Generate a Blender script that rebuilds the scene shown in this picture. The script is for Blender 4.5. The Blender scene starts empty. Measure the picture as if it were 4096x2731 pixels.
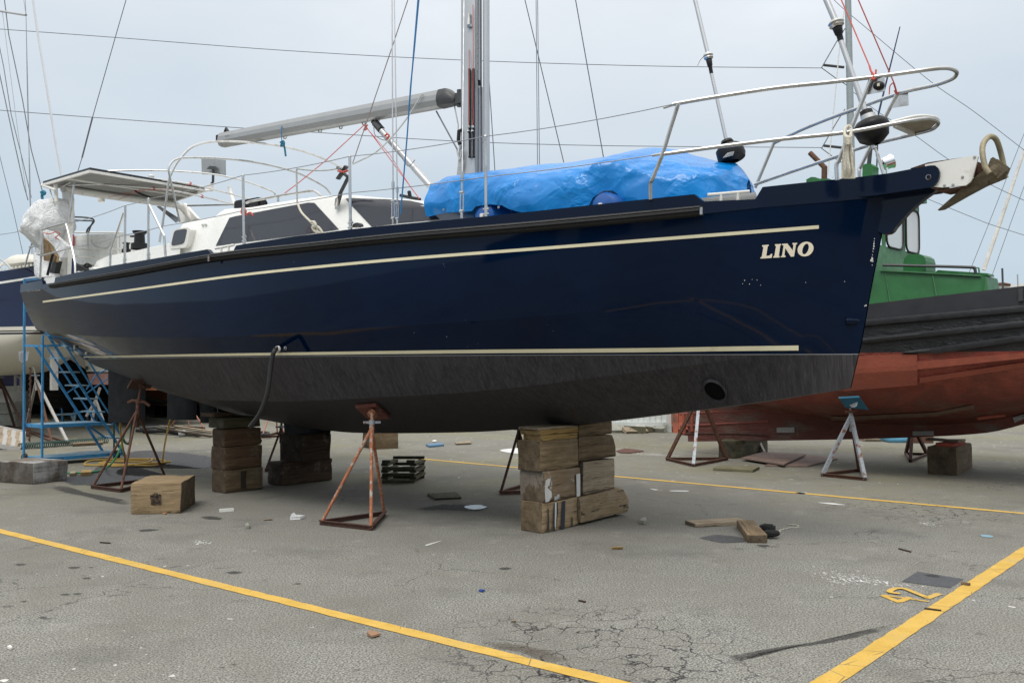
import bpy, bmesh, math, random
from mathutils import Vector, Matrix, noise
from mathutils.bvhtree import BVHTree
from mathutils.geometry import tessellate_polygon
random.seed(7)
R = random.Random(11)
C = bpy.context.scene.collection
# ------------------------------------------------------------------ camera maths
F, CX, CY, H = 3730.0, 2048.0, 1365.5, 1.6
PT = math.atan((1462 - CY) / F)
CP, SP = math.cos(PT), math.sin(PT)
def ray(px, py):
    x = (px - CX) / F; y = (CY - py) / F
    return Vector((x, CP - y * SP, SP + y * CP))
def G(px, py, z=0.0):
    r = ray(px, py); t = (z - H) / r.z
    return Vector((r.x * t, r.y * t, z))
def P(px, py, Y):
    r = ray(px, py); t = Y / r.y
    return Vector((r.x * t, Y, H + r.z * t))
def proj(q):
    fw = q[1] * CP + (q[2] - H) * SP; up = -q[1] * SP + (q[2] - H) * CP
    return CX + F * q[0] / fw, CY - F * up / fw
class Frame:
    def __init__(s, O, deg):
        a = math.radians(deg)
        s.O = Vector((O[0], O[1], 0)); s.A = Vector((-math.sin(a), math.cos(a), 0)); s.N = Vector((-math.cos(a), -math.sin(a), 0))
        s.rot = math.atan2(s.A.y, s.A.x)
    def L(s, w):
        d = Vector(w) - s.O; return Vector((d.dot(s.A), d.dot(s.N), w[2]))
    def W(s, l):
        return s.O + s.A * l[0] + s.N * l[1] + Vector((0, 0, l[2]))
    def ray(s, px, py):
        r = ray(px, py); c = Vector((0, 0, H)) - s.O
        return Vector((c.dot(s.A), c.dot(s.N), H)), Vector((r.dot(s.A), r.dot(s.N), r.z))
    def V(s, px, py, v):
        o, d = s.ray(px, py); return o + d * ((v - o.y) / d.y)
    def U(s, px, py, u):
        o, d = s.ray(px, py); return o + d * ((u - o.x) / d.x)
    def pr(s, l): return proj(s.W(l))
    def zy(s, u, v, py):          # height at (u, v) that shows at image row py
        z = 2.0
        for _ in range(6):
            a = s.pr((u, v, z))[1]; b = s.pr((u, v, z + .1))[1]; z += (py - a) / (b - a) * .1
        return z
    def zt(s, u, v, tr):          # height at (u, v) that lies on a traced line
        z = 2.0
        for _ in range(8):
            x, y = s.pr((u, v, z)); b = s.pr((u, v, z + .1))[1]; z += (tr(x) - y) / (b - y) * .1
        return z
def curve(pts):
    pts = sorted(pts); X = [p[0] for p in pts]; Y = [p[1] for p in pts]; n = len(X)
    D = [(Y[i + 1] - Y[i]) / (X[i + 1] - X[i]) for i in range(n - 1)]
    M = [D[0]] + [0 if D[i - 1] * D[i] <= 0 else 2 * D[i - 1] * D[i] / (D[i - 1] + D[i]) for i in range(1, n - 1)] + [D[-1]]
    def f(x):
        if x <= X[0]: return Y[0] + D[0] * (x - X[0])
        if x >= X[-1]: return Y[-1] + D[-1] * (x - X[-1])
        i = max(k for k in range(n - 1) if X[k] <= x)
        h = X[i + 1] - X[i]; t = (x - X[i]) / h
        return (Y[i] * (1 + 2 * t) * (1 - t) ** 2 + h * M[i] * t * (1 - t) ** 2 + Y[i + 1] * t * t * (3 - 2 * t) + h * M[i + 1] * t * t * (t - 1))
    return f
def lin(pts):
    pts = sorted(pts)
    def f(x):
        if x <= pts[0][0]: return pts[0][1]
        for a, b in zip(pts, pts[1:]):
            if x <= b[0]: return a[1] + (b[1] - a[1]) * (x - a[0]) / (b[0] - a[0])
        return pts[-1][1]
    return f
def smooth(pts, k=6, closed=False):
    pts = [Vector(p) for p in pts]; n = len(pts); out = []
    if n < 3: return pts
    rng = n if closed else n - 1
    for i in range(rng):
        p1, p2 = pts[i], pts[(i + 1) % n]
        p0 = pts[i - 1] if (i > 0 or closed) else p1 * 2 - p2
        p3 = pts[(i + 2) % n] if (i + 2 < n or closed) else p2 * 2 - p1
        for j in range(k):
            t = j / k
            out.append(.5 * ((2 * p1) + (p2 - p0) * t + (2 * p0 - 5 * p1 + 4 * p2 - p3) * t * t + (3 * p1 - p0 - 3 * p2 + p3) * t ** 3))
    if not closed: out.append(pts[-1])
    return out
# ------------------------------------------------------------------ mesh building
class MB:
    def __init__(s): s.v = []; s.f = []; s.m = []; s.mi = 0
    def add(s, vs, fs):
        b = len(s.v); s.v += [tuple(x) for x in vs]
        for f in fs: s.f.append([b + i for i in f]); s.m.append(s.mi)
        return s
    def tube(s, pts, r, n=8, cap=True, closed=False, flat=1.0):
        pts = [Vector(p) for p in pts]; N = len(pts)
        rr = r if isinstance(r, (list, tuple)) else [r] * N
        t0 = (pts[1] - pts[0]).normalized()
        a = Vector((0, 0, 1)) if abs(t0.z) < .9 else Vector((1, 0, 0))
        nx = t0.cross(a).normalized(); vs = []
        for i in range(N):
            if closed: t = (pts[(i + 1) % N] - pts[i - 1])
            else: t = pts[min(i + 1, N - 1)] - pts[max(i - 1, 0)]
            if t.length < 1e-9: t = t0.copy()
            t.normalize(); nx = (nx - t * nx.dot(t))
            if nx.length < 1e-6: nx = t.orthogonal()
            nx.normalize(); ny = t.cross(nx)
            for k in range(n):
                q = 2 * math.pi * k / n; vs.append(pts[i] + nx * (math.cos(q) * rr[i]) + ny * (math.sin(q) * rr[i] * flat))
        fs = []
        for i in range(N if closed else N - 1):
            j = (i + 1) % N
            for k in range(n):
                l = (k + 1) % n; fs.append([i * n + k, i * n + l, j * n + l, j * n + k])
        if cap and not closed:
            fs.append(list(range(n))[::-1]); fs.append([(N - 1) * n + k for k in range(n)])
        return s.add(vs, fs)
    def box(s, c, d, M=None):     # centre, full dims, optional 3x3
        c = Vector(c); vs = []
        for x in (-.5, .5):
            for y in (-.5, .5):
                for z in (-.5, .5):
                    q = Vector((x * d[0], y * d[1], z * d[2])); vs.append(c + (M @ q if M else q))
        return s.add(vs, [[0, 1, 3, 2], [4, 6, 7, 5], [0, 4, 5, 1], [2, 3, 7, 6], [0, 2, 6, 4], [1, 5, 7, 3]])
    def bar(s, a, b, w, h, up=(0, 0, 1)):  # rectangular bar
        a = Vector(a); b = Vector(b); t = (b - a).normalized(); up = Vector(up)
        x = t.cross(up)
        if x.length < 1e-4: x = t.orthogonal()
        x.normalize(); y = x.cross(t); vs = []
        for p in (a, b):
            for i, j in ((-1, -1), (1, -1), (1, 1), (-1, 1)): vs.append(p + x * (i * w / 2) + y * (j * h / 2))
        return s.add(vs, [[3, 2, 1, 0], [4, 5, 6, 7], [0, 1, 5, 4], [1, 2, 6, 5], [2, 3, 7, 6], [3, 0, 4, 7]])
    def prism(s, poly, off):      # polygon (3d pts) extruded by off vector
        poly = [Vector(p) for p in poly]; off = Vector(off); n = len(poly)
        tr = tessellate_polygon([poly])
        fs = [list(t) for t in tr] + [[n + i for i in t][::-1] for t in tr] + [[i, (i + 1) % n, n + (i + 1) % n, n + i] for i in range(n)]
        return s.add(poly + [p + off for p in poly], fs)
    def grid(s, rows, closeu=False):  # rows of equal-length point lists
        n = len(rows[0]); vs = [p for r in rows for p in r]; fs = []
        for i in range(len(rows) - 1):
            for k in range(n - 1 if not closeu else n):
                l = (k + 1) % n; fs.append([i * n + k, i * n + l, (i + 1) * n + l, (i + 1) * n + k])
        return s.add(vs, fs)
    def ball(s, c, r, n=10, sq=(1, 1, 1)):
        rows = []
        for i in range(n // 2 + 1):
            t = math.pi * i / (n // 2)
            rows.append([Vector(c) + Vector((math.sin(t) * math.cos(2 * math.pi * k / n) * r * sq[0], math.sin(t) * math.sin(2 * math.pi * k / n) * r * sq[1], math.cos(t) * r * sq[2])) for k in range(n)])
        return s.grid(rows, True)
    def lathe(s, c, axis, prof, n=20):  # prof: (distance along axis, radius)
        axis = Vector(axis).normalized(); x = axis.orthogonal().normalized(); y = axis.cross(x)
        rows = [[Vector(c) + axis * a + (x * math.cos(2 * math.pi * k / n) + y * math.sin(2 * math.pi * k / n)) * r for k in range(n)] for a, r in prof]
        return s.grid(rows, True)
    def obj(s, name, mats, parent=None, sm=True, bevel=0, fix=True, ang=38):
        me = bpy.data.meshes.new(name)
        org = ORG.get(parent.name, Vector((0, 0, 0))) if parent else Vector((0, 0, 0))
        me.from_pydata([tuple(Vector(v) - org) for v in s.v], [], s.f)
        mats = mats if isinstance(mats, (list, tuple)) else [mats]
        for m in mats: me.materials.append(m)
        for p, i in zip(me.polygons, s.m): p.material_index = min(i, len(mats) - 1)
        bm = bmesh.new(); bm.from_mesh(me)
        bmesh.ops.remove_doubles(bm, verts=bm.verts, dist=1e-5)
        if fix: bmesh.ops.recalc_face_normals(bm, faces=bm.faces)
        if bevel: bmesh.ops.bevel(bm, geom=bm.edges, offset=bevel, segments=2, affect='EDGES', profile=.6)
        if sm:
            for f in bm.faces: f.smooth = True
            for e in bm.edges:
                if len(e.link_faces) == 2 and e.calc_face_angle(0) > math.radians(ang): e.smooth = False
        bm.to_mesh(me); bm.free(); me.update()
        o = bpy.data.objects.new(name, me); C.objects.link(o)
        if parent:
            o.parent = parent; ORG[o.name] = org
        return o
ORG = {}
def tag(o, label=None, cat=None, group=None, kind=None):
    if label: o['label'] = label
    if cat: o['category'] = cat
    if group: o['group'] = group
    if kind: o['kind'] = kind
    return o
def root(name, loc, label, cat, group=None, rot=0):
    o = bpy.data.objects.new(name, None); C.objects.link(o); o.location = loc; o.rotation_euler = (0, 0, rot)
    o.empty_display_size = .1
    ORG[o.name] = Vector((0, 0, 0)) if rot else Vector(loc)
    return tag(o, label, cat, group)
def shift(o, c):                 # put a one-mesh thing's origin at its base
    c = Vector(c); o.data.transform(Matrix.Translation(-c)); o.location = c; return o
# ------------------------------------------------------------------ materials
class NT:
    def __init__(s, name):
        s.m = bpy.data.materials.new(name); s.m.use_nodes = True; s.t = s.m.node_tree; s.n = s.t.nodes; s.l = s.t.links
        s.b = s.n['Principled BSDF']; s.co = s.n.new('ShaderNodeTexCoord').outputs['Object']
    def map(s, sc=(1, 1, 1), rot=(0, 0, 0), src=None):
        m = s.n.new('ShaderNodeMapping'); m.inputs['Scale'].default_value = sc; m.inputs['Rotation'].default_value = rot
        s.l.new(src or s.co, m.inputs['Vector']); return m.outputs[0]
    def noise(s, scale, detail=4, rough=.6, vec=None, dist=0):
        t = s.n.new('ShaderNodeTexNoise'); t.inputs['Scale'].default_value = scale; t.inputs['Detail'].default_value = detail
        t.inputs['Roughness'].default_value = rough; t.inputs['Distortion'].default_value = dist
        s.l.new(vec or s.co, t.inputs['Vector']); return t.outputs['Fac']
    def vor(s, scale, feature='DISTANCE_TO_EDGE', vec=None):
        t = s.n.new('ShaderNodeTexVoronoi'); t.feature = feature; t.inputs['Scale'].default_value = scale
        s.l.new(vec or s.co, t.inputs['Vector']); return t.outputs['Distance']
    def ramp(s, fac, lo, hi, a=0.0, b=1.0):
        t = s.n.new('ShaderNodeMapRange'); t.inputs['From Min'].default_value = lo; t.inputs['From Max'].default_value = hi
        t.inputs['To Min'].default_value = a; t.inputs['To Max'].default_value = b; t.clamp = True
        s.l.new(fac, t.inputs['Value']); return t.outputs['Result']
    def mix(s, fac, a, b, mode='MIX'):
        t = s.n.new('ShaderNodeMix'); t.data_type = 'RGBA'; t.blend_type = mode
        for k, x in ((0, fac), (6, a), (7, b)):
            if hasattr(x, 'is_linked') or hasattr(x, 'links'): s.l.new(x, t.inputs[k])
            elif k == 0: t.inputs[0].default_value = x
            else: t.inputs[k].default_value = (*x[:3], 1)
        return t.outputs[2]
    def math(s, op, a, b=None):
        t = s.n.new('ShaderNodeMath'); t.operation = op
        for k, x in ((0, a), (1, b)):
            if x is None: continue
            if hasattr(x, 'links'): s.l.new(x, t.inputs[k])
            else: t.inputs[k].default_value = x
        return t.outputs[0]
    def sep(s, vec=None):
        t = s.n.new('ShaderNodeSeparateXYZ'); s.l.new(vec or s.co, t.inputs[0]); return t.outputs
    def bump(s, h, st, d=.01):
        t = s.n.new('ShaderNodeBump'); t.inputs['Strength'].default_value = st; t.inputs['Distance'].default_value = d
        s.l.new(h, t.inputs['Height']); s.l.new(t.outputs[0], s.b.inputs['Normal']); return t
    def set(s, name, x):
        if hasattr(x, 'links'): s.l.new(x, s.b.inputs[name])
        elif isinstance(x, (tuple, list)): s.b.inputs[name].default_value = (*x[:3], 1)
        else: s.b.inputs[name].default_value = x
        return s
def mat(name, col, rough=.5, metal=0, var=.12, vs=6, bump=.0, bs=60, spec=None, coat=0, alpha=None, dirt=None, ds=3, dl=.5, dh=.7, trans=0):
    k = NT(name); n = k.noise(vs, 5)
    a = tuple(c * (1 - var) for c in col); b = tuple(min(1, c * (1 + var)) for c in col)
    c = k.mix(k.ramp(n, .3, .7), a, b)
    if dirt:
        c = k.mix(k.ramp(k.noise(ds, 8, .65), dl, dh), c, dirt)
    k.set('Base Color', c).set('Metallic', metal)
    k.set('Roughness', k.ramp(k.noise(vs * 2.3, 4), .3, .7, max(.02, rough * .85), min(1, rough * 1.15)))
    if spec is not None: k.set('Specular IOR Level', spec)
    if coat: k.set('Coat Weight', coat).set('Coat Roughness', .05)
    if trans: k.set('Transmission Weight', trans)
    if bump: k.bump(k.noise(bs, 6), bump, .01)
    if alpha is not None: k.set('Alpha', alpha)
    return k.m
def wood(name, c1, c2, c3=(.03, .025, .02), crack=.5, rough=.85, scale=1.0, paint=None, pl=.56, ph=.6):
    k = NT(name)
    warp = k.n.new('ShaderNodeVectorMath'); warp.operation = 'ADD'
    nz_ = k.n.new('ShaderNodeTexNoise'); nz_.inputs['Scale'].default_value = 3.5; nz_.inputs['Detail'].default_value = 2; k.l.new(k.co, nz_.inputs['Vector'])
    s_ = k.n.new('ShaderNodeVectorMath'); s_.operation = 'SCALE'; s_.inputs['Scale'].default_value = .05; k.l.new(nz_.outputs['Color'], s_.inputs[0]); k.l.new(k.co, warp.inputs[0]); k.l.new(s_.outputs[0], warp.inputs[1])
    wc = warp.outputs[0]
    n1 = k.noise(1, 7, .65, k.map((34 * scale, 1.3 * scale, 34 * scale), src=wc)); n2 = k.noise(1, 3, .5, k.map((90, 3, 90), src=wc))
    c = k.mix(k.ramp(n1, .32, .68), tuple(x * .8 for x in c1), c2); c = k.mix(k.ramp(n2, .45, .7, 0, .45), c, tuple(x * .5 for x in c1))
    cr = k.ramp(k.noise(1, 8, .75, k.map((22, .7, 22), src=wc)), .575, .605)
    nn = k.sep(k.n.new('ShaderNodeTexCoord').outputs['Normal']); end = k.ramp(k.math('ABSOLUTE', nn[1]), .6, .8)
    rad = k.noise(9, 6, .7); ec = k.mix(k.ramp(rad, .35, .65), tuple(x * .30 for x in c1), tuple((x * .38 + .02) for x in c2))
    ecr = k.ramp(k.vor(5, vec=k.map((1, .1, 1), src=wc)), .0, .012, .7, 0); ec = k.mix(ecr, ec, c3)
    c = k.mix(k.math('MULTIPLY', cr, crack), c, c3); c = k.mix(end, c, ec)
    c = k.mix(k.ramp(k.noise(3.3, 6, .7), .5, .72, 0, .55), c, tuple(x * .45 for x in c1)); c = k.mix(k.ramp(k.noise(5, 4, .7, k.map((1, 1, 1), (1, 2, 3))), .58, .7, 0, .35), c, (.30, .28, .25))
    oi = k.n.new('ShaderNodeObjectInfo')
    hv = k.n.new('ShaderNodeHueSaturation'); k.l.new(c, hv.inputs['Color'])
    k.l.new(k.ramp(oi.outputs['Random'], 0, 1, .8, 1.12), hv.inputs['Value'])
    c = hv.outputs[0]
    if paint:
        c = k.mix(k.math('MULTIPLY', k.math('MULTIPLY', k.ramp(k.noise(3.2, 7, .6, k.map((1, 1, .55))), pl, ph), k.ramp(n1, .3, .42)), k.ramp(end, 0, 1, 1, .12)), c, paint)
    k.set('Base Color', c).set('Roughness', rough).set('Specular IOR Level', .25)
    k.bump(k.math('SUBTRACT', k.math('MULTIPLY', n1, .6), k.math('MULTIPLY', cr, .9)), .8, .007)
    return k.m
M = {}
M['steel'] = mat('stainless_steel', (.58, .58, .57), .30, 1, .06, 8, dirt=(.36, .33, .30), ds=9, dl=.5, dh=.75)
M['wire'] = mat('rigging_wire', (.30, .31, .33), .4, .7)
M['darkwire'] = mat('dark_wire', (.13, .14, .16), .6, .2)
M['alu'] = mat('anodised_aluminium', (.50, .51, .52), .38, .75, .05, 3)
M['alu2'] = mat('boom_aluminium', (.34, .35, .355), .42, .45, .05, 3)
M['white'] = mat('white_gelcoat', (.80, .80, .765), .28, 0, .03, 4, dirt=(.66, .64, .57), ds=2.5, dl=.55, dh=.8, coat=.2)
M['whitep'] = mat('white_paint', (.74, .73, .69), .45, 0, .04, 6, dirt=(.45, .41, .34), ds=6, dl=.58, dh=.75)
M['black'] = mat('black_plastic', (.009, .009, .010), .45, spec=.3)
M['rubber'] = mat('black_rubber', (.016, .016, .017), .62, 0, .2, 12)
M['navy2'] = mat('navy_paint', (.0006, .0058, .022), .12, 0, .08, 2, spec=.2)
M['glass'] = mat('tinted_window', (.045, .048, .058), .07, 0, .05, 2, spec=.55)
M['red'] = mat('red_cord', (.48, .08, .06), .7)
M['rustcord'] = mat('brown_line', (.22, .17, .16), .8)
M['rope'] = mat('grey_rope', (.45, .46, .44), .85, bump=.5, bs=200)
M['roped'] = mat('dark_rope', (.16, .17, .19), .85)
M['tealrope'] = mat('teal_rope', (.01, .15, .24), .8, bump=.4, bs=150)
M['bluerope'] = mat('blue_rope', (.02, .16, .36), .8)
M['cream'] = mat('cream_stripe', (.72, .66, .46), .4, 0, .05, 5, dirt=(.5, .45, .3), ds=3, dl=.6, dh=.8)
M['lcream'] = mat('cream_lettering', (.83, .74, .58), .4, 0, .03)
M['rust'] = mat('rusty_steel', (.12, .055, .034), .82, .1, .4, 30, .5, 90, dirt=(.07, .035, .025), ds=14, dl=.5, dh=.7)
M['rustw'] = mat('worn_orange_steel', (.36, .13, .06), .78, .1, .4, 40, .5, 90, dirt=(.42, .38, .34), ds=22, dl=.52, dh=.64)
M['rustd'] = mat('dark_rusty_steel', (.075, .035, .025), .85, .1, .4, 30, .4, 90)
M['galv'] = mat('galvanised_steel', (.33, .36, .39), .6, .4, .2, 30, dirt=(.22, .10, .06), ds=9, dl=.54, dh=.62)
M['wst'] = mat('white_painted_steel', (.42, .41, .39), .6, .1, .1, 20, dirt=(.2, .09, .05), ds=16, dl=.6, dh=.7)
M['blue'] = mat('blue_painted_steel', (.035, .22, .45), .5, .1, .2, 14, .2, 60, dirt=(.05, .035, .03), ds=15, dl=.60, dh=.68)
M['bluet'] = mat('worn_blue_tread', (.14, .27, .36), .7, .1, .2, 14, dirt=(.2, .17, .13), ds=8, dl=.5, dh=.65)
M['green'] = mat('green_paint', (.018, .125, .032), .42, 0, .25, 2.5, .25, 9, dirt=(.045, .17, .07), ds=2, dl=.5, dh=.8)
M['greenl'] = mat('faded_green_paint', (.07, .20, .09), .5, 0, .15, 6, .15, 20, dirt=(.03, .13, .04), ds=4, dl=.5, dh=.7)
M['ropew'] = mat('flecked_white_rope', (.62, .58, .48), .9, 0, .2, 60, .6, 160, dirt=(.06, .06, .09), ds=45, dl=.62, dh=.66)
M['yhose'] = mat('yellow_hose', (.50, .31, .05), .5)
M['ghose'] = mat('green_hose', (.02, .25, .09), .5)
M['dgreen'] = mat('dark_green_plastic', (.012, .06, .045), .4)
M['grey'] = mat('grey_plastic', (.33, .34, .35), .5)
M['dgrey'] = mat('dark_grey_plastic', (.045, .047, .05), .5, 0, .2, 20)
M['concrete'] = mat('old_concrete', (.30, .30, .26), .9, 0, .2, 8, .5, 50, dirt=(.13, .14, .09), ds=3)
M['purple'] = mat('faded_blue_tarp', (.07, .075, .19), .7, 0, .2, 5, .3, 20)
M['sheet'] = mat('dirty_white_sheet', (.55, .54, .51), .7, 0, .1, 5, .3, 15, dirt=(.34, .33, .30), ds=4)
M['darkwood'] = mat('tarred_hull_planks', (.010, .0095, .009), .9, 0, .5, 10, .5, 30, dirt=(.028, .022, .018), ds=6, dl=.55, dh=.7, spec=.08)
M['orange'] = mat('orange_brown_hull', (.17, .055, .022), .7, 0, .25, 3)
M['contw'] = mat('white_container_paint', (.62, .65, .63), .5, 0, .06, 3, dirt=(.25, .26, .2), ds=2, dl=.58, dh=.75)
M['contr'] = mat('orange_container_paint', (.42, .12, .07), .6, 0, .15, 5, dirt=(.12, .07, .05), ds=4)
M['bluefender'] = mat('blue_fender', (.006, .085, .33), .35, 0, .08, 5)
M['mesh'] = mat('solar_panel_cells', (.012, .012, .014), .2)
M['teak'] = mat('weathered_teak', (.35, .31, .24), .8, 0, .15, 18)
M['bronze'] = mat('muddy_galvanised_anchor', (.13, .105, .065), .6, .45, .3, 14, .35, 70, dirt=(.06, .045, .03), ds=9, dl=.5, dh=.7)
M['bronzel'] = mat('tan_anchor_hoop', (.30, .26, .17), .6, .3, .2, 14, .3, 70)
M['chrome'] = mat('chrome', (.85, .85, .86), .06, 1)
M['pink'] = mat('faded_pink_antifouling', (.45, .24, .21), .85, 0, .2, 9)
M['mossboard'] = wood('mossy_board', (.20, .19, .11), (.27, .25, .16))
M['ply'] = mat('damp_plywood', (.20, .14, .115), .85, 0, .2, 6, .2, 40, dirt=(.12, .09, .07), ds=3)
M['w_brown'] = wood('brown_oak_timber', (.17, .118, .068), (.27, .195, .115))
M['w_tan'] = wood('tan_timber', (.24, .17, .095), (.38, .28, .165), crack=1)
M['w_light'] = wood('pale_weathered_timber', (.32, .25, .17), (.44, .36, .26), crack=.6)
M['w_dark'] = wood('dark_wet_timber', (.06, .038, .025), (.11, .072, .048))
M['w_red'] = wood('dark_red_timber', (.13, .078, .045), (.21, .135, .08))
M['w_grey'] = wood('grey_green_timber', (.085, .08, .045), (.14, .125, .075), crack=.3)
M['w_rot'] = wood('split_rotten_timber', (.24, .17, .095), (.40, .31, .20), crack=1.0, scale=1.3)
M['w_paint'] = wood('timber_with_white_paint', (.28, .19, .11), (.38, .29, .19), crack=.7, paint=(.62, .62, .60), pl=.54, ph=.57)
M['w_orange'] = wood('orange_brown_plank', (.36, .22, .07), (.48, .33, .14), crack=.7)
M['w_white'] = wood('whitewashed_timber', (.16, .13, .10), (.24, .20, .16), paint=(.42, .42, .42), pl=.47, ph=.62)
M['drips'] = mat('dark_blue_paint_drips', (.02, .024, .04), .5)
M['whitemark'] = mat('white_paint_mark', (.62, .62, .60), .7)
M['limemark'] = mat('lime_paint_mark', (.40, .45, .16), .7)
def hull_mat():
    k = NT('yacht_hull_paint'); X, Y, Z = k.sep()
    st = k.noise(1, 5, .6, k.map((30, 10, .8), (0, .25, 0))); st2 = k.noise(1, 3, .5, k.map((90, 30, 1.6), (0, .25, 0)))
    af = k.mix(k.ramp(st, .3, .75), (.028, .0262, .0295), (.064, .0600, .0640))
    af = k.mix(k.ramp(st2, .5, .75, 0, .5), af, (.105, .099, .105))
    af = k.mix(k.ramp(k.noise(.6, 2), .4, .7, 0, .3), af, (.017, .0165, .016))
    sp = k.ramp(k.noise(55, 2, .4), .775, .79); clus = k.ramp(k.noise(1.7, 2), .56, .62)
    nv = k.mix(k.ramp(k.noise(.9, 3), .3, .7), (.0002, .0055, .0215), (.0004, .0088, .0325))
    nv = k.mix(k.math('MULTIPLY', sp, clus), nv, (.5, .52, .55))
    w = k.ramp(Z, 1.693, 1.697)
    wl = k.math('MULTIPLY', k.ramp(Z, 1.690, 1.692), k.ramp(Z, 1.696, 1.698, 1, 0))
    c = k.mix(w, af, nv); c = k.mix(k.math('MULTIPLY', wl, .7), c, (.35, .36, .37))
    k.set('Base Color', c).set('Roughness', k.ramp(w, 0, 1, .5, .055)).set('Specular IOR Level', k.ramp(w, 0, 1, .14, .19))
    k.bump(k.noise(.9, 2, .4, k.map((1, 1, 1.5))), .12, .05)
    return k.m
M['hull'] = hull_mat()
def tarp_mat():
    k = NT('blue_tarpaulin')
    n = k.noise(2.2, 4, .55, dist=.4); rd = k.math('ABSOLUTE', k.math('SUBTRACT', k.noise(1.3, 2, .5, k.map((.6, 1.4, 1.6), (0, .5, .3)), .3), .5))
    rd2 = k.math('ABSOLUTE', k.math('SUBTRACT', k.noise(2.8, 2, .5, k.map((1.3, 1, .8), (.4, -.6, .3)), .3), .5)); wv = k.noise(260, 1)
    c = k.mix(k.ramp(n, .3, .7), (.001, .165, .50), (.002, .235, .66)); c = k.mix(k.ramp(wv, .5, .7, 0, .2), c, (.02, .34, .80))
    wo = k.n.new('ShaderNodeVectorMath'); wo.operation = 'ADD'; sc_ = k.n.new('ShaderNodeVectorMath'); sc_.operation = 'SCALE'; sc_.inputs['Scale'].default_value = .35
    nn_ = k.n.new('ShaderNodeTexNoise'); nn_.inputs['Scale'].default_value = 1.6; nn_.inputs['Detail'].default_value = 3; k.l.new(k.co, nn_.inputs['Vector']); k.l.new(nn_.outputs['Color'], sc_.inputs[0]); k.l.new(k.co, wo.inputs[0]); k.l.new(sc_.outputs[0], wo.inputs[1])
    f1 = k.vor(2.6, 'F1', k.map((.55, 1.3, 1.5), (0, .45, .3), src=wo.outputs[0])); f2 = k.vor(7.5, 'F1', k.map((.8, 1.2, 1.2), (.4, -.5, .2), src=wo.outputs[0]))
    k.set('Base Color', c).set('Roughness', .3).set('Specular IOR Level', .5)
    k.bump(k.math('ADD', k.math('ADD', k.math('MULTIPLY', f1, 1.7), k.math('MULTIPLY', k.math('MULTIPLY', f2, .6), k.ramp(n, .4, .6, .15, 1))), k.math('MULTIPLY', k.ramp(rd2, 0, .09), k.ramp(n, .42, .6, 0, .5))), .75, .03)
    return k.m
M['tarp'] = tarp_mat()
def crinkle(name, a, b):
    k = NT(name); rd = k.math('ABSOLUTE', k.math('SUBTRACT', k.noise(7, 5, .6, None, 1.0), .5))
    k.set('Base Color', k.mix(k.noise(6, 4), a, b)).set('Roughness', .4); k.bump(k.ramp(rd, 0, .12), .7, .02); return k.m
M['bag'] = crinkle('crinkled_white_plastic', (.72, .73, .74), (.85, .86, .86))
def ghull_mat():
    k = NT('workboat_hull_paint'); X, Y, Z = k.sep()
    pl = k.math('FRACT', k.math('MULTIPLY', Z, 4.3))
    redc = k.mix(k.ramp(k.noise(1.6, 6, .65), .35, .68), (.24, .045, .030), (.40, .105, .072))
    redc = k.mix(k.ramp(k.noise(.8, 7, .7, k.map((1, 1, 1.6)), 1.0), .48, .56, 0, .6), redc, (.16, .055, .038)); redc = k.mix(k.ramp(k.noise(14, 4, .7, k.map((.4, 1, 3))), .55, .75, 0, .4), redc, (.16, .04, .03)); redc = k.mix(k.ramp(Z, .7, 1.35, .8, 0), redc, (.085, .028, .021))  # last mix darkens red toward the keel: underside shade painted into antifouling colour
    bare = k.math('MULTIPLY', k.ramp(k.noise(1.3, 6, .7, k.map((1, 1, 2.4))), .5, .66), k.ramp(Z, 1.0, 1.30, 1, 0))
    redc = k.mix(k.math('MULTIPLY', bare, .7), redc, (.13, .13, .105))
    blk = k.mix(k.ramp(k.noise(7, 6), .3, .7), (.010, .011, .012), (.030, .031, .034))
    w = k.ramp(Z, 1.775, 1.785)
    k.set('Base Color', k.mix(w, redc, blk)).set('Roughness', k.ramp(w, 0, 1, .7, .42))
    k.bump(k.math('ADD', k.noise(9, 6, .6, k.map((1, 1, 2.5))), k.math('MULTIPLY', k.noise(40, 4), .3)), .75, .03)
    return k.m
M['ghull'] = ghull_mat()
M['gblack'] = mat('black_bulwark_paint', (.026, .026, .030), .45, 0, .15, 3)
M['gstrake'] = mat('black_rubbing_strake', (.022, .023, .026), .5, 0, .3, 8, .6, 18)
M['gred'] = mat('red_oxide_paint', (.34, .085, .05), .7, 0, .15, 5, .5, 24, dirt=(.22, .06, .04), ds=2.5)
M['anode'] = mat('zinc_anode', (.30, .31, .31), .6, .3, .3, 60, .6, 120)
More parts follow.
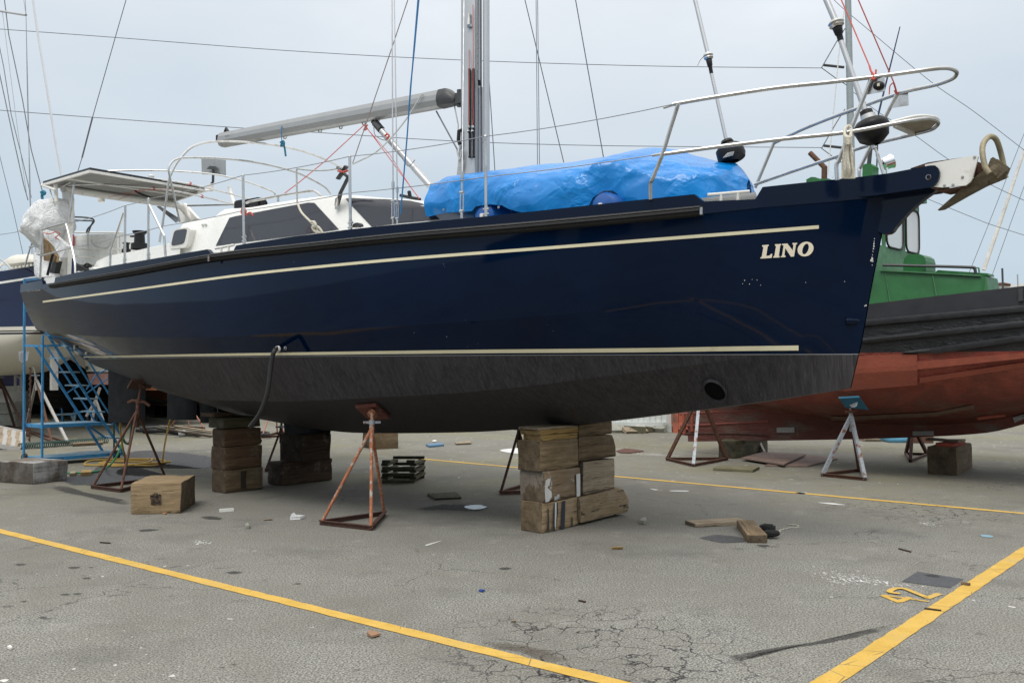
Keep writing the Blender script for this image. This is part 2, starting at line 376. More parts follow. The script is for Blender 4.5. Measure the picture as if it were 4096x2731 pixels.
def asphalt():
    k = NT('old_asphalt'); k.co = k.n.new('ShaderNodeNewGeometry').outputs['Position']
    fine = k.noise(80, 2, .6); mid = k.noise(40, 3, .6); big = k.noise(.45, 5, .6); b2 = k.noise(1.3, 6, .6)
    X, Y, Z = k.sep(k.co); far = k.ramp(Y, 7.5, 13.5)
    c = k.mix(k.ramp(fine, .41, .60), (.052, .052, .047), (.42, .415, .375)); c = k.mix(k.ramp(k.noise(210, 1, .5), .52, .66, 0, .5), c, (.50, .49, .45)); c = k.mix(k.ramp(k.noise(130, 1, .5), .56, .66, 0, .6), c, (.04, .04, .042))
    c = k.mix(k.ramp(mid, .4, .7, 0, .4), c, (.15, .146, .128))
    c = k.mix(k.ramp(b2, .35, .65, 0, .4), c, (.165, .155, .125))
    sm_ = k.mix(b2, (.135, .128, .103), (.245, .236, .197)); sm_ = k.mix(k.ramp(k.noise(3.5, 6, .7, k.map((1, 2.2, 1), src=k.co)), .5, .7, 0, .45), sm_, (.13, .125, .11))
    c = k.mix(k.math('MULTIPLY', far, .72), c, sm_)
    moss = k.math('MULTIPLY', k.ramp(k.noise(.30, 5, .65), .47, .62), k.ramp(Y, 10, 13.5))
    c = k.mix(k.math('MULTIPLY', moss, .6), c, (.195, .185, .105))
    c = k.mix(k.ramp(k.noise(.7, 6, .7), .53, .68, 0, .5), c, (.09, .088, .08)); c = k.mix(k.ramp(k.noise(.28, 5, .65, k.map((1, 1, 1), (0, 0, 1), src=k.co)), .5, .62, 0, .35), c, (.12, .112, .092)); c = k.mix(k.ramp(k.noise(2.6, 5, .7, k.map((1, 1, 1), (0, 0, 2), src=k.co)), .58, .68, 0, .3), c, (.34, .33, .30))
    wob = k.n.new('ShaderNodeVectorMath'); wob.operation = 'ADD'
    nz = k.n.new('ShaderNodeTexNoise'); nz.inputs['Scale'].default_value = 6; nz.inputs['Detail'].default_value = 8; k.l.new(k.co, nz.inputs['Vector'])
    sc = k.n.new('ShaderNodeVectorMath'); sc.operation = 'SCALE'; sc.inputs['Scale'].default_value = .22; k.l.new(nz.outputs['Color'], sc.inputs[0])
    k.l.new(k.co, wob.inputs[0]); k.l.new(sc.outputs[0], wob.inputs[1])
    cr = k.ramp(k.vor(5.5, vec=wob.outputs[0]), .005, .036, 1, 0); cr2 = k.ramp(k.vor(.55, vec=wob.outputs[0]), .0006, .0035, 1, 0)
    def near(px, py, r0, r1):
        g = G(px, py); d = k.n.new('ShaderNodeVectorMath'); d.operation = 'DISTANCE'; k.l.new(k.co, d.inputs[0]); d.inputs[1].default_value = g
        return k.ramp(d.outputs['Value'], r0, r1, 1, 0)
    area = k.math('MAXIMUM', near(2400, 2600, .55, 1.25), k.math('MAXIMUM', near(2780, 2700, .2, .6), near(3700, 2040, .5, 1.3)))
    area = k.math('MULTIPLY', area, k.ramp(k.noise(3.2, 4, .6), .38, .5))
    c = k.mix(k.math('MULTIPLY', cr, area), c, (.024, .023, .027))
    c = k.mix(k.math('MULTIPLY', cr2, k.ramp(k.noise(.5, 2), .47, .55, 0, .8)), c, (.05, .048, .047))
    nf = k.noise(1.1, 3)
    fl = k.ramp(k.noise(11, 2, .5), .72, .735); flz = k.math('MAXIMUM', near(300, 2620, .5, 1.6), k.math('MAXIMUM', near(3420, 2320, .3, .9), k.math('MAXIMUM', near(850, 2230, .1, .7), k.math('MAXIMUM', near(1850, 2200, .2, .9), k.ramp(k.noise(.5, 3), .58, .64)))))
    fl2 = k.ramp(k.noise(30, 2, .5), .73, .74); fl3 = k.math('MULTIPLY', k.ramp(k.noise(7, 3, .5, k.map((1, 1.8, 1), src=k.co)), .70, .71), k.ramp(Y, 11, 14))
    c = k.mix(k.math('MAXIMUM', k.math('MULTIPLY', k.math('MAXIMUM', fl, fl2), flz), fl3), c, (.62, .62, .58))
    dr = k.ramp(k.noise(6.5, 3, .5, k.map((.7, 1, 1), src=k.co)), .66, .68); dz = k.math('MAXIMUM', near(450, 2330, .5, 1.8), k.ramp(k.noise(.4, 2), .54, .62))
    c = k.mix(k.math('MULTIPLY', k.math('MULTIPLY', dr, dz), .6), c, (.06, .059, .058))
    k.set('Base Color', c).set('Roughness', .9).set('Specular IOR Level', .25)
    k.bump(k.math('SUBTRACT', k.math('ADD', k.math('MULTIPLY', fine, .6), k.math('MULTIPLY', mid, .25)), k.math('MULTIPLY', k.math('MULTIPLY', cr, area), 1.2)), .5, .005)
    return k.m
M['asphalt'] = asphalt()
def linepaint():
    k = NT('worn_yellow_paint'); k.co = k.n.new('ShaderNodeNewGeometry').outputs['Position']
    c = k.mix(k.ramp(k.noise(5, 5), .35, .7), (.56, .345, .055), (.68, .44, .095))
    c = k.mix(k.ramp(k.noise(60, 4, .7), .52, .7, 0, .5), c, (.36, .25, .09))
    c = k.mix(k.ramp(k.noise(2.5, 6, .7), .54, .7, 0, .5), c, (.34, .26, .13))
    chip = k.math('MAXIMUM', k.ramp(k.noise(38, 6, .75, None), .63, .66), 0)
    vv = k.ramp(k.vor(2.6, vec=k.map((1, 1, 1), src=k.co)), .0, .011, 1, 0)
    c = k.mix(k.math('MAXIMUM', chip, k.math('MULTIPLY', vv, k.ramp(k.noise(1.5, 2), .5, .56))), c, (.09, .085, .07))
    k.set('Base Color', c).set('Roughness', .8); k.bump(k.noise(120, 4), .6, .006); return k.m
M['line'] = linepaint()
def stainmat(name, col, rough, soft=True, sc=6, op=.8, lo=.35, hi=.6):
    k = NT(name); at = k.n.new('ShaderNodeAttribute'); at.attribute_name = 'fade'; k.co = k.n.new('ShaderNodeNewGeometry').outputs['Position']
    k.set('Base Color', k.mix(k.noise(sc, 5), tuple(x * .8 for x in col), tuple(x * 1.2 for x in col))).set('Roughness', rough)
    if rough > .5: k.set('Specular IOR Level', .2)
    f = k.math('ADD', at.outputs['Fac'], k.math('MULTIPLY', k.math('SUBTRACT', k.noise(sc * 2.2, 6, .7), .5), 1.3))
    k.set('Alpha', k.math('MULTIPLY', k.math('MULTIPLY', k.ramp(f, lo, hi), op), k.ramp(k.noise(sc * 9, 4, .7), .25, .6, .6, 1))); return k.m
M['stain'] = stainmat('dark_stain', (.06, .059, .057), .8, op=.7, lo=.3, hi=.7)
M['wet'] = stainmat('wet_asphalt', (.055, .057, .062), .42, op=.88, lo=.1, hi=.2, sc=2.5)
M['puddle'] = stainmat('shallow_puddle', (.05, .05, .05), .06, op=.95, lo=.3, hi=.34, sc=3)
M['bstain'] = stainmat('brown_stain', (.12, .10, .08), .85, op=.6, lo=.2, hi=1)
def splat_mat():
    k = NT('white_paint_splashes'); at = k.n.new('ShaderNodeAttribute'); at.attribute_name = 'fade'; k.co = k.n.new('ShaderNodeNewGeometry').outputs['Position']
    f = k.math('ADD', k.math('MULTIPLY', at.outputs['Fac'], .16), k.noise(34, 8, .8, k.map((1, .55, 1), (0, 0, .7), src=k.co)))
    k.set('Base Color', (.75, .75, .73)).set('Roughness', .6).set('Alpha', k.ramp(f, .69, .70)); return k.m
M['splat'] = splat_mat()
def clear():
    k = NT('wheelhouse_glass'); k.set('Base Color', (.74, .77, .78)).set('Roughness', .08).set('Alpha', .88); return k.m
M['clear'] = clear()
# ------------------------------------------------------------------ camera, light, sky
cd = bpy.data.cameras.new('camera'); cam = bpy.data.objects.new('camera', cd); C.objects.link(cam)
cam.location = (0, 0, H); cam.rotation_euler = (math.pi / 2 + PT, 0, 0); cd.sensor_width = 36; cd.lens = F / 4096 * 36
cd.clip_start = .05; cd.clip_end = 3000
sc = bpy.context.scene; sc.camera = cam
sc.view_settings.view_transform = 'Standard'; sc.view_settings.look = 'None'; sc.view_settings.exposure = .38; sc.view_settings.gamma = 1
sc.cycles.max_bounces = 8
el, az = math.radians(58), math.radians(200)
w = bpy.data.worlds.new('World'); sc.world = w; w.use_nodes = True; t = w.node_tree; bgn = t.nodes['Background']
sky = t.nodes.new('ShaderNodeTexSky'); sky.sky_type = 'NISHITA'; sky.sun_disc = False; sky.sun_elevation = el; sky.sun_rotation = az
tc = t.nodes.new('ShaderNodeTexCoord'); sx = t.nodes.new('ShaderNodeSeparateXYZ'); t.links.new(tc.outputs['Generated'], sx.inputs[0])
nz = t.nodes.new('ShaderNodeTexNoise'); nz.inputs['Scale'].default_value = 2.2; nz.inputs['Detail'].default_value = 5
mp = t.nodes.new('ShaderNodeMapping'); mp.inputs['Scale'].default_value = (1, 1, 2.6); t.links.new(tc.outputs['Generated'], mp.inputs[0]); t.links.new(mp.outputs[0], nz.inputs['Vector'])
ad = t.nodes.new('ShaderNodeMath'); ad.operation = 'MULTIPLY_ADD'; ad.inputs[1].default_value = .34; t.links.new(nz.outputs['Fac'], ad.inputs[0])
sb = t.nodes.new('ShaderNodeMath'); sb.operation = 'SUBTRACT'; sb.inputs[1].default_value = .17; t.links.new(sx.outputs[2], sb.inputs[0]); t.links.new(sb.outputs[0], ad.inputs[2])
cr = t.nodes.new('ShaderNodeValToRGB'); t.links.new(ad.outputs[0], cr.inputs[0]); e = cr.color_ramp.elements
SK = [(0, (.46, .53, .58)), (.08, (.42, .51, .585)), (.18, (.465, .54, .605)), (.34, (.60, .645, .695)), (.6, (.98, .99, 1.0)), (1, (1.42, 1.40, 1.36))]
e[0].position = 0; e[1].position = 1
while len(e) < len(SK): e.new(.5)
for q, (p_, c_) in zip(e, SK): q.position = p_
for q, (p_, c_) in zip(e, SK): q.color = (*c_, 1)
m1 = t.nodes.new('ShaderNodeVectorMath'); m1.operation = 'SCALE'; m1.inputs['Scale'].default_value = 10.0; t.links.new(cr.outputs[0], m1.inputs[0])
mx = t.nodes.new('ShaderNodeMix'); mx.data_type = 'RGBA'; mx.inputs[0].default_value = .96
t.links.new(sky.outputs[0], mx.inputs[6]); t.links.new(m1.outputs[0], mx.inputs[7]); t.links.new(mx.outputs[2], bgn.inputs[0]); bgn.inputs[1].default_value = .1
sl = bpy.data.lights.new('sun', 'SUN'); sl.energy = 1.25; sl.angle = math.radians(24); sl.color = (1, .965, .91)
so = bpy.data.objects.new('sun', sl); C.objects.link(so); so.location = (0, 0, 30)
sd = Vector((math.sin(az) * math.cos(el), math.cos(az) * math.cos(el), math.sin(el))); so.rotation_euler = sd.to_track_quat('Z', 'Y').to_euler()
# ------------------------------------------------------------------ ground and markings
g = MB().add([(-900, -300, 0), (900, -300, 0), (900, 1500, 0), (-900, 1500, 0)], [[0, 1, 2, 3]]).obj('ground', M['asphalt'], sm=False); tag(g, kind='structure')
def patch(name, pts, m, z=.004, sm=True, label=None):
    q = [G(*p) for p in pts]; q = smooth(q, 5, True) if sm else q
    c_ = sum(q, Vector()) / len(q); K = [1, .93, .8, .6, .35, .0]; b = MB()
    for v in q: v.z = z
    c_.z = z; b.grid([[c_.lerp(v, k_) for v in q] for k_ in K], True); o = b.obj(name, m, sm=False, fix=False); tag(o, label, kind='structure')
    at = o.data.attributes.new('fade', 'FLOAT', 'POINT'); n_q = len(q); co = [v.co for v in o.data.vertices]
    L_ = [c_.lerp(v, k_) for k_ in K for v in q]; F_ = [k2 for k2 in (0, .25, .5, .75, .9, 1) for _ in q]
    if m.name not in ('dark_stain', 'wet_asphalt', 'shallow_puddle', 'brown_stain', 'white_paint_splashes'): F_ = [1] * len(F_)
    for i_, v in enumerate(co):
        best = min(range(len(L_)), key=lambda t_: (L_[t_] - v).length_squared); at.data[i_].value = F_[best]
    for pl in o.data.polygons:
        if pl.normal.z < 0: pl.flip()
    return o
def ribbon(name, pts, wd, m, z=.004, wob=.0):
    q = [G(*p) if len(p) == 2 else Vector(p) for p in pts]; L = []; Rr = []
    a, b_ = q[0], q[-1]; n = 500
    for i in range(n + 1):
        p_ = a.lerp(b_, i / n); d = (b_ - a).normalized(); s_ = Vector((-d.y, d.x, 0))
        w1 = wd / 2 + wob * noise.noise(p_ * 6) + .004 * noise.noise(p_ * 40); w2 = wd / 2 + wob * noise.noise(p_ * 6 + Vector((9, 9, 9)))
        L.append((p_ + s_ * w1).to_tuple()[:2] + (z,)); Rr.append((p_ - s_ * w2).to_tuple()[:2] + (z,))
    o = MB().grid([L, Rr]).obj(name, m, sm=False); return tag(o, kind='structure')
YF = Frame((2.86, 7.687), 50.43)
l1a, l1b = G(0, 2124), G(1400, 2470)
d1 = (l1b - l1a).normalized(); ribbon('bay_line', [l1a - d1 * 6, l1a + d1 * 14], .105, M['line'], wob=.008)
ribbon('bay_line', [(1620, 1829), (4300, 2072)], .11, M['line'], wob=.01)
l3a, l3b = G(3395, 2671), G(4096, 2207); d3 = (l3b - l3a).normalized(); ribbon('bay_line', [l3a - d3 * 1.2, l3a + d3 * 5.05], .12, M['line'], wob=.008)
def stroke(pts, wd, z=.0045):
    q = [G(2920 + x / 2, 1947 + y / 2, z) for x, y in pts]; L = []; Rr = []
    for i, p_ in enumerate(q):
        d = (q[min(i + 1, len(q) - 1)] - q[max(i - 1, 0)]).normalized(); s_ = Vector((-d.y, d.x, 0)) * wd / 2
        L.append(p_ + s_); Rr.append(p_ - s_)
    return L, Rr
nb = MB()
for st, wd in (([(1215, 860), (1590, 914)], .028), ([(1222, 864), (1362, 921)], .05), ([(1350, 916), (1440, 880)], .05), ([(1572, 888), (1675, 850)], .05)):
    nb.grid(list(stroke(st, wd, .0045 + .001 * len(nb.f) / 9)))
sm2 = smooth([Vector((x, y, 0)) for x, y in [(1362, 850), (1290, 840), (1282, 826), (1330, 808), (1400, 812), (1470, 838), (1565, 876)]], 5)
nb.grid(list(stroke([(v.x, v.y) for v in sm2], .045, .0085)))
tag(nb.obj('bay_number', M['line'], sm=False), 'faded yellow number 42 painted on the asphalt', kind='structure')
patch('asphalt_patch', [(3605, 2326), (3670, 2286), (3857, 2316), (3800, 2352)], stainmat('dark_patch', (.10, .103, .113), .7, op=.9), sm=False)
patch('asphalt_patch', [(3695, 2302), (3730, 2297), (3768, 2306), (3750, 2313)], M['stain'], z=.008)
patch('wet_ground', [(560, 1800), (700, 1806), (845, 1826), (845, 1873), (700, 1858), (600, 1858), (480, 1876), (470, 1900), (560, 1905), (720, 1915), (640, 1935), (520, 1938), (300, 1942), (225, 1915), (350, 1890), (410, 1850), (500, 1815)], M['wet'])
patch('wet_ground', [(185, 1945), (250, 1940), (330, 1965), (430, 1985), (530, 2005), (530, 2025), (430, 2010), (330, 1985), (240, 1968)], M['stain'], z=.006)
patch('puddle', [(1640, 2038), (1740, 2016), (1860, 2014), (1945, 2018), (1968, 2030), (1925, 2048), (1850, 2046), (1740, 2042)], M['stain'])
patch('puddle', [(1855, 2028), (1885, 2020), (1930, 2021), (1950, 2030), (1918, 2040), (1870, 2038)], M['puddle'], z=.008)
patch('stain', [(798, 2067), (840, 2063), (897, 2072), (880, 2080), (820, 2077)], M['stain'])
patch('stain', [(2800, 2150), (2870, 2138), (2960, 2148), (3000, 2165), (2900, 2172), (2830, 2160)], M['wet'])
patch('stain', [(3020, 2180), (3060, 2177), (3088, 2183), (3050, 2190)], M['stain'])
patch('stain', [(1920, 2560), (2080, 2575), (2200, 2600), (2290, 2640), (2200, 2655), (2080, 2610), (1960, 2590)], M['bstain'])
patch('stain', [(1990, 2272), (2030, 2268), (2050, 2275), (2010, 2280)], M['stain'])
patch('skid_mark', [(2850, 2640), (2960, 2615), (3100, 2590), (3300, 2560), (3500, 2515), (3590, 2490), (3595, 2500), (3500, 2535), (3300, 2575), (3100, 2602), (2960, 2630), (2900, 2660)], M['stain'])
patch('stain', [(548, 2120), (600, 2115), (650, 2118), (600, 2125), (560, 2127)], M['stain'])
for (x, y, a) in [(295, 2270, 30), (345, 2313, 22), (260, 2378, 26), (170, 2470, 22), (365, 2270, 14), (310, 2375, 24), (935, 2290, 40), (80, 2258, 28), (890, 2670, 16), (935, 2658, 20), (95, 2405, 16), (1190, 2335, 20)]:
    patch('stain', [(x - a, y), (x, y - a * .16), (x + a, y - 2), (x, y + a * .18)], M['stain'])
for poly in ([(745, 2172), (780, 2155), (860, 2165), (870, 2175), (820, 2185), (760, 2185)], [(3650, 2080), (3720, 2085), (3795, 2105), (3740, 2110), (3670, 2098)], [(3180, 1971), (3225, 1970), (3215, 1976)], [(2000, 1800), (2120, 1790), (2200, 1810), (2080, 1815)], [(2470, 1805), (2640, 1812), (2800, 1826), (2640, 1829), (2500, 1818)],
             [(2600, 1954), (2632, 1958), (2620, 1961)], [(2685, 1962), (2748, 1962), (2748, 1966), (2685, 1965)], [(3270, 2010), (3330, 2012), (3382, 2020), (3330, 2018)], [(1705, 2178), (1765, 2163), (1712, 2182)]):
    patch('paint_splash', poly, M['splat'] if len(poly) > 4 else M['whitemark'])
patch('paint_splash', [(3180, 2265), (3300, 2280), (3500, 2300), (3640, 2335), (3780, 2350), (3700, 2370), (3500, 2345), (3300, 2345), (3200, 2310)], M['splat'])
patch('paint_splash', [(3925, 2138), (3970, 2143), (3965, 2150), (3930, 2147)], mat('pale_blue_paint', (.20, .33, .40), .8))
refl_wall = MB(); q = []  # unseen dark wall added behind the camera to darken the yacht hull's reflections
for i in range(161): q.append((-40 + i * .5, -26 - (.12 if i % 2 else 0)))
refl_wall.grid([[Vector((x, y, 0)) for x, y in q], [Vector((x, y, 5.2)) for x, y in q]]).box((0, -33, 5.35), (81, 14, .3)).box((0, -40, 2.6), (80, .2, 5.2))
tag(refl_wall.obj('added_reflection_wall', mat('reflection_wall_grey_blue', (.06, .075, .09), .6, 0, .1, 1), sm=False), kind='structure')
for x in (-22, -9, 4, 17): tag(MB().box((x, -25.9, 1.9), (4.2, .1, 3.8)).obj('added_reflection_panel', mat('reflection_panel_grey', (.35, .36, .35), .6), sm=False), kind='structure')  # paler panels added on the unseen wall, only for the hull to reflect
# ------------------------------------------------------------------ the yacht
yacht = root('sailing_yacht', (YF.O.x, YF.O.y, 0), 'navy blue sailing yacht with cream stripes and the name LINO on its bow', 'sailing yacht', rot=YF.rot)
def Y(b, name, m, parent=None, sm=True, bevel=0): return b.obj(name, m, parent or yacht, sm, bevel)
V = YF.V; U = YF.U
bS = curve([(-.3, .05), (0, .2), (.5, .50), (1, .85), (2, 1.32), (3, 1.62), (4, 1.82), (5, 1.95), (6, 2.02), (7, 2.05), (8, 2.04), (9, 2.0), (10, 1.93), (11, 1.84), (11.7, 1.76)])
bK = curve([(-.15, .03), (0, .1), (.5, .37), (1, .68), (2, 1.18), (3, 1.52), (4, 1.75), (5, 1.90), (6, 1.98), (7, 2.00), (8, 1.98), (9, 1.92), (10, 1.81), (11, 1.66), (11.7, 1.53)])
bC = curve([(0, .03), (.5, .25), (1, .45), (2, .85), (3, 1.15), (4, 1.38), (5, 1.52), (6, 1.58), (7, 1.55), (8, 1.45), (9, 1.3), (10, 1.05), (11, .78), (11.7, .55)])
tS = curve([(60, 1165), (220, 1140), (500, 1093), (940, 1022), (1176, 993), (1600, 950), (2200, 905), (2776, 845), (2900, 832), (3050, 816), (3300, 795), (3560, 770)])
tK = curve([(130, 1312), (200, 1330), (360, 1343), (500, 1349), (750, 1350), (1176, 1331), (1600, 1303), (2000, 1277), (2400, 1245), (2776, 1215), (2920, 1202), (3200, 1183), (3490, 1162)])
tC = curve([(200, 1362), (330, 1437), (495, 1503), (670, 1560), (760, 1582), (860, 1600), (1130, 1605), (1450, 1592), (1875, 1567), (2600, 1482), (3110, 1411), (3455, 1365)])
tB = curve([(480, 1500), (520, 1516), (600, 1547), (670, 1572), (825, 1615), (890, 1640), (1115, 1690), (1317, 1722), (1437, 1731), (1600, 1732), (1876, 1728), (2180, 1706), (2370, 1690), (2600, 1663), (3015, 1610), (3235, 1577), (3403, 1551)])
st = [V(3403, 1551, 0), V(3438, 1405, 0), V(3480, 1180, 0), V(3560, 770, 0)]
stem = curve([(p_.z, p_.x) for p_ in st])
def row(bf, tr, u0, us):
    out = []
    for u in us:
        uu = u0 + (11.7 - u0) * u; v = bf(uu) if bf else .14
        out.append(Vector((uu, v, YF.zt(uu, v, tr))))
    return out
us = [i / 60 for i in range(61)]; us = [x ** 1.15 for x in us]
Sst, Kst, Cst, Bst = st[3], V(3483, 1163, 0), V(3447, 1367, 0), st[0]
rS = row(bS, tS, Sst.x + .02, us); rK = row(bK, tK, Kst.x + .02, us); rC = row(bC, tC, Cst.x + .02, us); rB = row(lambda u: min(.14, .02 + .12 * max(0, u)), tB, Bst.x + .02, us)
for r_, s_ in ((rS, Sst), (rK, Kst), (rC, Cst), (rB, Bst)): r_[0] = Vector((s_.x, .012, s_.z))
rC[-1] = Vector((11.7, .62, YF.zy(11.7, .62, YF.pr((11.7, .62, 1.6))[1])))
def mid(a, b_, k, puff=0):
    out = []
    for p_, q in zip(a, b_):
        m_ = p_.lerp(q, k); m_.y += puff * min(1, p_.y) * 4 * k * (1 - k); out.append(m_)
    return out
rows = [rS, mid(rS, rK, .25, .03), mid(rS, rK, .5, .03), mid(rS, rK, .75, .03), rK, mid(rK, rC, .33, .02), mid(rK, rC, .66, .02), rC, mid(rC, rB, .5), rB]
cen = [Vector((p_.x, 0, p_.z - .004)) for p_ in rB]
port = [[Vector((p_.x, -p_.y, p_.z)) for p_ in r_] for r_ in rows]
allr = rows + [cen] + port[::-1]
hb = MB(); hb.grid(allr)
n_ = len(rS); last = [r_[-1] for r_ in allr]; hb.add(last, [list(t_) for t_ in tessellate_polygon([last])])
hull = hb.obj('hull', M['hull'], yacht, ang=7)
bvh = BVHTree.FromPolygons([tuple(v) for v in hb.v], hb.f)
def cast(px, py, off=.004, tree=None, fr=YF):
    o_, d = fr.ray(px, py); h_, n, i, t_ = (tree or bvh).ray_cast(o_, d.normalized())
    if h_ is None: return None
    if n.dot(d) > 0: n = -n
    return h_ + n * off
def strip(b, top, bot, n, off=.004, tree=None, fr=YF, x0=None, x1=None):
    rt, rb_ = [], []
    for i in range(n + 1):
        k = i / n
        if callable(top): x = x0 + (x1 - x0) * k; a = (x, top(x)); c = (x, bot(x))
        else: a = top[0][0] + (top[1][0] - top[0][0]) * k, top[0][1] + (top[1][1] - top[0][1]) * k; c = bot[0][0] + (bot[1][0] - bot[0][0]) * k, bot[0][1] + (bot[1][1] - bot[0][1]) * k
        p_, q = cast(*a, off, tree, fr), cast(*c, off, tree, fr)
        if p_ and q: rt.append(p_); rb_.append(q)
    if len(rt) > 1: b.grid([rt, rb_])
    return b
# deck
db = MB(); dk = [[Vector((p_.x, max(0, p_.y - .06) * k, p_.z - .17 + .09 * (1 - k * k))) for p_ in rS] for k in (1, .8, .5, .2, 0, -.2, -.5, -.8, -1)]
db.grid(dk); Y(db, 'deck', M['white'])
# bulwark
top = lin([(60, 1141), (80, 1137), (167, 1121), (172, 1137), (216, 1131), (220, 1110), (300, 1092), (450, 1062), (600, 1037), (828, 997), (842, 1013), (932, 1004), (943, 982), (1000, 972), (1176, 946), (1290, 932), (1400, 917), (1600, 897), (1950, 865), (2350, 822), (2600, 795), (2775, 777), (2812, 806), (3020, 797), (3050, 748), (3220, 730), (3420, 710), (3540, 695), (3600, 686)])
bpx = [80, 167, 172, 216, 220, 828, 842, 932, 943, 2775, 2812, 3020, 3050]
def edge(px, py, inset=.06):
    v = 1.5
    for _ in range(14):
        p_ = V(px, py, v); v = .5 * v + .5 * (bS(min(max(p_.x, -.25), 11.7)) - inset)
    return V(px, py, v)
ub = sorted(set([Sst.x + .02 + (11.7 - Sst.x - .02) * i / 130 for i in range(131)] + [edge(x, top(x), 0).x for x in bpx] + [edge(x, top(x), 0).x + .02 for x in bpx]))
ub = [u for u in ub if Sst.x <= u <= 11.7]
sz = curve([(p_.x, p_.z) for p_ in rS])
o1, o2, i1, i2 = [], [], [], []
for u in ub:
    v = bS(u); zt_ = max(YF.zt(u, v, top), sz(u) + .01)
    o1.append(Vector((u, v + .003, sz(u) - .03))); o2.append(Vector((u, v - .002, zt_))); i2.append(Vector((u, max(v - .05, .0), zt_))); i1.append(Vector((u, max(v - .05, 0), sz(u) - .09)))
bb = MB(); bb.grid([o1, o2, i2, i1]); bb.grid([[Vector((p_.x, -p_.y, p_.z)) for p_ in r_] for r_ in (i1, i2, o2, o1)])
Y(bb, 'bulwark', M['navy2'], sm=False)
# rubbing strake
t_top = curve([(215, 1133), (500, 1082), (750, 1035), (940, 1002), (1176, 977), (1600, 932), (2200, 880), (2776, 826), (2820, 822)])
t_bot = curve([(215, 1153), (500, 1107), (825, 1050), (1176, 1012), (1600, 970), (2100, 930), (2776, 867), (2820, 862)])
b = MB(); rr = []
for i in range(121):
    px = 214 + (2812 - 214) * i / 120; a = edge(px, (t_top(px) + t_bot(px)) / 2, -.002); u, v = a.x, a.y
    z1 = YF.zy(u, v, t_top(px)); z0 = YF.zy(u, v, t_bot(px)); hh = (z1 - z0) / 2; zc = (z1 + z0) / 2; wd = .075
    ring = [Vector((u, v - .01, zc + hh))] + [Vector((u, v + wd * (math.cos(q) ** .7), zc + hh * math.sin(q))) for q in [math.radians(x) for x in (80, 60, 42, 30, 24, 10, -10, -24, -30, -42, -60, -80)]] + [Vector((u, v - .01, zc - hh))]
    for j in (5, 8): ring[j].y -= .014
    rr.append(ring)
b.grid(rr); b.add(rr[0], [list(range(14))]); b.add(rr[-1], [list(range(14))[::-1]]); Y(b, 'rubbing_strake', M['rubber'])
b = MB(); 
for px in (2805, 835): 
    a = edge(px, (t_top(px) + t_bot(px)) / 2, -.085); b.box(a, (.02, .012, .06)); Y(b, 'strake_clip', M['galv']); b = MB()
# stripes
ct = curve([(172, 1207), (500, 1163), (1000, 1096), (1176, 1077), (1600, 1037), (2200, 991), (2776, 946), (3275, 908)])
hw = curve([(172, 3.6), (1000, 5), (1600, 5.8), (2776, 6.6), (3275, 7)])
Y(strip(MB(), lambda x: ct(x) - hw(x), lambda x: ct(x) + hw(x), 110, x0=172, x1=3275), 'cove_stripe', M['cream'])
cb = curve([(335, 1427), (750, 1420), (1176, 1414), (1876, 1405), (2600, 1399), (2920, 1394), (3194, 1391)]); hb2 = curve([(335, 3), (750, 4.6), (1176, 5.6), (1876, 7), (2600, 8.5), (3194, 9.8)])
Y(strip(MB(), lambda x: cb(x) - hb2(x), lambda x: cb(x) + hb2(x), 110, x0=335, x1=3194), 'boot_stripe', M['cream'])
# name
def z7(x, y): return 2900 + x / 3.357, 850 + y / 3.357
LT = {'L': [(498, 440), (582, 433), (586, 446), (572, 456), (553, 574), (558, 583), (590, 579), (608, 566), (616, 554), (635, 557), (626, 610), (476, 618), (474, 604), (492, 594), (514, 468), (497, 456)],
      'I': [(670, 427), (752, 423), (754, 436), (740, 446), (722, 582), (734, 590), (730, 604), (646, 607), (645, 595), (662, 584), (684, 452), (668, 442)],
      'N': [(766, 422), (836, 416), (908, 510), (918, 434), (902, 425), (906, 410), (970, 408), (968, 421), (952, 430), (926, 590), (884, 594), (808, 478), (797, 574), (814, 584), (811, 599), (746, 601), (746, 590), (764, 580), (786, 446), (766, 436)]}
b = MB()
for L_ in LT.values():
    q = [cast(*z7(x, y), .005) for x, y in L_]; b.add(q, [list(t_) for t_ in tessellate_polygon([[Vector((x, y, 0)) for x, y in L_]])])
ro, ri = [], []
for i in range(41):
    a = 2 * math.pi * i / 40; x, y = math.cos(a), math.sin(a)
    ro.append(cast(*z7(1080 + 107 * x - 8 * y, 491 + 98 * y - 6 * x), .005)); ri.append(cast(*z7(1080 + 41 * x - 16 * y, 490 + 71 * y - 4 * x), .005))
b.grid([ro, ri]); Y(b, 'name_lettering', M['lcream'], sm=False)
def textmesh(txt, fn, name, m, parent=None):
    cu = bpy.data.curves.new('t', 'FONT'); cu.body = txt; ob = bpy.data.objects.new('t', cu); C.objects.link(ob)
    dg = bpy.context.evaluated_depsgraph_get(); me = bpy.data.meshes.new_from_object(ob.evaluated_get(dg))
    xs = [v.co.x for v in me.vertices]; w_ = max(xs) - min(xs); x0 = min(xs); b_ = MB()
    b_.add([fn((v.co.x - x0) / w_, v.co.y) for v in me.vertices], [list(p_.vertices) for p_ in me.polygons])
    bpy.data.objects.remove(ob); bpy.data.meshes.remove(me)
    return Y(b_, name, m, parent, sm=False)
textmesh('COASTAN EXTR\u00caME 42', lambda x, y: cast(109 + 53 * x, 1167 - 5 * x - y * 11, .004), 'builder_lettering', M['lcream'])
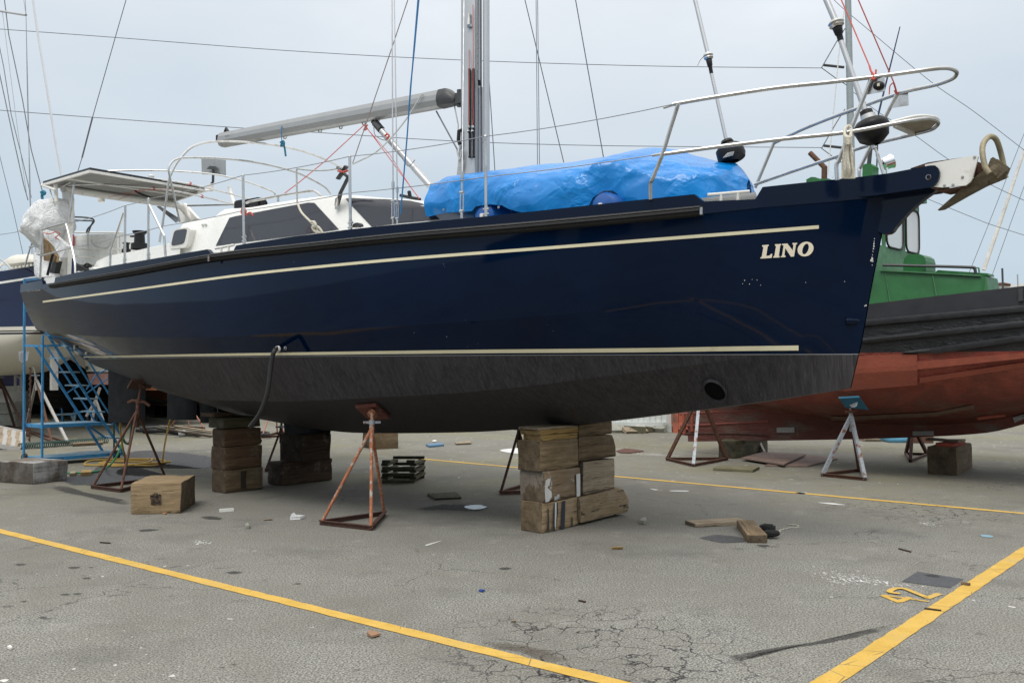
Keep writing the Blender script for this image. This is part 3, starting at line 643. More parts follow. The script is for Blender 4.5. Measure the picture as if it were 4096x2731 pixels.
# hull fittings
b = MB(); c0 = cast(2860, 1558, 0); cen_ = Vector((c0.x, c0.y, c0.z)); rg = []
for kk, off in ((1.04, .002), (1.0, .022), (.93, .030), (.88, .026), (.86, .002)):
    rg.append([cast(2860 + 47 * kk * math.cos(a) + 14 * kk * math.sin(a), 1560 + 44 * kk * math.sin(a) + 4 * kk * math.cos(a), off) for a in [2 * math.pi * i / 36 for i in range(36)]])
b.grid(rg, True); thr = Y(b, 'thruster_tunnel', M['hull'])
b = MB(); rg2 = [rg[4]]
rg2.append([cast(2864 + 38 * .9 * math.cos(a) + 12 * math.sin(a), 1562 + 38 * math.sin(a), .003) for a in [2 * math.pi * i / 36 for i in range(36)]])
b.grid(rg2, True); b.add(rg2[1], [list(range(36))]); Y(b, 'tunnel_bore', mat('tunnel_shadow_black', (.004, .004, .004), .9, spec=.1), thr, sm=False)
b = MB(); a0, a1 = cast(3380, 1284, .0), cast(3440, 1283, .0); pts = [a0.lerp(a1, k) for k in (0, .02, .4, .75, .95, 1)]; rad = [.002, .034, .033, .024, .012, .003]
b.tube(pts, rad, 12, flat=1); Y(b, 'hull_pod', M['navy2'])
b = MB(); a0 = cast(1112, 1392, .003); b.lathe(a0, (0, 1, 0), [(-.01, .04), (.006, .04), (.008, .02), (-.01, .019)], 18); Y(b, 'skin_fitting', M['whitep'])
b = MB(); b.lathe(cast(1142, 1392, .003), (0, 1, 0), [(0, .022), (.006, .02), (.006, .012), (0, .01)], 14); Y(b, 'drain_fitting', M['steel'])
b = MB(); b.lathe(cast(306, 1388, .003), (0, 1, 0), [(0, .03), (.03, .028), (.03, .015), (0, .012)], 14); Y(b, 'exhaust_outlet', M['steel'])
b = MB(); b.lathe(cast(345, 1411, .003), (0, 1, -.2), [(0, .02), (.008, .018), (.008, .001)], 14); Y(b, 'drain_fitting', M['cream'])
# paint chips on stem
b = MB()
for (x, y, s_) in [(3497, 955, 3), (3496, 965, 3), (3495, 975, 5), (3494, 985, 5), (3493, 995, 4), (3491, 1006, 3), (3489, 1020, 3), (3488, 1034, 8), (3484, 1042, 6), (3490, 1045, 4), (3488, 1060, 3), (3463, 1221, 5), (3458, 1223, 3), (3480, 1178, 4), (2978, 1121, 2.5), (2998, 1136, 2.5), (2970, 1135, 2), (3028, 1120, 2), (3042, 1140, 2), (3008, 1118, 2), (3378, 1126, 2.5), (3222, 1130, 2)]:
    q = [cast(x + s_ * .6 * math.cos(a) * R.uniform(.6, 1.2), y + s_ * math.sin(a) * R.uniform(.7, 1.2), .0045) for a in [i * math.pi / 3 for i in range(6)]]
    if all(q): b.add(q, [[0, 1, 2, 3, 4, 5]])
Y(b, 'paint_chips', M['whitep'], sm=False)
# rudders and skegs
def fin(name, pxs, v, ytop, ybot, th=.05, m='rud'):
    b_ = MB(); (x0, x1), (x2, x3) = pxs; tp = [V(x0, ytop, v), V(x1, ytop, v)]; bt = [V(x2, ybot, v), V(x3, ybot, v)]
    ring = lambda a, c: [Vector((a.x + (c.x - a.x) * k, v + s_ * th * w_, a.z + (c.z - a.z) * k)) for k, w_, s_ in ((0, .25, 1), (.3, .7, 1), (.7, 1, 1), (.93, .7, 1), (1, 0, 1), (.93, .7, -1), (.7, 1, -1), (.3, .7, -1), (0, .25, -1))]
    r1, r2 = ring(*tp), ring(*bt); b_.grid([r1, r2], True); b_.add(r2, [list(range(9))]); b_.add(r1, [list(range(9))[::-1]])
    return Y(b_, name, M[m])
M['rud'] = mat('antifouled_rudder', (.010, .010, .0125), .6, 0, .2, 3, spec=.12)
fin('rudder', ((436, 583), (436, 581)), .85, 1475, 1690)
fin('rudder', ((671, 790), (671, 786)), -.95, 1560, 1679)
fin('skeg', ((800, 868), (804, 870)), -.25, 1600, 1691)
fin('keel', ((1140, 1330), (1143, 1318)), -.45, 1690, 1741, .09)
# bow roller bracket
b = MB()
prof = [(3420, 712), (3540, 696), (3720, 662), (3740, 662), (3752, 672), (3758, 688), (3757, 706), (3750, 724), (3738, 740), (3720, 750), (3490, 783), (3420, 790)]
b.prism([V(x, y, .17) for x, y in prof], (0, -.34, 0)); Y(b, 'bow_platform', M['navy2'], sm=False)
b = MB(); gp = [(3480, 770), (3750, 754), (3735, 768), (3700, 792), (3665, 820), (3635, 848), (3608, 878), (3585, 905), (3572, 924), (3558, 934), (3535, 938), (3500, 920)]
b.prism([V(x, y, .035) for x, y in gp], (0, -.07, 0)); Y(b, 'stem_gusset', M['navy2'], sm=False)
b = MB(); c_ = V(3714, 709, .172); b.lathe(c_, (0, 1, 0), [(0, .02), (.004, .02), (.004, .017), (0, .016)], 20); Y(b, 'roller_bolt', M['galv'])
b = MB(); b.prism([V(x, y, .14) for x, y in [(3700, 658), (3905, 620), (3913, 626), (3890, 712), (3882, 727), (3862, 742), (3768, 750), (3700, 745)]], (0, -.022, 0)); rp = Y(b, 'roller_cheek', M['whitep'], sm=False)
b = MB(); b.prism([V(x, y, -.118) for x, y in [(3700, 658), (3905, 620), (3913, 626), (3890, 712), (3882, 727), (3862, 742), (3768, 750), (3700, 745)]], (0, -.022, 0)); Y(b, 'roller_cheek', M['whitep'], sm=False)
b = MB(); b.prism([V(x, y, .11) for x, y in [(3745, 748), (3770, 757), (3868, 742), (3868, 747), (3775, 765), (3735, 756)]], (0, -.2, 0)); Y(b, 'roller_channel', M['rust'], sm=False)
b = MB()
for x, y in ((3898, 629), (3850, 709), (3778, 742), (3812, 739)): b.lathe(V(x, y, .142), (0, 1, 0), [(0, .011), (.006, .009), (.007, .001)], 10)
Y(b, 'cheek_bolts', M['galv'], rp)
b = MB(); b.tube([V(3880, 665, .1), V(3880, 665, -.1)], .05, 14); b.tube([V(3770, 740, .1), V(3770, 740, -.1)], .035, 12); Y(b, 'bow_roller', M['rustd'])
# pulpit
PR = .0165
def sp(pts, k=5): return smooth([V(*p_) for p_ in pts], k)
pp = []
def pul(name, pts, r=PR, k=5, m='steel', par=None): return Y(MB().tube(sp(pts, k), r, 10), name, M[m], par or pulpit)
pulpit = MB(); topr = [(2690, 418, 1.12), (2850, 390, 1.0), (3100, 352, .78), (3300, 331, .6), (3490, 309, .44), (3650, 287, .33), (3740, 275, .25), (3790, 273, .17), (3820, 282, .08), (3827, 295, 0), (3812, 314, -.1), (3765, 333, -.2), (3720, 345, -.27), (3620, 367, -.34), (3520, 400, -.46), (3420, 437, -.58), (3320, 473, -.7), (3220, 513, -.82), (3160, 541, -.9), (3095, 573, -1.0)]
pulpit = Y(pulpit.tube(sp(topr), PR, 10), 'pulpit', M['steel'])
midr = [(2650, 617, 1.12), (2930, 580, .85), (3160, 553, .7), (3390, 529, .5), (3565, 497, .36), (3670, 478, .26), (3725, 475, .15), (3752, 489, .03), (3745, 505, -.06), (3720, 520, -.12), (3650, 538, -.22), (3505, 573, -.4), (3410, 602, -.52), (3350, 625, -.62), (3180, 682, -.8), (3020, 738, -1.0)]
pul('middle_rail', midr)
pul('pulpit_leg', [(2712, 420, 1.12), (2680, 520, 1.12), (2650, 617, 1.12), (2612, 712, 1.10), (2602, 735, 1.08), (2602, 798, 1.06)], k=4)
pul('pulpit_leg', [(3485, 314, .44), (3400, 527, .46), (3358, 636, .46), (3346, 660, .46), (3349, 722, .46)], k=4)
pul('pulpit_leg', [(3588, 378, -.37), (3530, 490, -.4), (3444, 664, -.42), (3438, 680, -.42), (3438, 712, -.42)], k=4)
pul('pulpit_leg', [(3095, 573, -1.0), (3020, 752, -1.0)], k=2)
b = MB(); b.prism([V(x, y, v_) for x, y, v_ in [(3575, 503, .33), (3650, 485, .26), (3710, 477, .14), (3748, 490, .02), (3720, 516, -.1), (3655, 532, -.2)]], (0, 0, .015)); Y(b, 'bow_seat', M['teak'], pulpit, sm=False)
b = MB().tube(sp([(3560, 490, .35), (3665, 465, .26), (3735, 468, .13), (3755, 482, .02)]), .012, 8); b.bar(V(3580, 503, .33), V(3655, 536, -.2), .03, .03); Y(b, 'seat_edge', M['whitep'], pulpit)
for nm, q, c_, v_ in (('light_plate', [(3462, 380), (3486, 318), (3538, 308), (3540, 366)], (3514, 343), .42), ('light_plate', [(3565, 433), (3597, 378), (3632, 370), (3635, 422)], None, -.36)):
    b = MB(); b.prism([V(x, y, v_) for x, y in q], (0, -.004, 0)); pl_ = Y(b, nm, M['steel'], pulpit, sm=False)
    if c_: b = MB().ball(V(*c_, v_ + .012), .034, 14, (1.25, .7, 1)); Y(b, 'nav_light', M['black'], pl_); Y(MB().box(V(3514, 340, v_ + .035), (.018, .012, .022)), 'nav_light_lens', mat('lamp_lens', (.6, .58, .45), .2), pl_)
# furlers / forestays
def stay(name, a, b_, r, m): return Y(MB().tube([a, b_], r, 10), name, M[m])
def furler(top_, j0, j1, bot, dr, v, r):
    f1 = Y(MB().tube([V(*top_, v), V(*j0, v)], r, 12), 'forestay_foil', M['alu'])
    Y(MB().tube([V(*j1, v), V(*bot, v)], r * .86, 12), 'lower_foil', M['alu'], f1)
    ax = (V(*j0, v) - V(*j1, v)).normalized(); p0 = V(*j0, v); L_ = (V(*j0, v) - V(*j1, v)).length
    Y(MB().lathe(p0, -ax, [(-.005, r), (0, r * 2.0), (.02, r * 2.5), (.035, r * 2.1), (.045, r * 2.3), (.06, r * 1.6), (.06, r)], 18), 'halyard_swivel', M['steel'], f1)
    Y(MB().lathe(p0, -ax, [(.055, r * 1.1), (.07, r * 1.5), (.12, r * 1.25), (.13, r * .95), (L_, r * .9)], 14), 'swivel_sleeve', M['black'], f1)
    return f1, ax
V0 = 0
f1, ax1 = furler((3280, -60), (3342, 85), (3364, 165), (3462, 450), None, 0.0, .027)
c_ = V(3491, 525, 0)
drm = Y(MB().lathe(V(3462, 440, 0), (V(3500, 560, 0) - V(3462, 440, 0)), [(0, .03), (.01, .05), (.06, .055), (.065, .05), (.10, .06), (.105, .11), (.14, .14), (.165, .145), (.19, .135), (.25, .12), (.29, .07), (.31, .03)], 22), 'furling_drum', M['black'], f1)
Y(MB().lathe(V(3470, 462, 0), (V(3500, 560, 0) - V(3462, 440, 0)), [(0, .056), (.0, .06), (.04, .062), (.04, .05)], 20), 'drum_collar', M['steel'], f1)
Y(MB().tube([V(3489, 570, 0), V(3512, 620, 0)], .011, 8).tube([V(3490, 572, 0), V(3500, 595, 0)], .02, 8).tube([V(3508, 615, 0), V(3535, 698, 0)], .014, 8), 'stay_toggle', M['steel'], f1)
f2, ax2 = furler((2766, -60), (2831, 215), (2846, 296), (2905, 562), None, 0.0, .019)
Y(MB().lathe(V(2905, 560, 0), (V(2935, 650, 0) - V(2905, 560, 0)), [(0, .02), (.005, .05), (.03, .06), (.035, .05), (.06, .05), (.065, .10), (.09, .125), (.16, .13), (.2, .115), (.22, .05)], 22), 'furling_drum', M['black'], f2)
Y(MB().tube([V(2818, 222, 0), V(2800, 240, .02), V(2790, 262, .04)], .006, 6), 'swivel_lever', M['steel'], f2)
b = MB()
for k in range(7): b.tube([V(2893 + k * 6, 632 - k * 1.5, .128), V(2912 + k * 4, 612 - k * 1, .128)], .004, 5)
Y(b, 'drum_line', M['rope'], f2)
# mast
mu = V(1880, 700, 0).x
zt0 = YF.zy(mu, 0, -120)
def mpt(px, py, v=0): return V(px, py, v)
b = MB(); sec = [(-.13, .03), (-.12, .06), (-.08, .083), (0, .09), (.08, .07), (.115, .035), (.12, 0)]; sec = [(x, y) for x, y in sec] + [(x, -y) for x, y in sec[::-1][1:]]
mc = V(1882, 600, 0)
zb = sz(mu) - .05
mrow = [[Vector((mc.x + x, y, z)) for x, y in sec] for z in (zb, zt0)]
b.grid(mrow, True); mast = Y(b, 'mast', M['alu'])
def onm(px, py, v=.092): return V(px, py, v)
b = MB().tube([onm(1946, 705, .02), onm(1945, -80, .02)], .036, 14); Y(b, 'mast_pole', M['alu'], mast)
b = MB().bar(onm(1911, 320, .075), onm(1909, -80, .075), .016, .012)
Y(b, 'mast_track', M['alu2'], mast); b = MB()
for k in range(11): b.ball(onm(1910, 15 + k * 30, .084), .004, 6)
Y(b, 'track_holes', M['black'], mast); Y(MB().bar(onm(1917, 322, .06), onm(1918, 342, .06), .026, .02), 'track_stop', M['black'], mast)
Y(MB().tube([onm(1925, 705, .0), onm(1922, -80, .0)], .009, 8).tube([onm(1929, 705, -.02), onm(1928, 350, -.02)], .007, 8), 'halyard', M['roped'], mast)
for x in (1878, 1894):
    q = Y(MB().tube([onm(x, 276, .11), onm(x + 1, 560, .11)], .0145, 10).tube([onm(x + 1, 560, .11), onm(x + 1, 632, .11)], .0125, 8).ball(onm(x + 1, 627, .11), .018, 8), 'batten_tube', M['black'], mast)
    Y(MB().tube([onm(x - 2, 200 if x < 1885 else 20, .10), onm(x - 1, 260, .12), onm(x - 2, 400, .127), onm(x, 470, .127), onm(x - 3, 505, .128)], .004, 6), 'lashing', M['red'], q)
    Y(MB().tube([onm(x - 3, 503, .13), onm(x - 3, 512, .13)], .016, 8).tube([onm(x - 6, 523, .13), onm(x - 3, 528, .13)], .017, 8), 'end_fitting', M['steel'], q)
Y(MB().tube([onm(1877, 58, .1), onm(1875, 100, .115), onm(1873, 110, .1)], .02, 8).box(onm(1878, 104, .1), (.05, .03, .03)), 'mast_cleat', M['steel'], mast)
Y(MB().tube([onm(1850, 520, .05), onm(1836, 525, .1), onm(1834, 560, .1), onm(1840, 578, .1)], .022, 8), 'mast_winch', M['black'], mast)
b = MB()
for k in range(8): b.tube(sp([(1838 + k * 1.5, 580, .1), (1836 + k * 1.2, 620, .12 - k * .01), (1834 + k * 2, 650, .12), (1828 + k * 2.5, 705, .1)], 3), .006, 5)
b.tube(sp([(1828, 600, .13), (1838, 640, .14), (1846, 600, .13)], 4), .01, 6); Y(b, 'halyard_coil', M['rope'], mast)
# boom
b = MB(); L0, L1 = V(893, 562, 0), V(1768, 398, 0); h0 = (V(900, 535, 0) - V(900, 590, 0)).length * .5; h1 = (V(1765, 362, 0) - V(1765, 432, 0)).length * .5
secb = [(-.03, 1), (-.07, .93), (-.095, .35), (-.10, -.25), (-.075, -.85), (-.03, -1)]; secb = secb + [(-x, y) for x, y in secb[::-1]]
up = Vector((0, 0, 1)); d = (L1 - L0).normalized(); upb = (up - d * up.dot(d)).normalized()
b.grid([[p_ + Vector((0, x, 0)) + upb * (y * hh) for x, y in secb] for p_, hh in ((L0, h0), (L1, h1))], True)
for p_, hh in ((L0, h0),): b.add([p_ + Vector((0, x, 0)) + upb * (y * hh) for x, y in secb], [list(range(12))])
boom = Y(b, 'boom', M['alu2'], sm=False)
b = MB(); E1 = V(1815, 390, 0)
b.grid([[p_ + Vector((0, x * k, 0)) + upb * (y * hh) for x, y in secb] for p_, hh, k in ((L1, h1 * 1.03, 1.04), (V(1795, 392, 0), h1 * 1.0, 1.04), (V(1820, 400, 0), h1 * .62, .8), (V(1828, 402, 0), h1 * .4, .5))], True); Y(b, 'boom_end_casting', M['dgrey'], boom)
Y(MB().tube([V(1825, 400, 0), V(1845, 395, 0)], .03, 8).box(V(1840, 395, 0), (.1, .08, .12)).tube([V(1838, 360, 0), V(1838, 428, 0)], .03, 8), 'gooseneck', M['dgrey'], boom)
Y(MB().box(L0 + Vector((.05, 0, .03)), (.1, .12, .1)).tube([V(900, 530, 0), V(905, 515, 0), V(915, 530, .02)], .022, 8), 'boom_end_cap', M['black'], boom)
b = MB()
for x, y in ((1140, 550), (1280, 525), (1363, 510), (1455, 494), (1510, 484)): b.tube([V(x - 7, y - 4, 0), V(x - 4, y + 5, 0), V(x + 4, y + 5, 0), V(x + 7, y - 4, 0)], .009, 6)
Y(b, 'boom_eye', M['steel'], boom)
textmesh('SELD\u00c9N', lambda x, y: V(924 + 17 * x, 552 - 1.5 * x - y * 5, -.0) + Vector((0, .104, 0)), 'boom_lettering', M['black'], boom)
vg = Y(MB().tube([V(1528, 525, 0), V(1722, 745, 0)], .042, 14), 'vang', M['alu'])
Y(MB().tube([V(1502, 493, 0), V(1525, 520, 0)], .05, 8).tube([V(1490, 488, 0), V(1506, 498, 0)], .025, 8), 'vang_fitting', M['dgrey'], vg)
Y(MB().tube(sp([(1540, 545, .06), (1548, 537, .06), (1556, 545, .06), (1546, 556, .06)], 4), .012, 6), 'vang_lashing', M['red'], vg)
# standing and running rigging
def rig(name, pts, r, m, k=1): return Y(MB().tube([V(*p_) for p_ in pts] if k == 1 else sp(pts, k), r, 6), name, M[m])
def turn(p0, p1, r=.018):  # turnbuckle
    a, c_ = V(*p0), V(*p1); m1_ = a.lerp(c_, .15); m2_ = a.lerp(c_, .45); m3_ = a.lerp(c_, .85)
    b_ = MB().tube([a, m1_], r * .75, 8).tube([m1_, m2_], r * .45, 8)
    o_ = Vector((r * .8, 0, 0)); b_.tube([m2_ - o_, m3_ - o_], r * .35, 6).tube([m2_ + o_, m3_ + o_], r * .35, 6).tube([m2_ - o_ * 1.3, m2_ + o_ * 1.3], r * .6, 8).tube([m3_ - o_ * 1.3, m3_ + o_ * 1.3], r * .6, 8).tube([m3_, c_], r * .6, 8)
    return Y(b_, 'turnbuckle', M['steel'])
sv = edge(1572, 890, .1).y
rig('shroud', [(1567, -60, sv - .3), (1572, 735, sv)], .0065, 'wire'); turn((1572, 728, sv), (1573, 898, sv), .02)
rig('shroud', [(1576, -60, sv - .3), (1589, 760, sv)], .0055, 'wire'); turn((1589, 748, sv), (1589, 896, sv), .017)
s3 = edge(1847, 870, .1).y
rig('shroud', [(1857, -60, s3 - .5), (1849, 690, s3)], .0065, 'wire'); turn((1849, 686, s3), (1847, 872, s3), .022)
rig('shroud', [(1955, 300, -1.4), (1980, 690, -1.7)], .006, 'darkwire'); rig('shroud', [(2090, -40, -1.2), (2255, 650, -1.55)], .006, 'darkwire'); rig('shroud', [(2295, -40, -1.0), (2414, 630, -1.35)], .006, 'darkwire')
rig('halyard', [(2144, -40, -1.2), (2150, 665, -1.4)], .005, 'wire'); rig('halyard', [(2150, -40, -1.2), (2158, 665, -1.4)], .005, 'wire')
bl = Y(MB().tube([V(1679, -40, sv), V(1657, 200, sv), V(1642, 350, sv), V(1629, 540, sv), V(1602, 858, sv)], .007, 6).tube([V(1675, -40, sv), V(1655, 200, sv), V(1629, 540, sv)], .006, 6), 'flag_halyard', M['bluerope'])
rig('topping_lift', [(1645, -40, .2), (1565, 200, .2), (1410, 655, .6)], .006, 'rustcord')
rig('preventer_line', [(1692, 377, .1), (1680, 390, .12), (1630, 470, .2), (1570, 545, .35), (1500, 612, .5), (1410, 657, .7)], .009, 'rope', 3)
rig('lashing_line', [(1455, 502, .1), (1300, 645, .5), (1190, 735, .8), (1132, 778, .95)], .006, 'red'); rig('lashing_line', [(1462, 505, .1), (1570, 650, .3), (1677, 795, .5)], .005, 'red'); rig('lashing_line', [(1466, 512, .1), (1560, 620, .3), (1650, 760, .5)], .004, 'red')
rig('lashing_line', [(1455, 500, .12), (1468, 515, .13), (1455, 520, .13), (1470, 500, .13)], .01, 'red', 4)
rig('backstay', [(513, -30, 0), (461, 151, .1), (370, 470, .3)], .007, 'darkwire'); rig('backstay', [(370, 470, .3), (328, 632, .4)], .014, 'darkwire'); rig('backstay', [(330, 625, .4), (300, 722, .5), (220, 1000, 1.2)], .007, 'darkwire')
rig('main_sheet', [(1745, 445, 0), (1830, 600, 0)], .009, 'roped'); rig('main_sheet', [(1815, 412, 0), (1833, 500, .02), (1832, 525, .03)], .008, 'rope')
rig('downhaul', [(1495, 510, .05), (1500, 540, .1), (1525, 558, .12), (1545, 562, .1)], .005, 'roped', 4); rig('downhaul', [(1552, 560, .06), (1600, 620, .1), (1632, 665, .08), (1660, 640, .05)], .005, 'roped', 4)
tl = rig('teal_tie', [(1130, 490, .0), (1126, 510, .11), (1127, 560, .11), (1131, 575, .1)], .006, 'bluerope', 3)
Y(MB().tube(sp([(1122, 570, .1), (1134, 565, .12), (1136, 580, .12), (1124, 584, .12), (1130, 572, .12), (1138, 590, .1), (1143, 625, .1)], 5), .013, 7), 'tie_knot', M['tealrope'], tl)
# stanchions + lifelines
def post(x0, y0, x1, y1, r=.0145, inset=.07, name='stanchion'):
    p_ = edge(x0, y0, inset); z1 = YF.zy(p_.x, p_.y, y1); tp = V(x1, y1, p_.y); tp.z = z1
    s_ = Y(MB().tube([p_ - Vector((0, 0, .08)), tp], r, 10).ball(tp, r * 1.05, 8), name, M['steel']); 
    b_ = MB()
    for k in (.0, .045): b_.tube([p_ + Vector((-.035, 0, .02 + k)), p_ + Vector((.035, 0, .02 + k))], .009, 6)
    b_.tube([p_ + Vector((0, 0, -.02)), p_ + Vector((0, 0, .09))], r * 1.25, 10)
    Y(b_, 'stanchion_clamp', M['steel'], s_); return tp
tops = [post(499, 1060, 501, 822), post(594, 1040, 594, 795), post(977, 972, 972, 700), post(1402, 918, 1399, 625), post(1945, 866, 1942, 545)]
ev = edge(661, 1022, .07).y
Y(MB().tube(sp([(597, 820, ev), (650, 930, ev), (657, 950, ev), (662, 1026, ev)], 4), .0145, 9), 'stanchion_brace', M['steel']); ev = edge(441, 1065, .07).y
Y(MB().tube(sp([(496, 850, ev), (450, 985, ev), (443, 1005, ev), (441, 1070, ev)], 4), .0145, 9), 'stanchion_brace', M['steel'])
pul_end = V(2690, 418, 1.12)
q = [pul_end] + tops[::-1] + [edge(275, 893, .1)]
def sag(a, b_, s_=.012): return [a.lerp(b_, k / 6) - Vector((0, 0, s_ * 4 * (k / 6) * (1 - k / 6) * (b_ - a).length)) for k in range(7)]
b = MB()
for a, c_ in zip(q, q[1:]): b.tube(sag(a, c_), .0042, 6)
Y(b, 'lifeline', M['wire'])
b = MB(); q = [V(2640, 617, 1.1)] + [edge(x, y, .07) for x, y in ((1944, 708), (1401, 772), (976, 842), (650, 905), (595, 920), (501, 940), (290, 992))]
for a, c_ in zip(q, q[1:]): b.tube(sag(a, c_, .006), .0042, 6)
Y(b, 'lifeline', M['wire'])
Y(MB().tube([V(2655, 432, 1.1), V(2690, 421, 1.1)], .011, 8), 'lifeline_tensioner', M['steel']); Y(MB().tube([V(2610, 623, 1.1), V(2650, 615, 1.1)], .011, 8), 'lifeline_tensioner', M['steel'])
b = MB()
for (x0, x1, y) in ((2830, 2998, 774), (862, 936, 985)):
    a, c_ = edge(x0, y + (6 if x0 > 2000 else 9), .03), edge(x1, y - (8 if x0 > 2000 else 5), .03); b.tube([a, c_], .014, 8)
    for k in (.32, .72): m_ = a.lerp(c_, k); b.tube([m_, m_ - Vector((0, 0, .1))], .013, 8)
    Y(b, 'mooring_cleat', M['whitep']); b = MB()
# coachroof
cV = lin([(3.2, .0), (3.55, .5), (3.9, .8), (4.4, 1.04), (5.0, 1.17), (5.6, 1.25), (9.4, 1.3), (12, 1.25)])
cv = curve([(3.1, .02), (3.4, .45), (3.8, .76), (4.4, 1.04), (5.0, 1.17), (5.8, 1.25), (9.4, 1.3), (12, 1.25)])
ctop = lin([(700, 900), (712, 893), (858, 862), (872, 848), (897, 832), (1000, 825), (1100, 807), (1200, 790), (1285, 780), (1400, 777), (1500, 787), (1600, 793), (1700, 802), (1800, 830), (1900, 862)])
cu = []; 
p_ = V(712, 893, 1.3); uA = p_.x; n_c = 90
lo, sh, mdv, hi = [], [], [], []
for i in range(n_c + 1):
    u = 3.12 + (uA - 3.12) * i / n_c; v = cv(u); z = YF.zt(u, v - .06, ctop); z0 = sz(u) - .1
    lo.append(Vector((u, v + .05, z0))); sh.append(Vector((u, v - .03, z - .07))); mdv.append(Vector((u, v - .07, z - .015))); hi.append(Vector((u, v - .14, z)))
roof = [Vector((p_.x, p_.y * .5, p_.z + .03)) for p_ in hi]; rc = [Vector((p_.x, 0, p_.z + .04)) for p_ in hi]
mir = lambda r_: [Vector((p_.x, -p_.y, p_.z)) for p_ in r_]
b = MB(); rws = [lo, sh, mdv, hi, roof, rc, mir(roof), mir(hi), mir(mdv), mir(sh), mir(lo)]; b.grid(rws)
for e_ in (0, -1): q = [r_[e_] for r_ in rws]; b.add(q, [list(range(len(q)))])
cabin = Y(b, 'coachroof', M['white']); cbvh = BVHTree.FromPolygons([tuple(v) for v in b.v], b.f)
def win(name, topl, botl, n=14, m='glass', off=.006, par=None):
    b_ = MB(); rt = []
    tp = [(topl[0][0] + (topl[-1][0] - topl[0][0]) * k / n) for k in range(n + 1)]; ft = lin(topl); fb = lin(botl)
    R1 = []; R2 = []
    for k in range(n + 1):
        xt = topl[0][0] + (topl[-1][0] - topl[0][0]) * k / n; xb = botl[0][0] + (botl[-1][0] - botl[0][0]) * k / n
        cc_ = [cast(xt + (xb - xt) * q_ / 8, ft(xt) + (fb(xb) - ft(xt)) * q_ / 8, off, cbvh) for q_ in range(9)]
        if all(cc_): R1.append(cc_)
    mids = R1
    b_.grid(mids); return Y(b_, name, M[m], par or cabin)
win('side_window', [(919, 872), (940, 866), (1150, 826), (1252, 808), (1259, 812)], [(864, 984), (1000, 966), (1200, 942), (1357, 918)])
win('side_window', [(1383, 797), (1400, 794), (1540, 798), (1640, 804), (1690, 815)], [(1488, 908), (1600, 893), (1700, 884), (1760, 879)], n=20)
b = MB()  # porthole
def rrect(pts, k=4):
    out = []
    n = len(pts)
    for i in range(n):
        p0, p1, p2 = Vector(pts[i - 1]), Vector(pts[i]), Vector(pts[(i + 1) % n]); a = p1.lerp(p0, .22); c_ = p1.lerp(p2, .22)
        for j in range(k + 1): t_ = j / k; out.append(a * (1 - t_) ** 2 + p1 * 2 * t_ * (1 - t_) + c_ * t_ * t_)
    return out
def plate(b_, pts, v, th, off=0): b_.prism([V(p_.x, p_.y, v) for p_ in rrect(pts)], (0, th, 0)); return b_
def platec(pts, off, tree):
    q = rrect(pts); return [cast(p_.x, p_.y, off, tree) for p_ in q]
po = [(676, 996), (692, 916), (762, 908), (746, 990)]; pi_ = [(683, 984), (697, 922), (748, 914), (735, 974)]
pv = 1.36
Y(MB().prism([V(p_.x, p_.y, pv) for p_ in rrect(po)], (0, -.09, 0)), 'porthole_frame', M['whitep'], cabin, sm=False)
Y(MB().prism([V(p_.x, p_.y, pv + .006) for p_ in rrect(pi_)], (0, -.01, 0)), 'porthole', M['glass'], cabin, sm=False)
b = MB(); b.ball(cast(814, 900, .01, cbvh), .018, 8); b.ball(cast(826, 899, .01, cbvh), .018, 8); Y(b, 'cabin_socket', M['steel'], cabin)
# grab rail on roof, spray hood pieces
Y(MB().tube([V(x, y, 1.05) for x, y in ((985, 812), (1000, 806), (1130, 780), (1230, 765), (1255, 763), (1272, 772), (1284, 785))], .016, 8).tube([V(1112, 783, 1.05), V(1113, 808, 1.05)], .014, 8), 'grab_rail', M['steel'], cabin)
b = MB().box(V(1000, 815, .9), (.5, .12, .09)).box(V(970, 825, .95), (.15, .1, .14)).tube([V(1030, 820, .9), V(1060, 812, .9)], .04, 8); Y(b, 'instrument_pod', M['black'], cabin)
Y(MB().tube([V(1602, 782, .4), V(1640, 790, .4), V(1680, 798, .4)], .02, 6).bar(V(1636, 765, .4), V(1641, 790, .4), .03, .03), 'wiper_arm', M['black'], cabin)
Y(MB().tube(sp([(1386, 665, 1.3), (1370, 690, 1.3), (1352, 716, 1.3)], 4), .035, 6, flat=.4).tube(sp([(1352, 670, 1.3), (1372, 692, 1.3), (1392, 708, 1.3)], 4), .03, 6, flat=.5).tube([V(1392, 712, 1.28), V(1360, 775, 1.25)], .02, 8).tube([V(1362, 775, 1.25), V(1350, 818, 1.2)], .024, 8), 'block_and_strap', M['dgrey'])
Y(MB().tube(sp([(1352, 684, 1.33), (1375, 688, 1.35), (1392, 682, 1.33)], 4), .012, 6), 'strap_lashing', M['red'])
Y(MB().tube([V(1345, 822, 1.22), V(1352, 790, 1.24)], .022, 8).box(V(1348, 815, 1.2), (.05, .02, .12)), 'sheet_track', M['steel'])
fb_ = Y(MB().tube([V(1190, 675, 1.5), V(1186, 680, 1.5), V(1187, 740, 1.5), V(1189, 810, 1.5)], .01, 8), 'furling_line', M['rope'])
Y(MB().tube(sp([(1190, 812, 1.5), (1205, 848, 1.52), (1240, 885, 1.55), (1262, 908, 1.58), (1270, 930, 1.58)], 4), .012, 7).tube(sp([(1245, 888, 1.6), (1258, 890, 1.62), (1262, 905, 1.62), (1250, 908, 1.6), (1262, 925, 1.6), (1285, 932, 1.58)], 4), .016, 7).tube(sp([(1255, 900, 1.6), (1275, 910, 1.6), (1290, 930, 1.58)], 3), .013, 7), 'line_knot', M['ropew'], fb_)
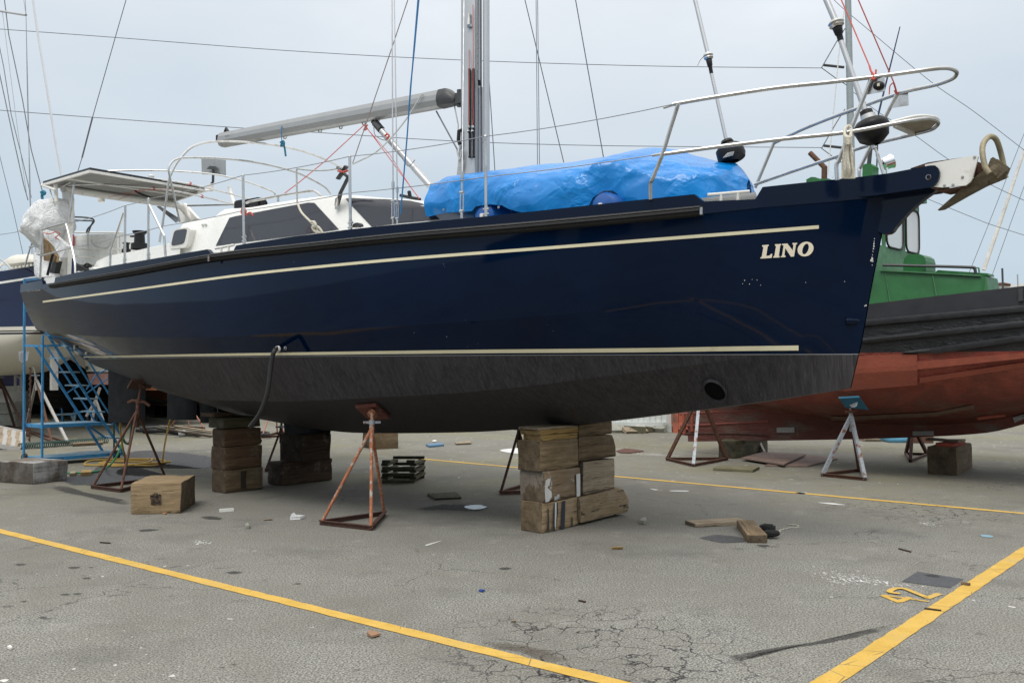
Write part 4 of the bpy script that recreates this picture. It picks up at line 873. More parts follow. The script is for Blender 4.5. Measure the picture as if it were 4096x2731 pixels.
Y(MB().tube(sp([(1190, 676, 1.5), (1250, 682, 1.4), (1310, 681, 1.35), (1365, 672, 1.3)], 4), .008, 6), 'slack_line', M['rope'])
Y(MB().prism([V(x, y, 1.72) for x, y in ((1425, 912), (1427, 899), (1436, 894), (1446, 893), (1453, 898), (1455, 908))], (0, .05, 0)).lathe(V(1442, 903, 1.76), (0, 1, 0), [(0, .02), (.02, .02), (.02, .001)], 12), 'deck_block', M['dgrey'])
# cockpit coaming
b = MB(); tr_ = lin([(365, 1085), (372, 1078), (392, 1040), (430, 1022), (495, 1011), (590, 990), (662, 975), (720, 965)]); r1, r2, r3, r4 = [], [], [], []
for i in range(31):
    px = 368 + (730 - 368) * i / 30; a = V(px, tr_(px), 1.32); r1.append(Vector((a.x, 1.40, sz(min(11.7, a.x)) - .1))); r2.append(Vector((a.x, 1.34, a.z - .02))); r3.append(Vector((a.x, 1.30, a.z))); r4.append(Vector((a.x, 1.0, a.z)))
b.grid([r1, r2, r3, r4]); b.grid([mir(r4), mir(r3), mir(r2), mir(r1)]); coam = Y(b, 'cockpit_coaming', M['white'])
def winch(px, py, v, r, nm):
    a = V(px, py, v); Y(MB().lathe(a, (0, 0, 1), [(0, r * 1.25), (r * .9, r * 1.2), (r * 1.0, r * .8), (r * 2.2, r * .72), (r * 2.5, r * 1.0), (r * 2.75, r * 1.05), (r * 2.8, r * .3)], 20), nm, M['black'])
winch(558, 998, 1.15, .092, 'winch'); winch(505, 1010, .9, .052, 'winch')
Y(MB().box(V(535, 945, 1.15), (.12, .05, .02)), 'winch_handle_cap', M['black'])
# cockpit sole wall etc (white tender box with cage = life raft, separate)
# pushpit
ps = Y(MB().tube(sp([(160, 1115, 1.62), (165, 1000, 1.62), (166, 925, 1.62), (170, 918, 1.62), (255, 894, 1.62), (264, 898, 1.62), (280, 960, 1.62), (298, 1040, 1.64), (301, 1090, 1.66)], 4), .015, 9), 'pushpit', M['steel'])
Y(MB().tube([V(163, 1024, 1.62), V(285, 992, 1.62)], .0135, 8), 'middle_rail', M['steel'], ps)
Y(MB().tube(sp([(190, 918, 1.3), (240, 928, 1.0), (330, 930, .3), (480, 931, -.5), (505, 940, -.8), (520, 1000, -.9)], 4), .015, 9), 'push_rail', M['whitep'], ps)
Y(MB().tube([V(245, 1026, 1.3), V(430, 1026, .4)], .015, 8), 'raft_rail', M['whitep'], ps)
Y(MB().tube([V(137, 945, 1.2), V(118, 1000, 1.25), V(100, 1062, 1.3)], .014, 8).tube([V(117, 988, 1.25), V(165, 980, 1.5)], .012, 8), 'boarding_rail', M['steel'], ps)
Y(MB().tube(sp([(280, 868, .6), (330, 869, .5), (365, 874, .4), (376, 882, .35), (370, 895, .35), (352, 915, .35), (346, 930, .35)], 4), .014, 8).tube(sp([(280, 880, .7), (340, 883, .5), (370, 885, .38), (363, 905, .38), (354, 930, .38)], 4), .012, 8), 'wheel_guard', M['dgrey'])
Y(MB().prism([V(x, y, 1.2) for x, y in ((247, 770), (277, 765), (282, 800), (268, 1110), (238, 1110), (252, 820))], (0, -.06, 0)), 'arch_leg', M['whitep'], sm=False)
arch = Y(MB().tube(sp([(250, 755, 1.2), (330, 768, .85), (450, 786, .3), (600, 806, -.4), (690, 818, -.85), (722, 826, -1.05), (745, 850, -1.18), (775, 885, -1.25)], 4), .055, 10), 'stern_arch', M['whitep'])
Y(MB().prism([V(x, y, -1.2) for x, y in ((690, 812), (733, 812), (790, 875), (720, 893), (700, 835))], (0, -.06, 0)), 'arch_leg', M['whitep'], arch, sm=False)
c1, c2, c3, c4 = V(172, 735, 1.45), V(360, 680, 1.45), V(818, 757, -.95), V(690, 802, -.95)
nrm = (c2 - c1).cross(c4 - c1).normalized(); nrm = nrm if nrm.z > 0 else -nrm
sol = Y(MB().prism([c1, c2, c3, c4], nrm * .035), 'solar_panel', M['mesh'], sm=False)
b = MB()
for a, c_ in ((c1, c2), (c2, c3), (c3, c4), (c4, c1), (c1.lerp(c2, .5), c4.lerp(c3, .5))): b.bar(a - nrm * .02, c_ - nrm * .02, .035, .035)
Y(b, 'panel_frame', M['whitep'], sol, sm=False)
ins = lambda a, c_, k: a.lerp(c_, k)
Y(MB().prism([p_ - nrm * .012 for p_ in (c1.lerp(c3, .03), c2.lerp(c4, .03), c3.lerp(c1, .03), c4.lerp(c2, .03))], nrm * .01), 'panel_backing', mat('panel_back', (.24, .24, .235), .6), sol, sm=False)
Y(MB().tube(sp([(455, 715, .3), (480, 728, .25), (510, 735, .2), (560, 737, .1), (585, 730, .05)], 4), .02, 6).tube(sp([(430, 765, .3), (460, 755, .3), (520, 750, .1), (550, 770, .1), (600, 790, -.2)], 4), .018, 6).tube(sp([(310, 772, .8), (350, 772, .7), (375, 755, .6), (378, 745, .6)], 3), .008, 5), 'panel_cable', M['black'], sol)
Y(MB().tube([V(167, 740, 1.45), V(222, 760, 1.45)], .02, 8).tube([V(222, 740, 1.4), V(226, 808, 1.4)], .03, 8).tube([V(200, 760, 1.4), V(213, 808, 1.4)], .012, 6), 'arch_strut', M['whitep'], arch)
Y(MB().lathe(V(605, 708, -.1), (0, 0, 1), [(-.08, .04), (0, .045), (.015, .05), (.03, .03), (.032, .001)], 14), 'gps_antenna', M['white'], arch)
Y(MB().lathe(V(405, 793, .4), (0, 0, 1), [(-.06, .05), (-.045, .055), (.03, .055)], 14), 'stern_light', M['whitep'], arch)
sd_ = V(852, 668, -1.1)
dsh = Y(MB().prism([V(x, y, -1.1) for x, y in ((805, 632), (899, 640), (900, 701), (807, 697))], (0, -.02, 0)), 'satellite_dish', mat('dish_grey', (.30, .32, .33), .5), sm=False)
Y(MB().tube([V(853, 672, -1.06), V(852, 728, -1.06), V(842, 738, -1.06), V(842, 752, -1.06)], .022, 8).prism([V(x, y, -1.07) for x, y in ((832, 677), (845, 665), (866, 667), (877, 680))], (0, .03, 0)), 'dish_stand', M['dgrey'], dsh)
Y(MB().box(V(843, 750, -1.05), (.08, .06, .12)).tube([V(843, 760, -1.05), V(790, 768, -.9)], .02, 6), 'dish_bracket', M['whitep'], dsh)
# bimini hoops
def hoop(pts, v0, v1, r=.0135):
    ua, ub_ = V(*pts[0], v0).x, V(*pts[-1], v1).x; x0, x1 = pts[0][0], pts[-1][0]
    return Y(MB().tube(smooth([U(x, y, ua + (ub_ - ua) * (x - x0) / (x1 - x0)) for x, y in pts], 5), r, 9), 'canopy_hoop', M['steel'])
hoop([(720, 889), (700, 800), (680, 710), (675, 675), (685, 652), (705, 638), (750, 631), (900, 635), (1050, 655), (1176, 687), (1250, 720), (1300, 750), (1322, 778)], 1.25, -1.25)
hoop([(638, 970), (657, 850), (675, 725), (682, 702), (702, 660), (725, 630), (748, 604), (775, 585), (825, 570), (900, 566), (1000, 570), (1125, 585), (1225, 610), (1300, 638), (1370, 672)], 1.3, -1.2, .015)
hoop([(245, 745), (300, 710), (350, 692), (425, 685), (540, 682), (670, 683), (850, 697), (980, 725), (1075, 760), (1098, 772), (1100, 780)], 1.3, -1.3)
hoop([(250, 746), (285, 728), (320, 716), (400, 707), (575, 712), (750, 735), (900, 770), (1000, 797)], 1.3, -1.2)
hoop([(270, 742), (340, 739), (450, 741), (670, 760), (850, 797), (950, 820)], 1.25, -1.1)
for q_, r_ in (([V(298, 722, 1.3), V(276, 890, 1.35)], .016), ([V(676, 722, 1.28), V(650, 905, 1.3)], .013), ([V(750, 823, -1.0), V(950, 818, -1.1)], .014)): Y(MB().tube(q_, r_, 8), 'canopy_strut', M['steel'])
b = MB()
for x, y, v_ in ((480, 742, .4), (615, 752, .1), (762, 733, 0), (808, 783, -.4)): b.tube(sp([(x - 4, y - 5, v_), (x + 5, y, v_ + .02), (x - 4, y + 6, v_ + .02), (x + 6, y + 9, v_)], 3), .007, 5)
b.tube([V(470, 800, .5), V(545, 770, .2), V(615, 752, .1)], .003, 4).tube([V(720, 752, 0), V(765, 732, 0)], .003, 4).tube([V(430, 790, .6), V(560, 760, .3), V(700, 758, .0)], .003, 4)
Y(b, 'canopy_tie', M['red'])
b = MB()
for k in range(5): b.tube([V(628 + 3 * k, 826, -.9), V(705 + 4 * k, 890 - 3 * k, -.6)], .008, 5)
Y(b, 'cable_bundle', M['black'])
Y(MB().tube(sp([(972, 860, 1.75), (965, 848, 1.75), (972, 830, 1.75), (984, 845, 1.75), (980, 862, 1.75), (1000, 850, 1.75), (1012, 862, 1.75)], 4), .01, 6), 'stanchion_tie', M['red'])
Y(MB().tube([V(917, 752, -1.3), V(940, 826, -1.2)], .03, 8).ball(V(917, 750, -1.3), .03, 8), 'danbuoy', M['whitep'])
# ------------------------------------------------------------------ things carried by the yacht
def YR(name, lp, label, cat, group=None):
    o = root(name, tuple(YF.W(lp)), label, cat, group, rot=YF.rot); ORG[o.name] = Vector(lp); return o
# tarpaulin-covered dinghy
t1_ = curve([(1680, 792), (1690, 757), (1740, 722), (1825, 706), (1960, 686), (2100, 668), (2250, 650), (2420, 626), (2590, 590), (2690, 600), (2745, 616), (2835, 640), (2935, 658), (2965, 700), (3000, 735), (3022, 790)])
hem = lin([(1682, 850), (1712, 868), (1780, 852), (1890, 846), (1905, 826), (1960, 818), (2010, 822), (2040, 838), (2085, 850), (2350, 830), (2370, 790), (2410, 764), (2450, 762), (2480, 785), (2500, 815), (2812, 800), (3025, 806)])
uL, uR = V(1690, 800, .84).x, V(3035, 780, -.2).x
nst = 220; rows_ = []
for i in range(nst + 1):
    k = i / nst; u = uL + (uR - uL) * k; wn = (1.12 if k < .5 else 1.12 - .75 * ((k - .5) / .5) ** 1.3) * min(1, .55 + 4.5 * k) ** .8 * max(.02, 1 - max(0, (k - .96) / .04) ** 2) ** .5
    wn = min(wn, max(.12, bS(u) - .12)); zt_ = YF.zt(u, .12 * wn, t1_) if 1 else 0
    if k < .04: zt_ -= (.04 - k) * 2
    zh = max(YF.zt(u, wn, hem), sz(u) - .07); zh = min(zh, zt_ - .05); hh = zt_ - zh; ring = []
    for j in range(57):
        q_ = j / 56; a = math.pi * q_; cx = math.cos(a); s_ = math.sin(a)
        qq = min(q_, 1 - q_) * 2; sk = .50 + .06 * math.sin(u * 2.1); t_ = qq
        if t_ < .42: a_, z_ = 1 + .03 * math.sin(math.pi * t_ / .42) - .04 * t_ / .42, sk * t_ / .42
        else: t2 = (t_ - .42) / .58; a_, z_ = .96 * (1 - t2), sk + (1 - sk) * (t2 + .32 * t2 * (1 - t2))
        yy = math.copysign(a_, .5 - q_) * wn; zz = zh + hh * z_
        if q_ > .5: yy *= .9
        p_ = Vector((u, yy, zz)); e_ = min(1, 3 * min(q_, 1 - q_))
        fld = (noise.noise(Vector((u * 1.3 + yy * 1.0, yy * 2 - zz * 2, zz * 2 + u * .8))) * .05 + abs(noise.noise(Vector((u * .9 - zz * 2.4, yy * 1.2, zz * 1.2)))) * -.075 + abs(noise.noise(Vector((u * 2.1 + zz * 4, yy * 1.5, 7)))) * -.035 + noise.noise(p_ * 7) * .006)
        dirv = Vector((0, cx, s_)); edge_ = .35 + .65 * min(1, q_ * 6, (1 - q_) * 6)
        if abs(q_ - .5) < .2: fld *= .35
        ring.append(p_ + dirv * (fld + .028) * edge_)
    rows_.append(ring)
b = MB(); b.grid(rows_); b.add([v for v in rows_[0]], [list(range(57))])
tp_ = YR('tarpaulin', (2.5, 0, sz(2.5)), 'crumpled bright blue tarpaulin covering the dinghy on the foredeck', 'tarpaulin')
Y(b, 'cloth', M['tarp'], tp_)
b = MB()
for x, y in ((1775, 839), (1995, 829)):
    b.lathe(V(x, y, 1.14), (0, 1, 0), [(0, .012), (.004, .012), (.004, .007), (0, .006)], 12)
Y(b, 'grommet', M['steel'], tp_)
dg_ = YR('dinghy', (3.5, 0, sz(3.5)), 'white dinghy hull peeking out under the blue tarpaulin', 'dinghy')
rws = []
for i in range(25):
    k = i / 24; px = 1700 + (2990 - 1700) * k; u = V(px, 860, .6).x; wn = .92 * (math.sin(math.pi * min(.94, .1 + k * .8))) ** .55; wn = min(wn, bS(u) - .2); zb_ = sz(u) - .02 + .13 * (1 - min(1, k * 5)) ** 2
    rws.append([Vector((u, wn * math.cos(a), zb_ + .16 - .16 * math.sin(a) * 1.0)) for a in [math.pi * j / 14 for j in range(15)]])
b = MB(); b.grid(rws); b.add(rws[0], [list(range(15))]); Y(b, 'dinghy_hull', M['white'], dg_)
for (x, y, r, fv, lb) in ((1948, 866, .135, 1.06, 'round blue fender below the shroud under the tarpaulin edge'), (2420, 826, .125, .95, 'round blue fender poking out below the tarpaulin, nearer the bow')):
    c_ = V(x, y, fv); o_ = YR('fender', (c_.x, c_.y, c_.z - r), lb, 'fender', 'blue fenders under the tarpaulin')
    Y(MB().lathe(Vector((c_.x, fv + .06, c_.z)), (0, -1, 0), [(-.01, .001), (0, r * .5), (.02, r * .86), (.06, r), (.3, r), (.34, r * .8), (.36, .01)], 28), 'fender_body', M['bluefender'], o_)
    Y(MB().lathe(Vector((c_.x, fv + .075, c_.z)), (0, -1, 0), [(-.01, .001), (-.008, .022), (.02, .022)], 12), 'fender_eye', M['whitep'], o_)
# anchor
an = YR('anchor', (V(3900, 700, 0).x, 0, 2.9), 'muddy brown plough anchor with hoop hanging off the bow roller', 'anchor')
A0 = lambda pts: [V(x, y, v_) for x, y, v_ in pts]
Y(MB().tube(smooth(A0([(3957, 694, .16), (3940, 665, .16), (3930, 615, .14), (3932, 580, .1), (3946, 556, .04), (3965, 546, 0), (3985, 560, -.05), (4000, 600, -.12), (4013, 655, -.16), (4022, 712, -.17)]), 6), .021, 12), 'roll_bar', M['bronzel'], an)
tip = V(3752, 840, 0); le = V(3935, 676, .2); sh_ = V(3965, 735, -.02)
b = MB(); b.prism(A0([(3750, 840, .03), (3795, 800, .05), (3890, 716, .08), (3935, 678, .09), (3962, 690, .09), (3950, 735, .06), (3868, 778, .04), (3775, 835, .03)]), (0, -.035, 0)); b.prism(A0([(3752, 841, .01), (3880, 742, -.02), (3960, 700, -.06), (4024, 700, -.08), (4020, 712, -.1), (3945, 743, -.1), (3870, 783, -.05), (3775, 837, -.01)]), (0, -.04, 0))
Y(b, 'fluke', M['bronze'], an, sm=False)
Y(MB().tube([V(3952, 716, .02), V(3972, 700, .02), V(4000, 672, .0), V(4016, 655, 0)], [.055, .072, .075, .06], 12).prism(A0([(3940, 690, .07), (3962, 635, .07), (3972, 628, .07), (4030, 664, .07), (4028, 682, .07), (3990, 715, .07)]), (0, -.03, 0)), 'fluke_heel', M['bronze'], an, sm=False)
Y(MB().prism(A0([(3640, 674, .03), (3712, 650, .03), (3850, 630, .03), (3920, 650, .03), (3950, 700, .03), (3925, 735, .03), (3870, 690, .03), (3720, 668, .03)]), (0, -.05, 0)), 'shank', M['rust'], an, sm=False)
# rope coil on pulpit
rc_ = YR('rope_coil', tuple(V(3392, 712, .55)), 'thick flecked white rope coil hanging on the pulpit leg', 'rope')
b = MB()
for k in range(17):
    dx_ = k / 16; jx = R.uniform(-3, 3); b.tube(sp([(3384 + dx_ * 14, 552, .50 + .06 * R.random()), (3377 + dx_ * 30 + jx, 610, .52 + .06 * R.random()), (3371 + dx_ * 42 + jx, 670, .52 + .06 * R.random()), (3369 + dx_ * 48, 714, .54)], 4), .0095, 6)
b.tube(sp([(3399, 548, .6), (3382, 545, .6), (3378, 522, .55), (3392, 504, .5), (3404, 514, .5), (3402, 545, .55)], 5), .012, 7)
for k in range(6): b.tube(sp([(3377, 546 + k * 5, .58), (3392, 551 + k * 5, .63), (3405, 547 + k * 5, .58)], 4), .010, 6)
Y(b, 'rope', M['ropew'], rc_)
# outboard under white plastic
ob = YR('outboard_motor', tuple(V(200, 1110, 1.3)), 'outboard motor wrapped in white plastic on the stern rail', 'outboard motor')
b = MB(); rws = []
prof2 = [(720 + 0, 0), ]
sil = [(806, 172, 262), (809, 166, 264), (818, 155, 266), (832, 145, 267), (846, 136, 267), (860, 128, 267), (875, 122, 267), (890, 118, 267), (903, 115, 267), (915, 113, 266), (926, 117, 263), (938, 122, 256), (952, 130, 248), (968, 143, 240), (985, 155, 232), (1020, 158, 228)]
for y, xl, xr in sil:
    cxp = (xl + xr) / 2; c_ = V(cxp, y, 1.25); rw = (V(xr, y, 1.25) - V(xl, y, 1.25)).length / 2 * .84
    rws.append([c_ + Vector((math.cos(a) * rw, math.sin(a) * rw * .6, 0)) * (1 + .10 * noise.noise(Vector((math.cos(a) * 2, math.sin(a) * 2, y * .03)))) if 0 else c_ + Vector((math.cos(a) * rw * (1 + .1 * noise.noise(Vector((math.cos(a) * 2, math.sin(a) * 2, y * .02)))), math.sin(a) * rw * .6 * (1 + .15 * noise.noise(Vector((math.cos(a) * 3, math.sin(a) * 2, y * .03)))), .02 * noise.noise(Vector((a * 2, y * .05, 0))))) for a in [2 * math.pi * i / 56 for i in range(56)]])
for r_ in rws:
    cc_ = sum(r_, Vector()) / 56
    for v_ in r_: v_ += (v_ - cc_) * (-.22 * abs(noise.noise(Vector((v_.x * 5 + v_.z * 3, v_.y * 5, v_.z * 2)))) + .05)
b.grid(rws, True); b.add(rws[0], [list(range(56))]); Y(b, 'plastic_cover', M['bag'], ob)
b = MB(); rws = []
for y, xl, xr in [(990, 150, 165), (1005, 140, 180), (1030, 140, 200), (1060, 144, 215), (1090, 146, 225), (1102, 150, 230), (1112, 158, 235)]:
    cxp = (xl + xr) / 2; c_ = V(cxp, y, 1.3); rw = (V(xr, y, 1.3) - V(xl, y, 1.3)).length / 2 * .84
    rws.append([c_ + Vector((math.cos(a) * rw * (1 + .2 * noise.noise(Vector((math.cos(a) * 2, y * .05, 1)))), math.sin(a) * rw * .5, 0)) for a in [2 * math.pi * i / 20 for i in range(20)]])
b.grid(rws, True); Y(b, 'lower_cover', M['bag'], ob)
b = MB().prism([V(x, y, 1.5) for x, y in ((165, 915), (200, 925), (268, 985), (262, 992), (250, 1030), (240, 1030), (215, 985), (180, 950))], (0, -.06, 0)); Y(b, 'cover_sleeve', M['bag'], ob)
Y(MB().prism([V(x, y, 1.45) for x, y in ((172, 952), (197, 975), (210, 1010), (228, 1025), (225, 1048), (175, 1042))], (0, -.04, 0)), 'wooden_pad', wood('varnished_plywood_pad', (.42, .27, .13), (.55, .38, .2), crack=.2), ob, sm=False)
Y(MB().prism([V(x, y, 1.42) for x, y in ((212, 1040), (228, 1045), (216, 1094), (198, 1092))], (0, -.08, 0)).tube([V(190, 1100, 1.5), V(205, 1040, 1.5), V(212, 1015, 1.5)], .02, 8), 'motor_leg', M['black'], ob)
Y(MB().tube(sp([(175, 932, 1.53), (200, 935, 1.55), (225, 928, 1.55), (240, 935, 1.52), (222, 950, 1.55), (235, 958, 1.52)], 4), .007, 5), 'cover_lashing', M['red'], ob)
tk = YR('teal_line', tuple(V(172, 800, 1.2)), 'teal rope knotted above the white plastic cover', 'rope')
Y(MB().tube(sp([(165, 768, 1.25), (172, 778, 1.25), (180, 772, 1.25), (172, 766, 1.25), (168, 785, 1.25), (172, 805, 1.25)], 4), .022, 8), 'rope', M['tealrope'], tk)
# life raft in cradle
lr = YR('life_raft', tuple(V(400, 1062, .55)), 'white life raft canister strapped inside the stern rail', 'life raft')
b = MB(); q = rrect([(290, 938), (500, 932), (505, 1000), (470, 1062), (306, 1064)], 5)
n0 = [V(p_.x, p_.y, .62) for p_ in q]; cc = sum(n0, Vector()) / len(n0); fr_ = [cc.lerp(p_, .93) + Vector((0, .06, 0)) for p_ in n0]; bk = [p_ + Vector((0, -.3, 0)) for p_ in n0]
b.grid([fr_, n0, bk], True); b.add(fr_, [list(range(len(fr_)))]); Y(b, 'canister', M['white'], lr)
b = MB()
for x in (350, 352, 470): b.tube([V(x, 935, .74), V(x + 3, 1060, .74)], .014, 7)
b.tube([V(300, 996, .74), V(480, 996, .74)], .011, 7).tube([V(300, 962, .72), V(490, 958, .72)], .004, 5); Y(b, 'raft_strap', M['whitep'], lr)
Y(MB().prism([V(x, y, .70) for x, y in ((288, 940), (297, 937), (298, 985), (292, 985))], (0, .01, 0)), 'red_band', mat('red_band', (.35, .01, .03), .5), lr, sm=False)
Y(MB().tube(sp([(365, 960, .76), (375, 980, .76), (400, 990, .76), (430, 990, .76), (445, 965, .76)], 4), .01, 6), 'painter_line', M['rope'], lr)
rp_ = YR('coiled_lines', tuple(V(345, 1085, 1.3)), 'tangle of black lines lying on the aft side deck', 'rope'); b = MB()
for k in range(9): b.tube(sp([(302 + R.uniform(0, 70), 1055 + R.uniform(0, 30), 1.45 + R.uniform(-.1, .1)) for _ in range(5)], 4), .013, 6)
Y(b, 'rope', M['black'], rp_)
Y(MB().prism([V(x, y, 1.5) for x, y in ((305, 1088), (322, 1078), (372, 1068), (374, 1075), (330, 1090))], (0, -.2, 0)), 'stern_hatch', M['white'], sm=False)
Y(MB().prism([V(x, y, 1.55) for x, y in ((175, 1126), (178, 1110), (216, 1108), (218, 1130), (182, 1136))], (0, -.3, 0)), 'stern_step', M['white'], sm=False)
Y(MB().tube([V(556 + 0, 0, 0), V(556, 1, 0)], .001, 3), 'unused', M['black']) if 0 else None
# black hose from skin fitting (hangs)
hs = YR('drain_hose', tuple(V(1000, 1708, 2.0)), 'black corrugated hose hanging from the hull side', 'hose')
hp = cast(1112, 1392, .03); b = MB(); hpts = smooth([hp] + [V(x, y, v_) for x, y, v_ in ((1100, 1400, 2.02), (1090, 1425, 2.05), (1082, 1480, 2.05), (1072, 1560, 2.05), (1058, 1610, 2.05), (1035, 1660, 2.05), (1000, 1706, 2.05))], 14)
b.tube(hpts, [.0225 + .0018 * (i % 2) for i in range(len(hpts))], 10); Y(b, 'hose', M['rubber'], hs)
#@@PART2@@
# ------------------------------------------------------------------ timber blocks
def timber(label, m, a, along, across, z0, z1, name='timber_block', group=None, rough=.008, bev=.016, notch=None, cat='timber block'):
    """a: ground corner (world), along: long edge vector, across: short edge vector"""
    a = Vector(a); al = Vector(along); ac = Vector(across); al.z = ac.z = 0
    c_ = a + al / 2 + ac / 2; yx = al.normalized(); xx = Vector((yx.y, -yx.x, 0)); 
    L_, W_, H_ = al.length, abs(ac.dot(xx)), z1 - z0
    bm = bmesh.new(); bmesh.ops.create_cube(bm, size=1)
    for v in bm.verts: v.co = Vector((v.co.x * W_, v.co.y * L_, (v.co.z + .5) * H_))
    bmesh.ops.subdivide_edges(bm, edges=bm.edges[:], cuts=1 if H_ < .1 else 3, use_grid_fill=True)
    sd = Vector((R.uniform(0, 99), R.uniform(0, 99), 0))
    for v in bm.verts:
        n = noise.noise_vector(v.co * 4 + sd) * rough * 1.6 + noise.noise_vector(v.co * 14 + sd) * rough * .6
        if v.co.z < .004: n.z = 0
        v.co += n
        if notch and v.co.z > H_ * .7 and v.co.y * notch > L_ * .45: v.co.y -= notch * .06; 
    for f in bm.faces: f.smooth = False
    es = [e for e in bm.edges if len(e.link_faces) == 2 and e.calc_face_angle(0) > .9]
    bmesh.ops.bevel(bm, geom=es, offset=bev, segments=2, affect='EDGES', profile=.6, clamp_overlap=True)
    for f in bm.faces: f.smooth = True
    for e in bm.edges:
        if len(e.link_faces) == 2 and e.calc_face_angle(0) > .5: e.smooth = False
    me = bpy.data.meshes.new(name); bm.to_mesh(me); bm.free(); me.materials.append(m)
    o = bpy.data.objects.new(name, me); C.objects.link(o); o.location = (c_.x, c_.y, z0); o.rotation_euler = (0, 0, math.atan2(xx.y, xx.x))
    ORG[o.name] = Vector((0, 0, 0))
    return tag(o, label, cat, group)
def faceblk(label, m, u0, du, xl, xr, yb, yt, group=None, **k):   # block by its bow-facing face as seen
    a = YF.U(xl, yb, u0); z0, z1 = a.z, YF.zy(u0, a.y, yt); b_ = YF.U(xr, yb, u0); bb_ = YF.W((u0, b_.y, 0)); aa = YF.W((u0, a.y, 0))
    if abs(z0) < .02: z0 = 0
    return timber(label, m, bb_, aa - bb_, YF.A * du, z0, z1, group=group, **k)
u0 = YF.L(G(2170, 2134)).x; GR = 'timber blocks stacked under the yacht\'s bow end'
W = M
k1 = faceblk('bottom block of the near stack with dark blue paint drips', W['w_tan'], u0, .28, 2170, 2315, 2134, 2012, GR, rough=.009)
k2 = faceblk('block smeared with white paint, second from the ground in the near stack', W['w_paint'], u0 - .005, .29, 2174, 2323, 2011, 1888, GR, rough=.008, bev=.02)
k3 = faceblk('cracked tan block with a dark end, third from the ground in the near stack', W['w_tan'], u0 + .01, .27, 2159, 2314, 1887, 1763, GR, rough=.008)
faceblk('lower orange-brown plank on top of the near stack', W['w_orange'], u0 + .0, .24, 2170, 2314, 1763, 1742, GR, name='plank', cat='plank', bev=.006)
faceblk('upper orange-brown plank on top of the near stack', W['w_orange'], u0 + .01, .25, 2162, 2313, 1741, 1722, GR, name='plank', cat='plank', bev=.006)
faceblk('thin grey shim board under the keel on the near stack', W['w_light'], u0 + .02, .25, 2154, 2312, 1720, 1711, GR, name='shim_board', cat='plank', bev=.003)
faceblk('split and rotting pale block on the ground beside the paint-dripped block', W['w_rot'], u0 - .02, .33, 2318, 2508, 2092, 1986, GR, rough=.016, bev=.02, notch=-1)
faceblk('block with swirling wood grain above the split rotten block', W['w_light'], u0 + .02, .30, 2332, 2460, 1979, 1848, GR)
faceblk('dull brown block with a clipped corner above the swirling-grain block', W['w_brown'], u0 - .0, .30, 2317, 2466, 1845, 1750, GR, notch=-1)
faceblk('olive brown block at the top right of the near stack', W['w_brown'], u0 + .01, .28, 2314, 2450, 1748, 1697, GR)
def deco(parent, u, pts, m, name):  # paint marks on the bow-facing side
    b_ = MB(); q = [YF.W(YF.U(x, y, u)) for x, y in pts]
    o = None; me = bpy.data.meshes.new(name); inv = Matrix.Rotation(-parent.rotation_euler.z, 3, 'Z')
    vs = [inv @ (p_ - parent.location) for p_ in q]; me.from_pydata([tuple(v) for v in vs], [], [list(t_) for t_ in tessellate_polygon([vs])]); me.materials.append(m)
    o = bpy.data.objects.new(name, me); C.objects.link(o); o.parent = parent; return o
ud = u0 - .014
deco(k1, ud, [(2217, 2012), (2231, 2008), (2232, 2050), (2226, 2090), (2222, 2122), (2214, 2124), (2213, 2070)], M['drips'], 'paint_drip')
deco(k1, ud, [(2247, 2004), (2262, 2001), (2260, 2060), (2258, 2114), (2244, 2118), (2245, 2060)], M['drips'], 'paint_drip')
deco(k1, ud, [(2190, 2034), (2195, 2033), (2197, 2090), (2196, 2118), (2187, 2126), (2191, 2080)], M['drips'], 'paint_drip')
deco(k1, ud, [(2286, 2068), (2291, 2067), (2291, 2102), (2286, 2104)], M['drips'], 'paint_drip')
deco(k1, ud - .002, [(2220, 2010), (2226, 2009), (2226, 2060), (2222, 2120), (2219, 2100)], M['whitemark'], 'white_drip')
deco(k2, u0 - .018, [(2305, 1896), (2321, 1893), (2321, 1982), (2307, 1986)], M['whitemark'], 'white_edge')
deco(k2, u0 - .018, [(2183, 1920), (2195, 1912), (2202, 1914), (2200, 1930), (2190, 1950), (2206, 1965), (2208, 1985), (2196, 2005), (2182, 2008), (2179, 1960)], M['whitemark'], 'white_patch')
u1 = YF.L(G(898, 1974)).x; GR2 = 'timber blocks stacked under the yacht\'s middle, starboard side'
kb = faceblk('bottom block of the middle stack with a slot cut in its face', W['w_brown'], u1, .29, 900, 1051, 1974, 1881, GR2)
deco(kb, u1 - .012, [(963, 1885), (988, 1882), (983, 1915), (985, 1950), (964, 1953)], mat('slot_dark', (.035, .025, .018), .9), 'slot')
faceblk('second block from the ground in the middle stack, dark brown', W['w_red'], u1, .30, 898, 1049, 1881, 1789, GR2)
faceblk('reddish block third from the ground in the middle stack', W['w_red'], u1 + .01, .26, 897, 1046, 1788, 1716, GR2)
faceblk('greenish brown top block of the middle stack', W['w_grey'], u1 - .04, .34, 892, 1040, 1714, 1672, GR2)
faceblk('small red wedge board jutting from the top of the middle stack', W['w_red'], u1 + .05, .3, 858, 940, 1668, 1654, GR2, name='wedge_board', cat='plank', bev=.004)
u2 = YF.L(G(1130, 1944)).x; GR3 = 'timber blocks under the yacht\'s far side'
faceblk('long dark block on the ground under the far stack', W['w_dark'], u2, .33, 1128, 1331, 1944, 1851, GR3, rough=.012, bev=.03)
faceblk('upper dark block of the far stack touching the keel', W['w_dark'], u2 - .25, .45, 1207, 1325, 1851, 1742, GR3, rough=.012)
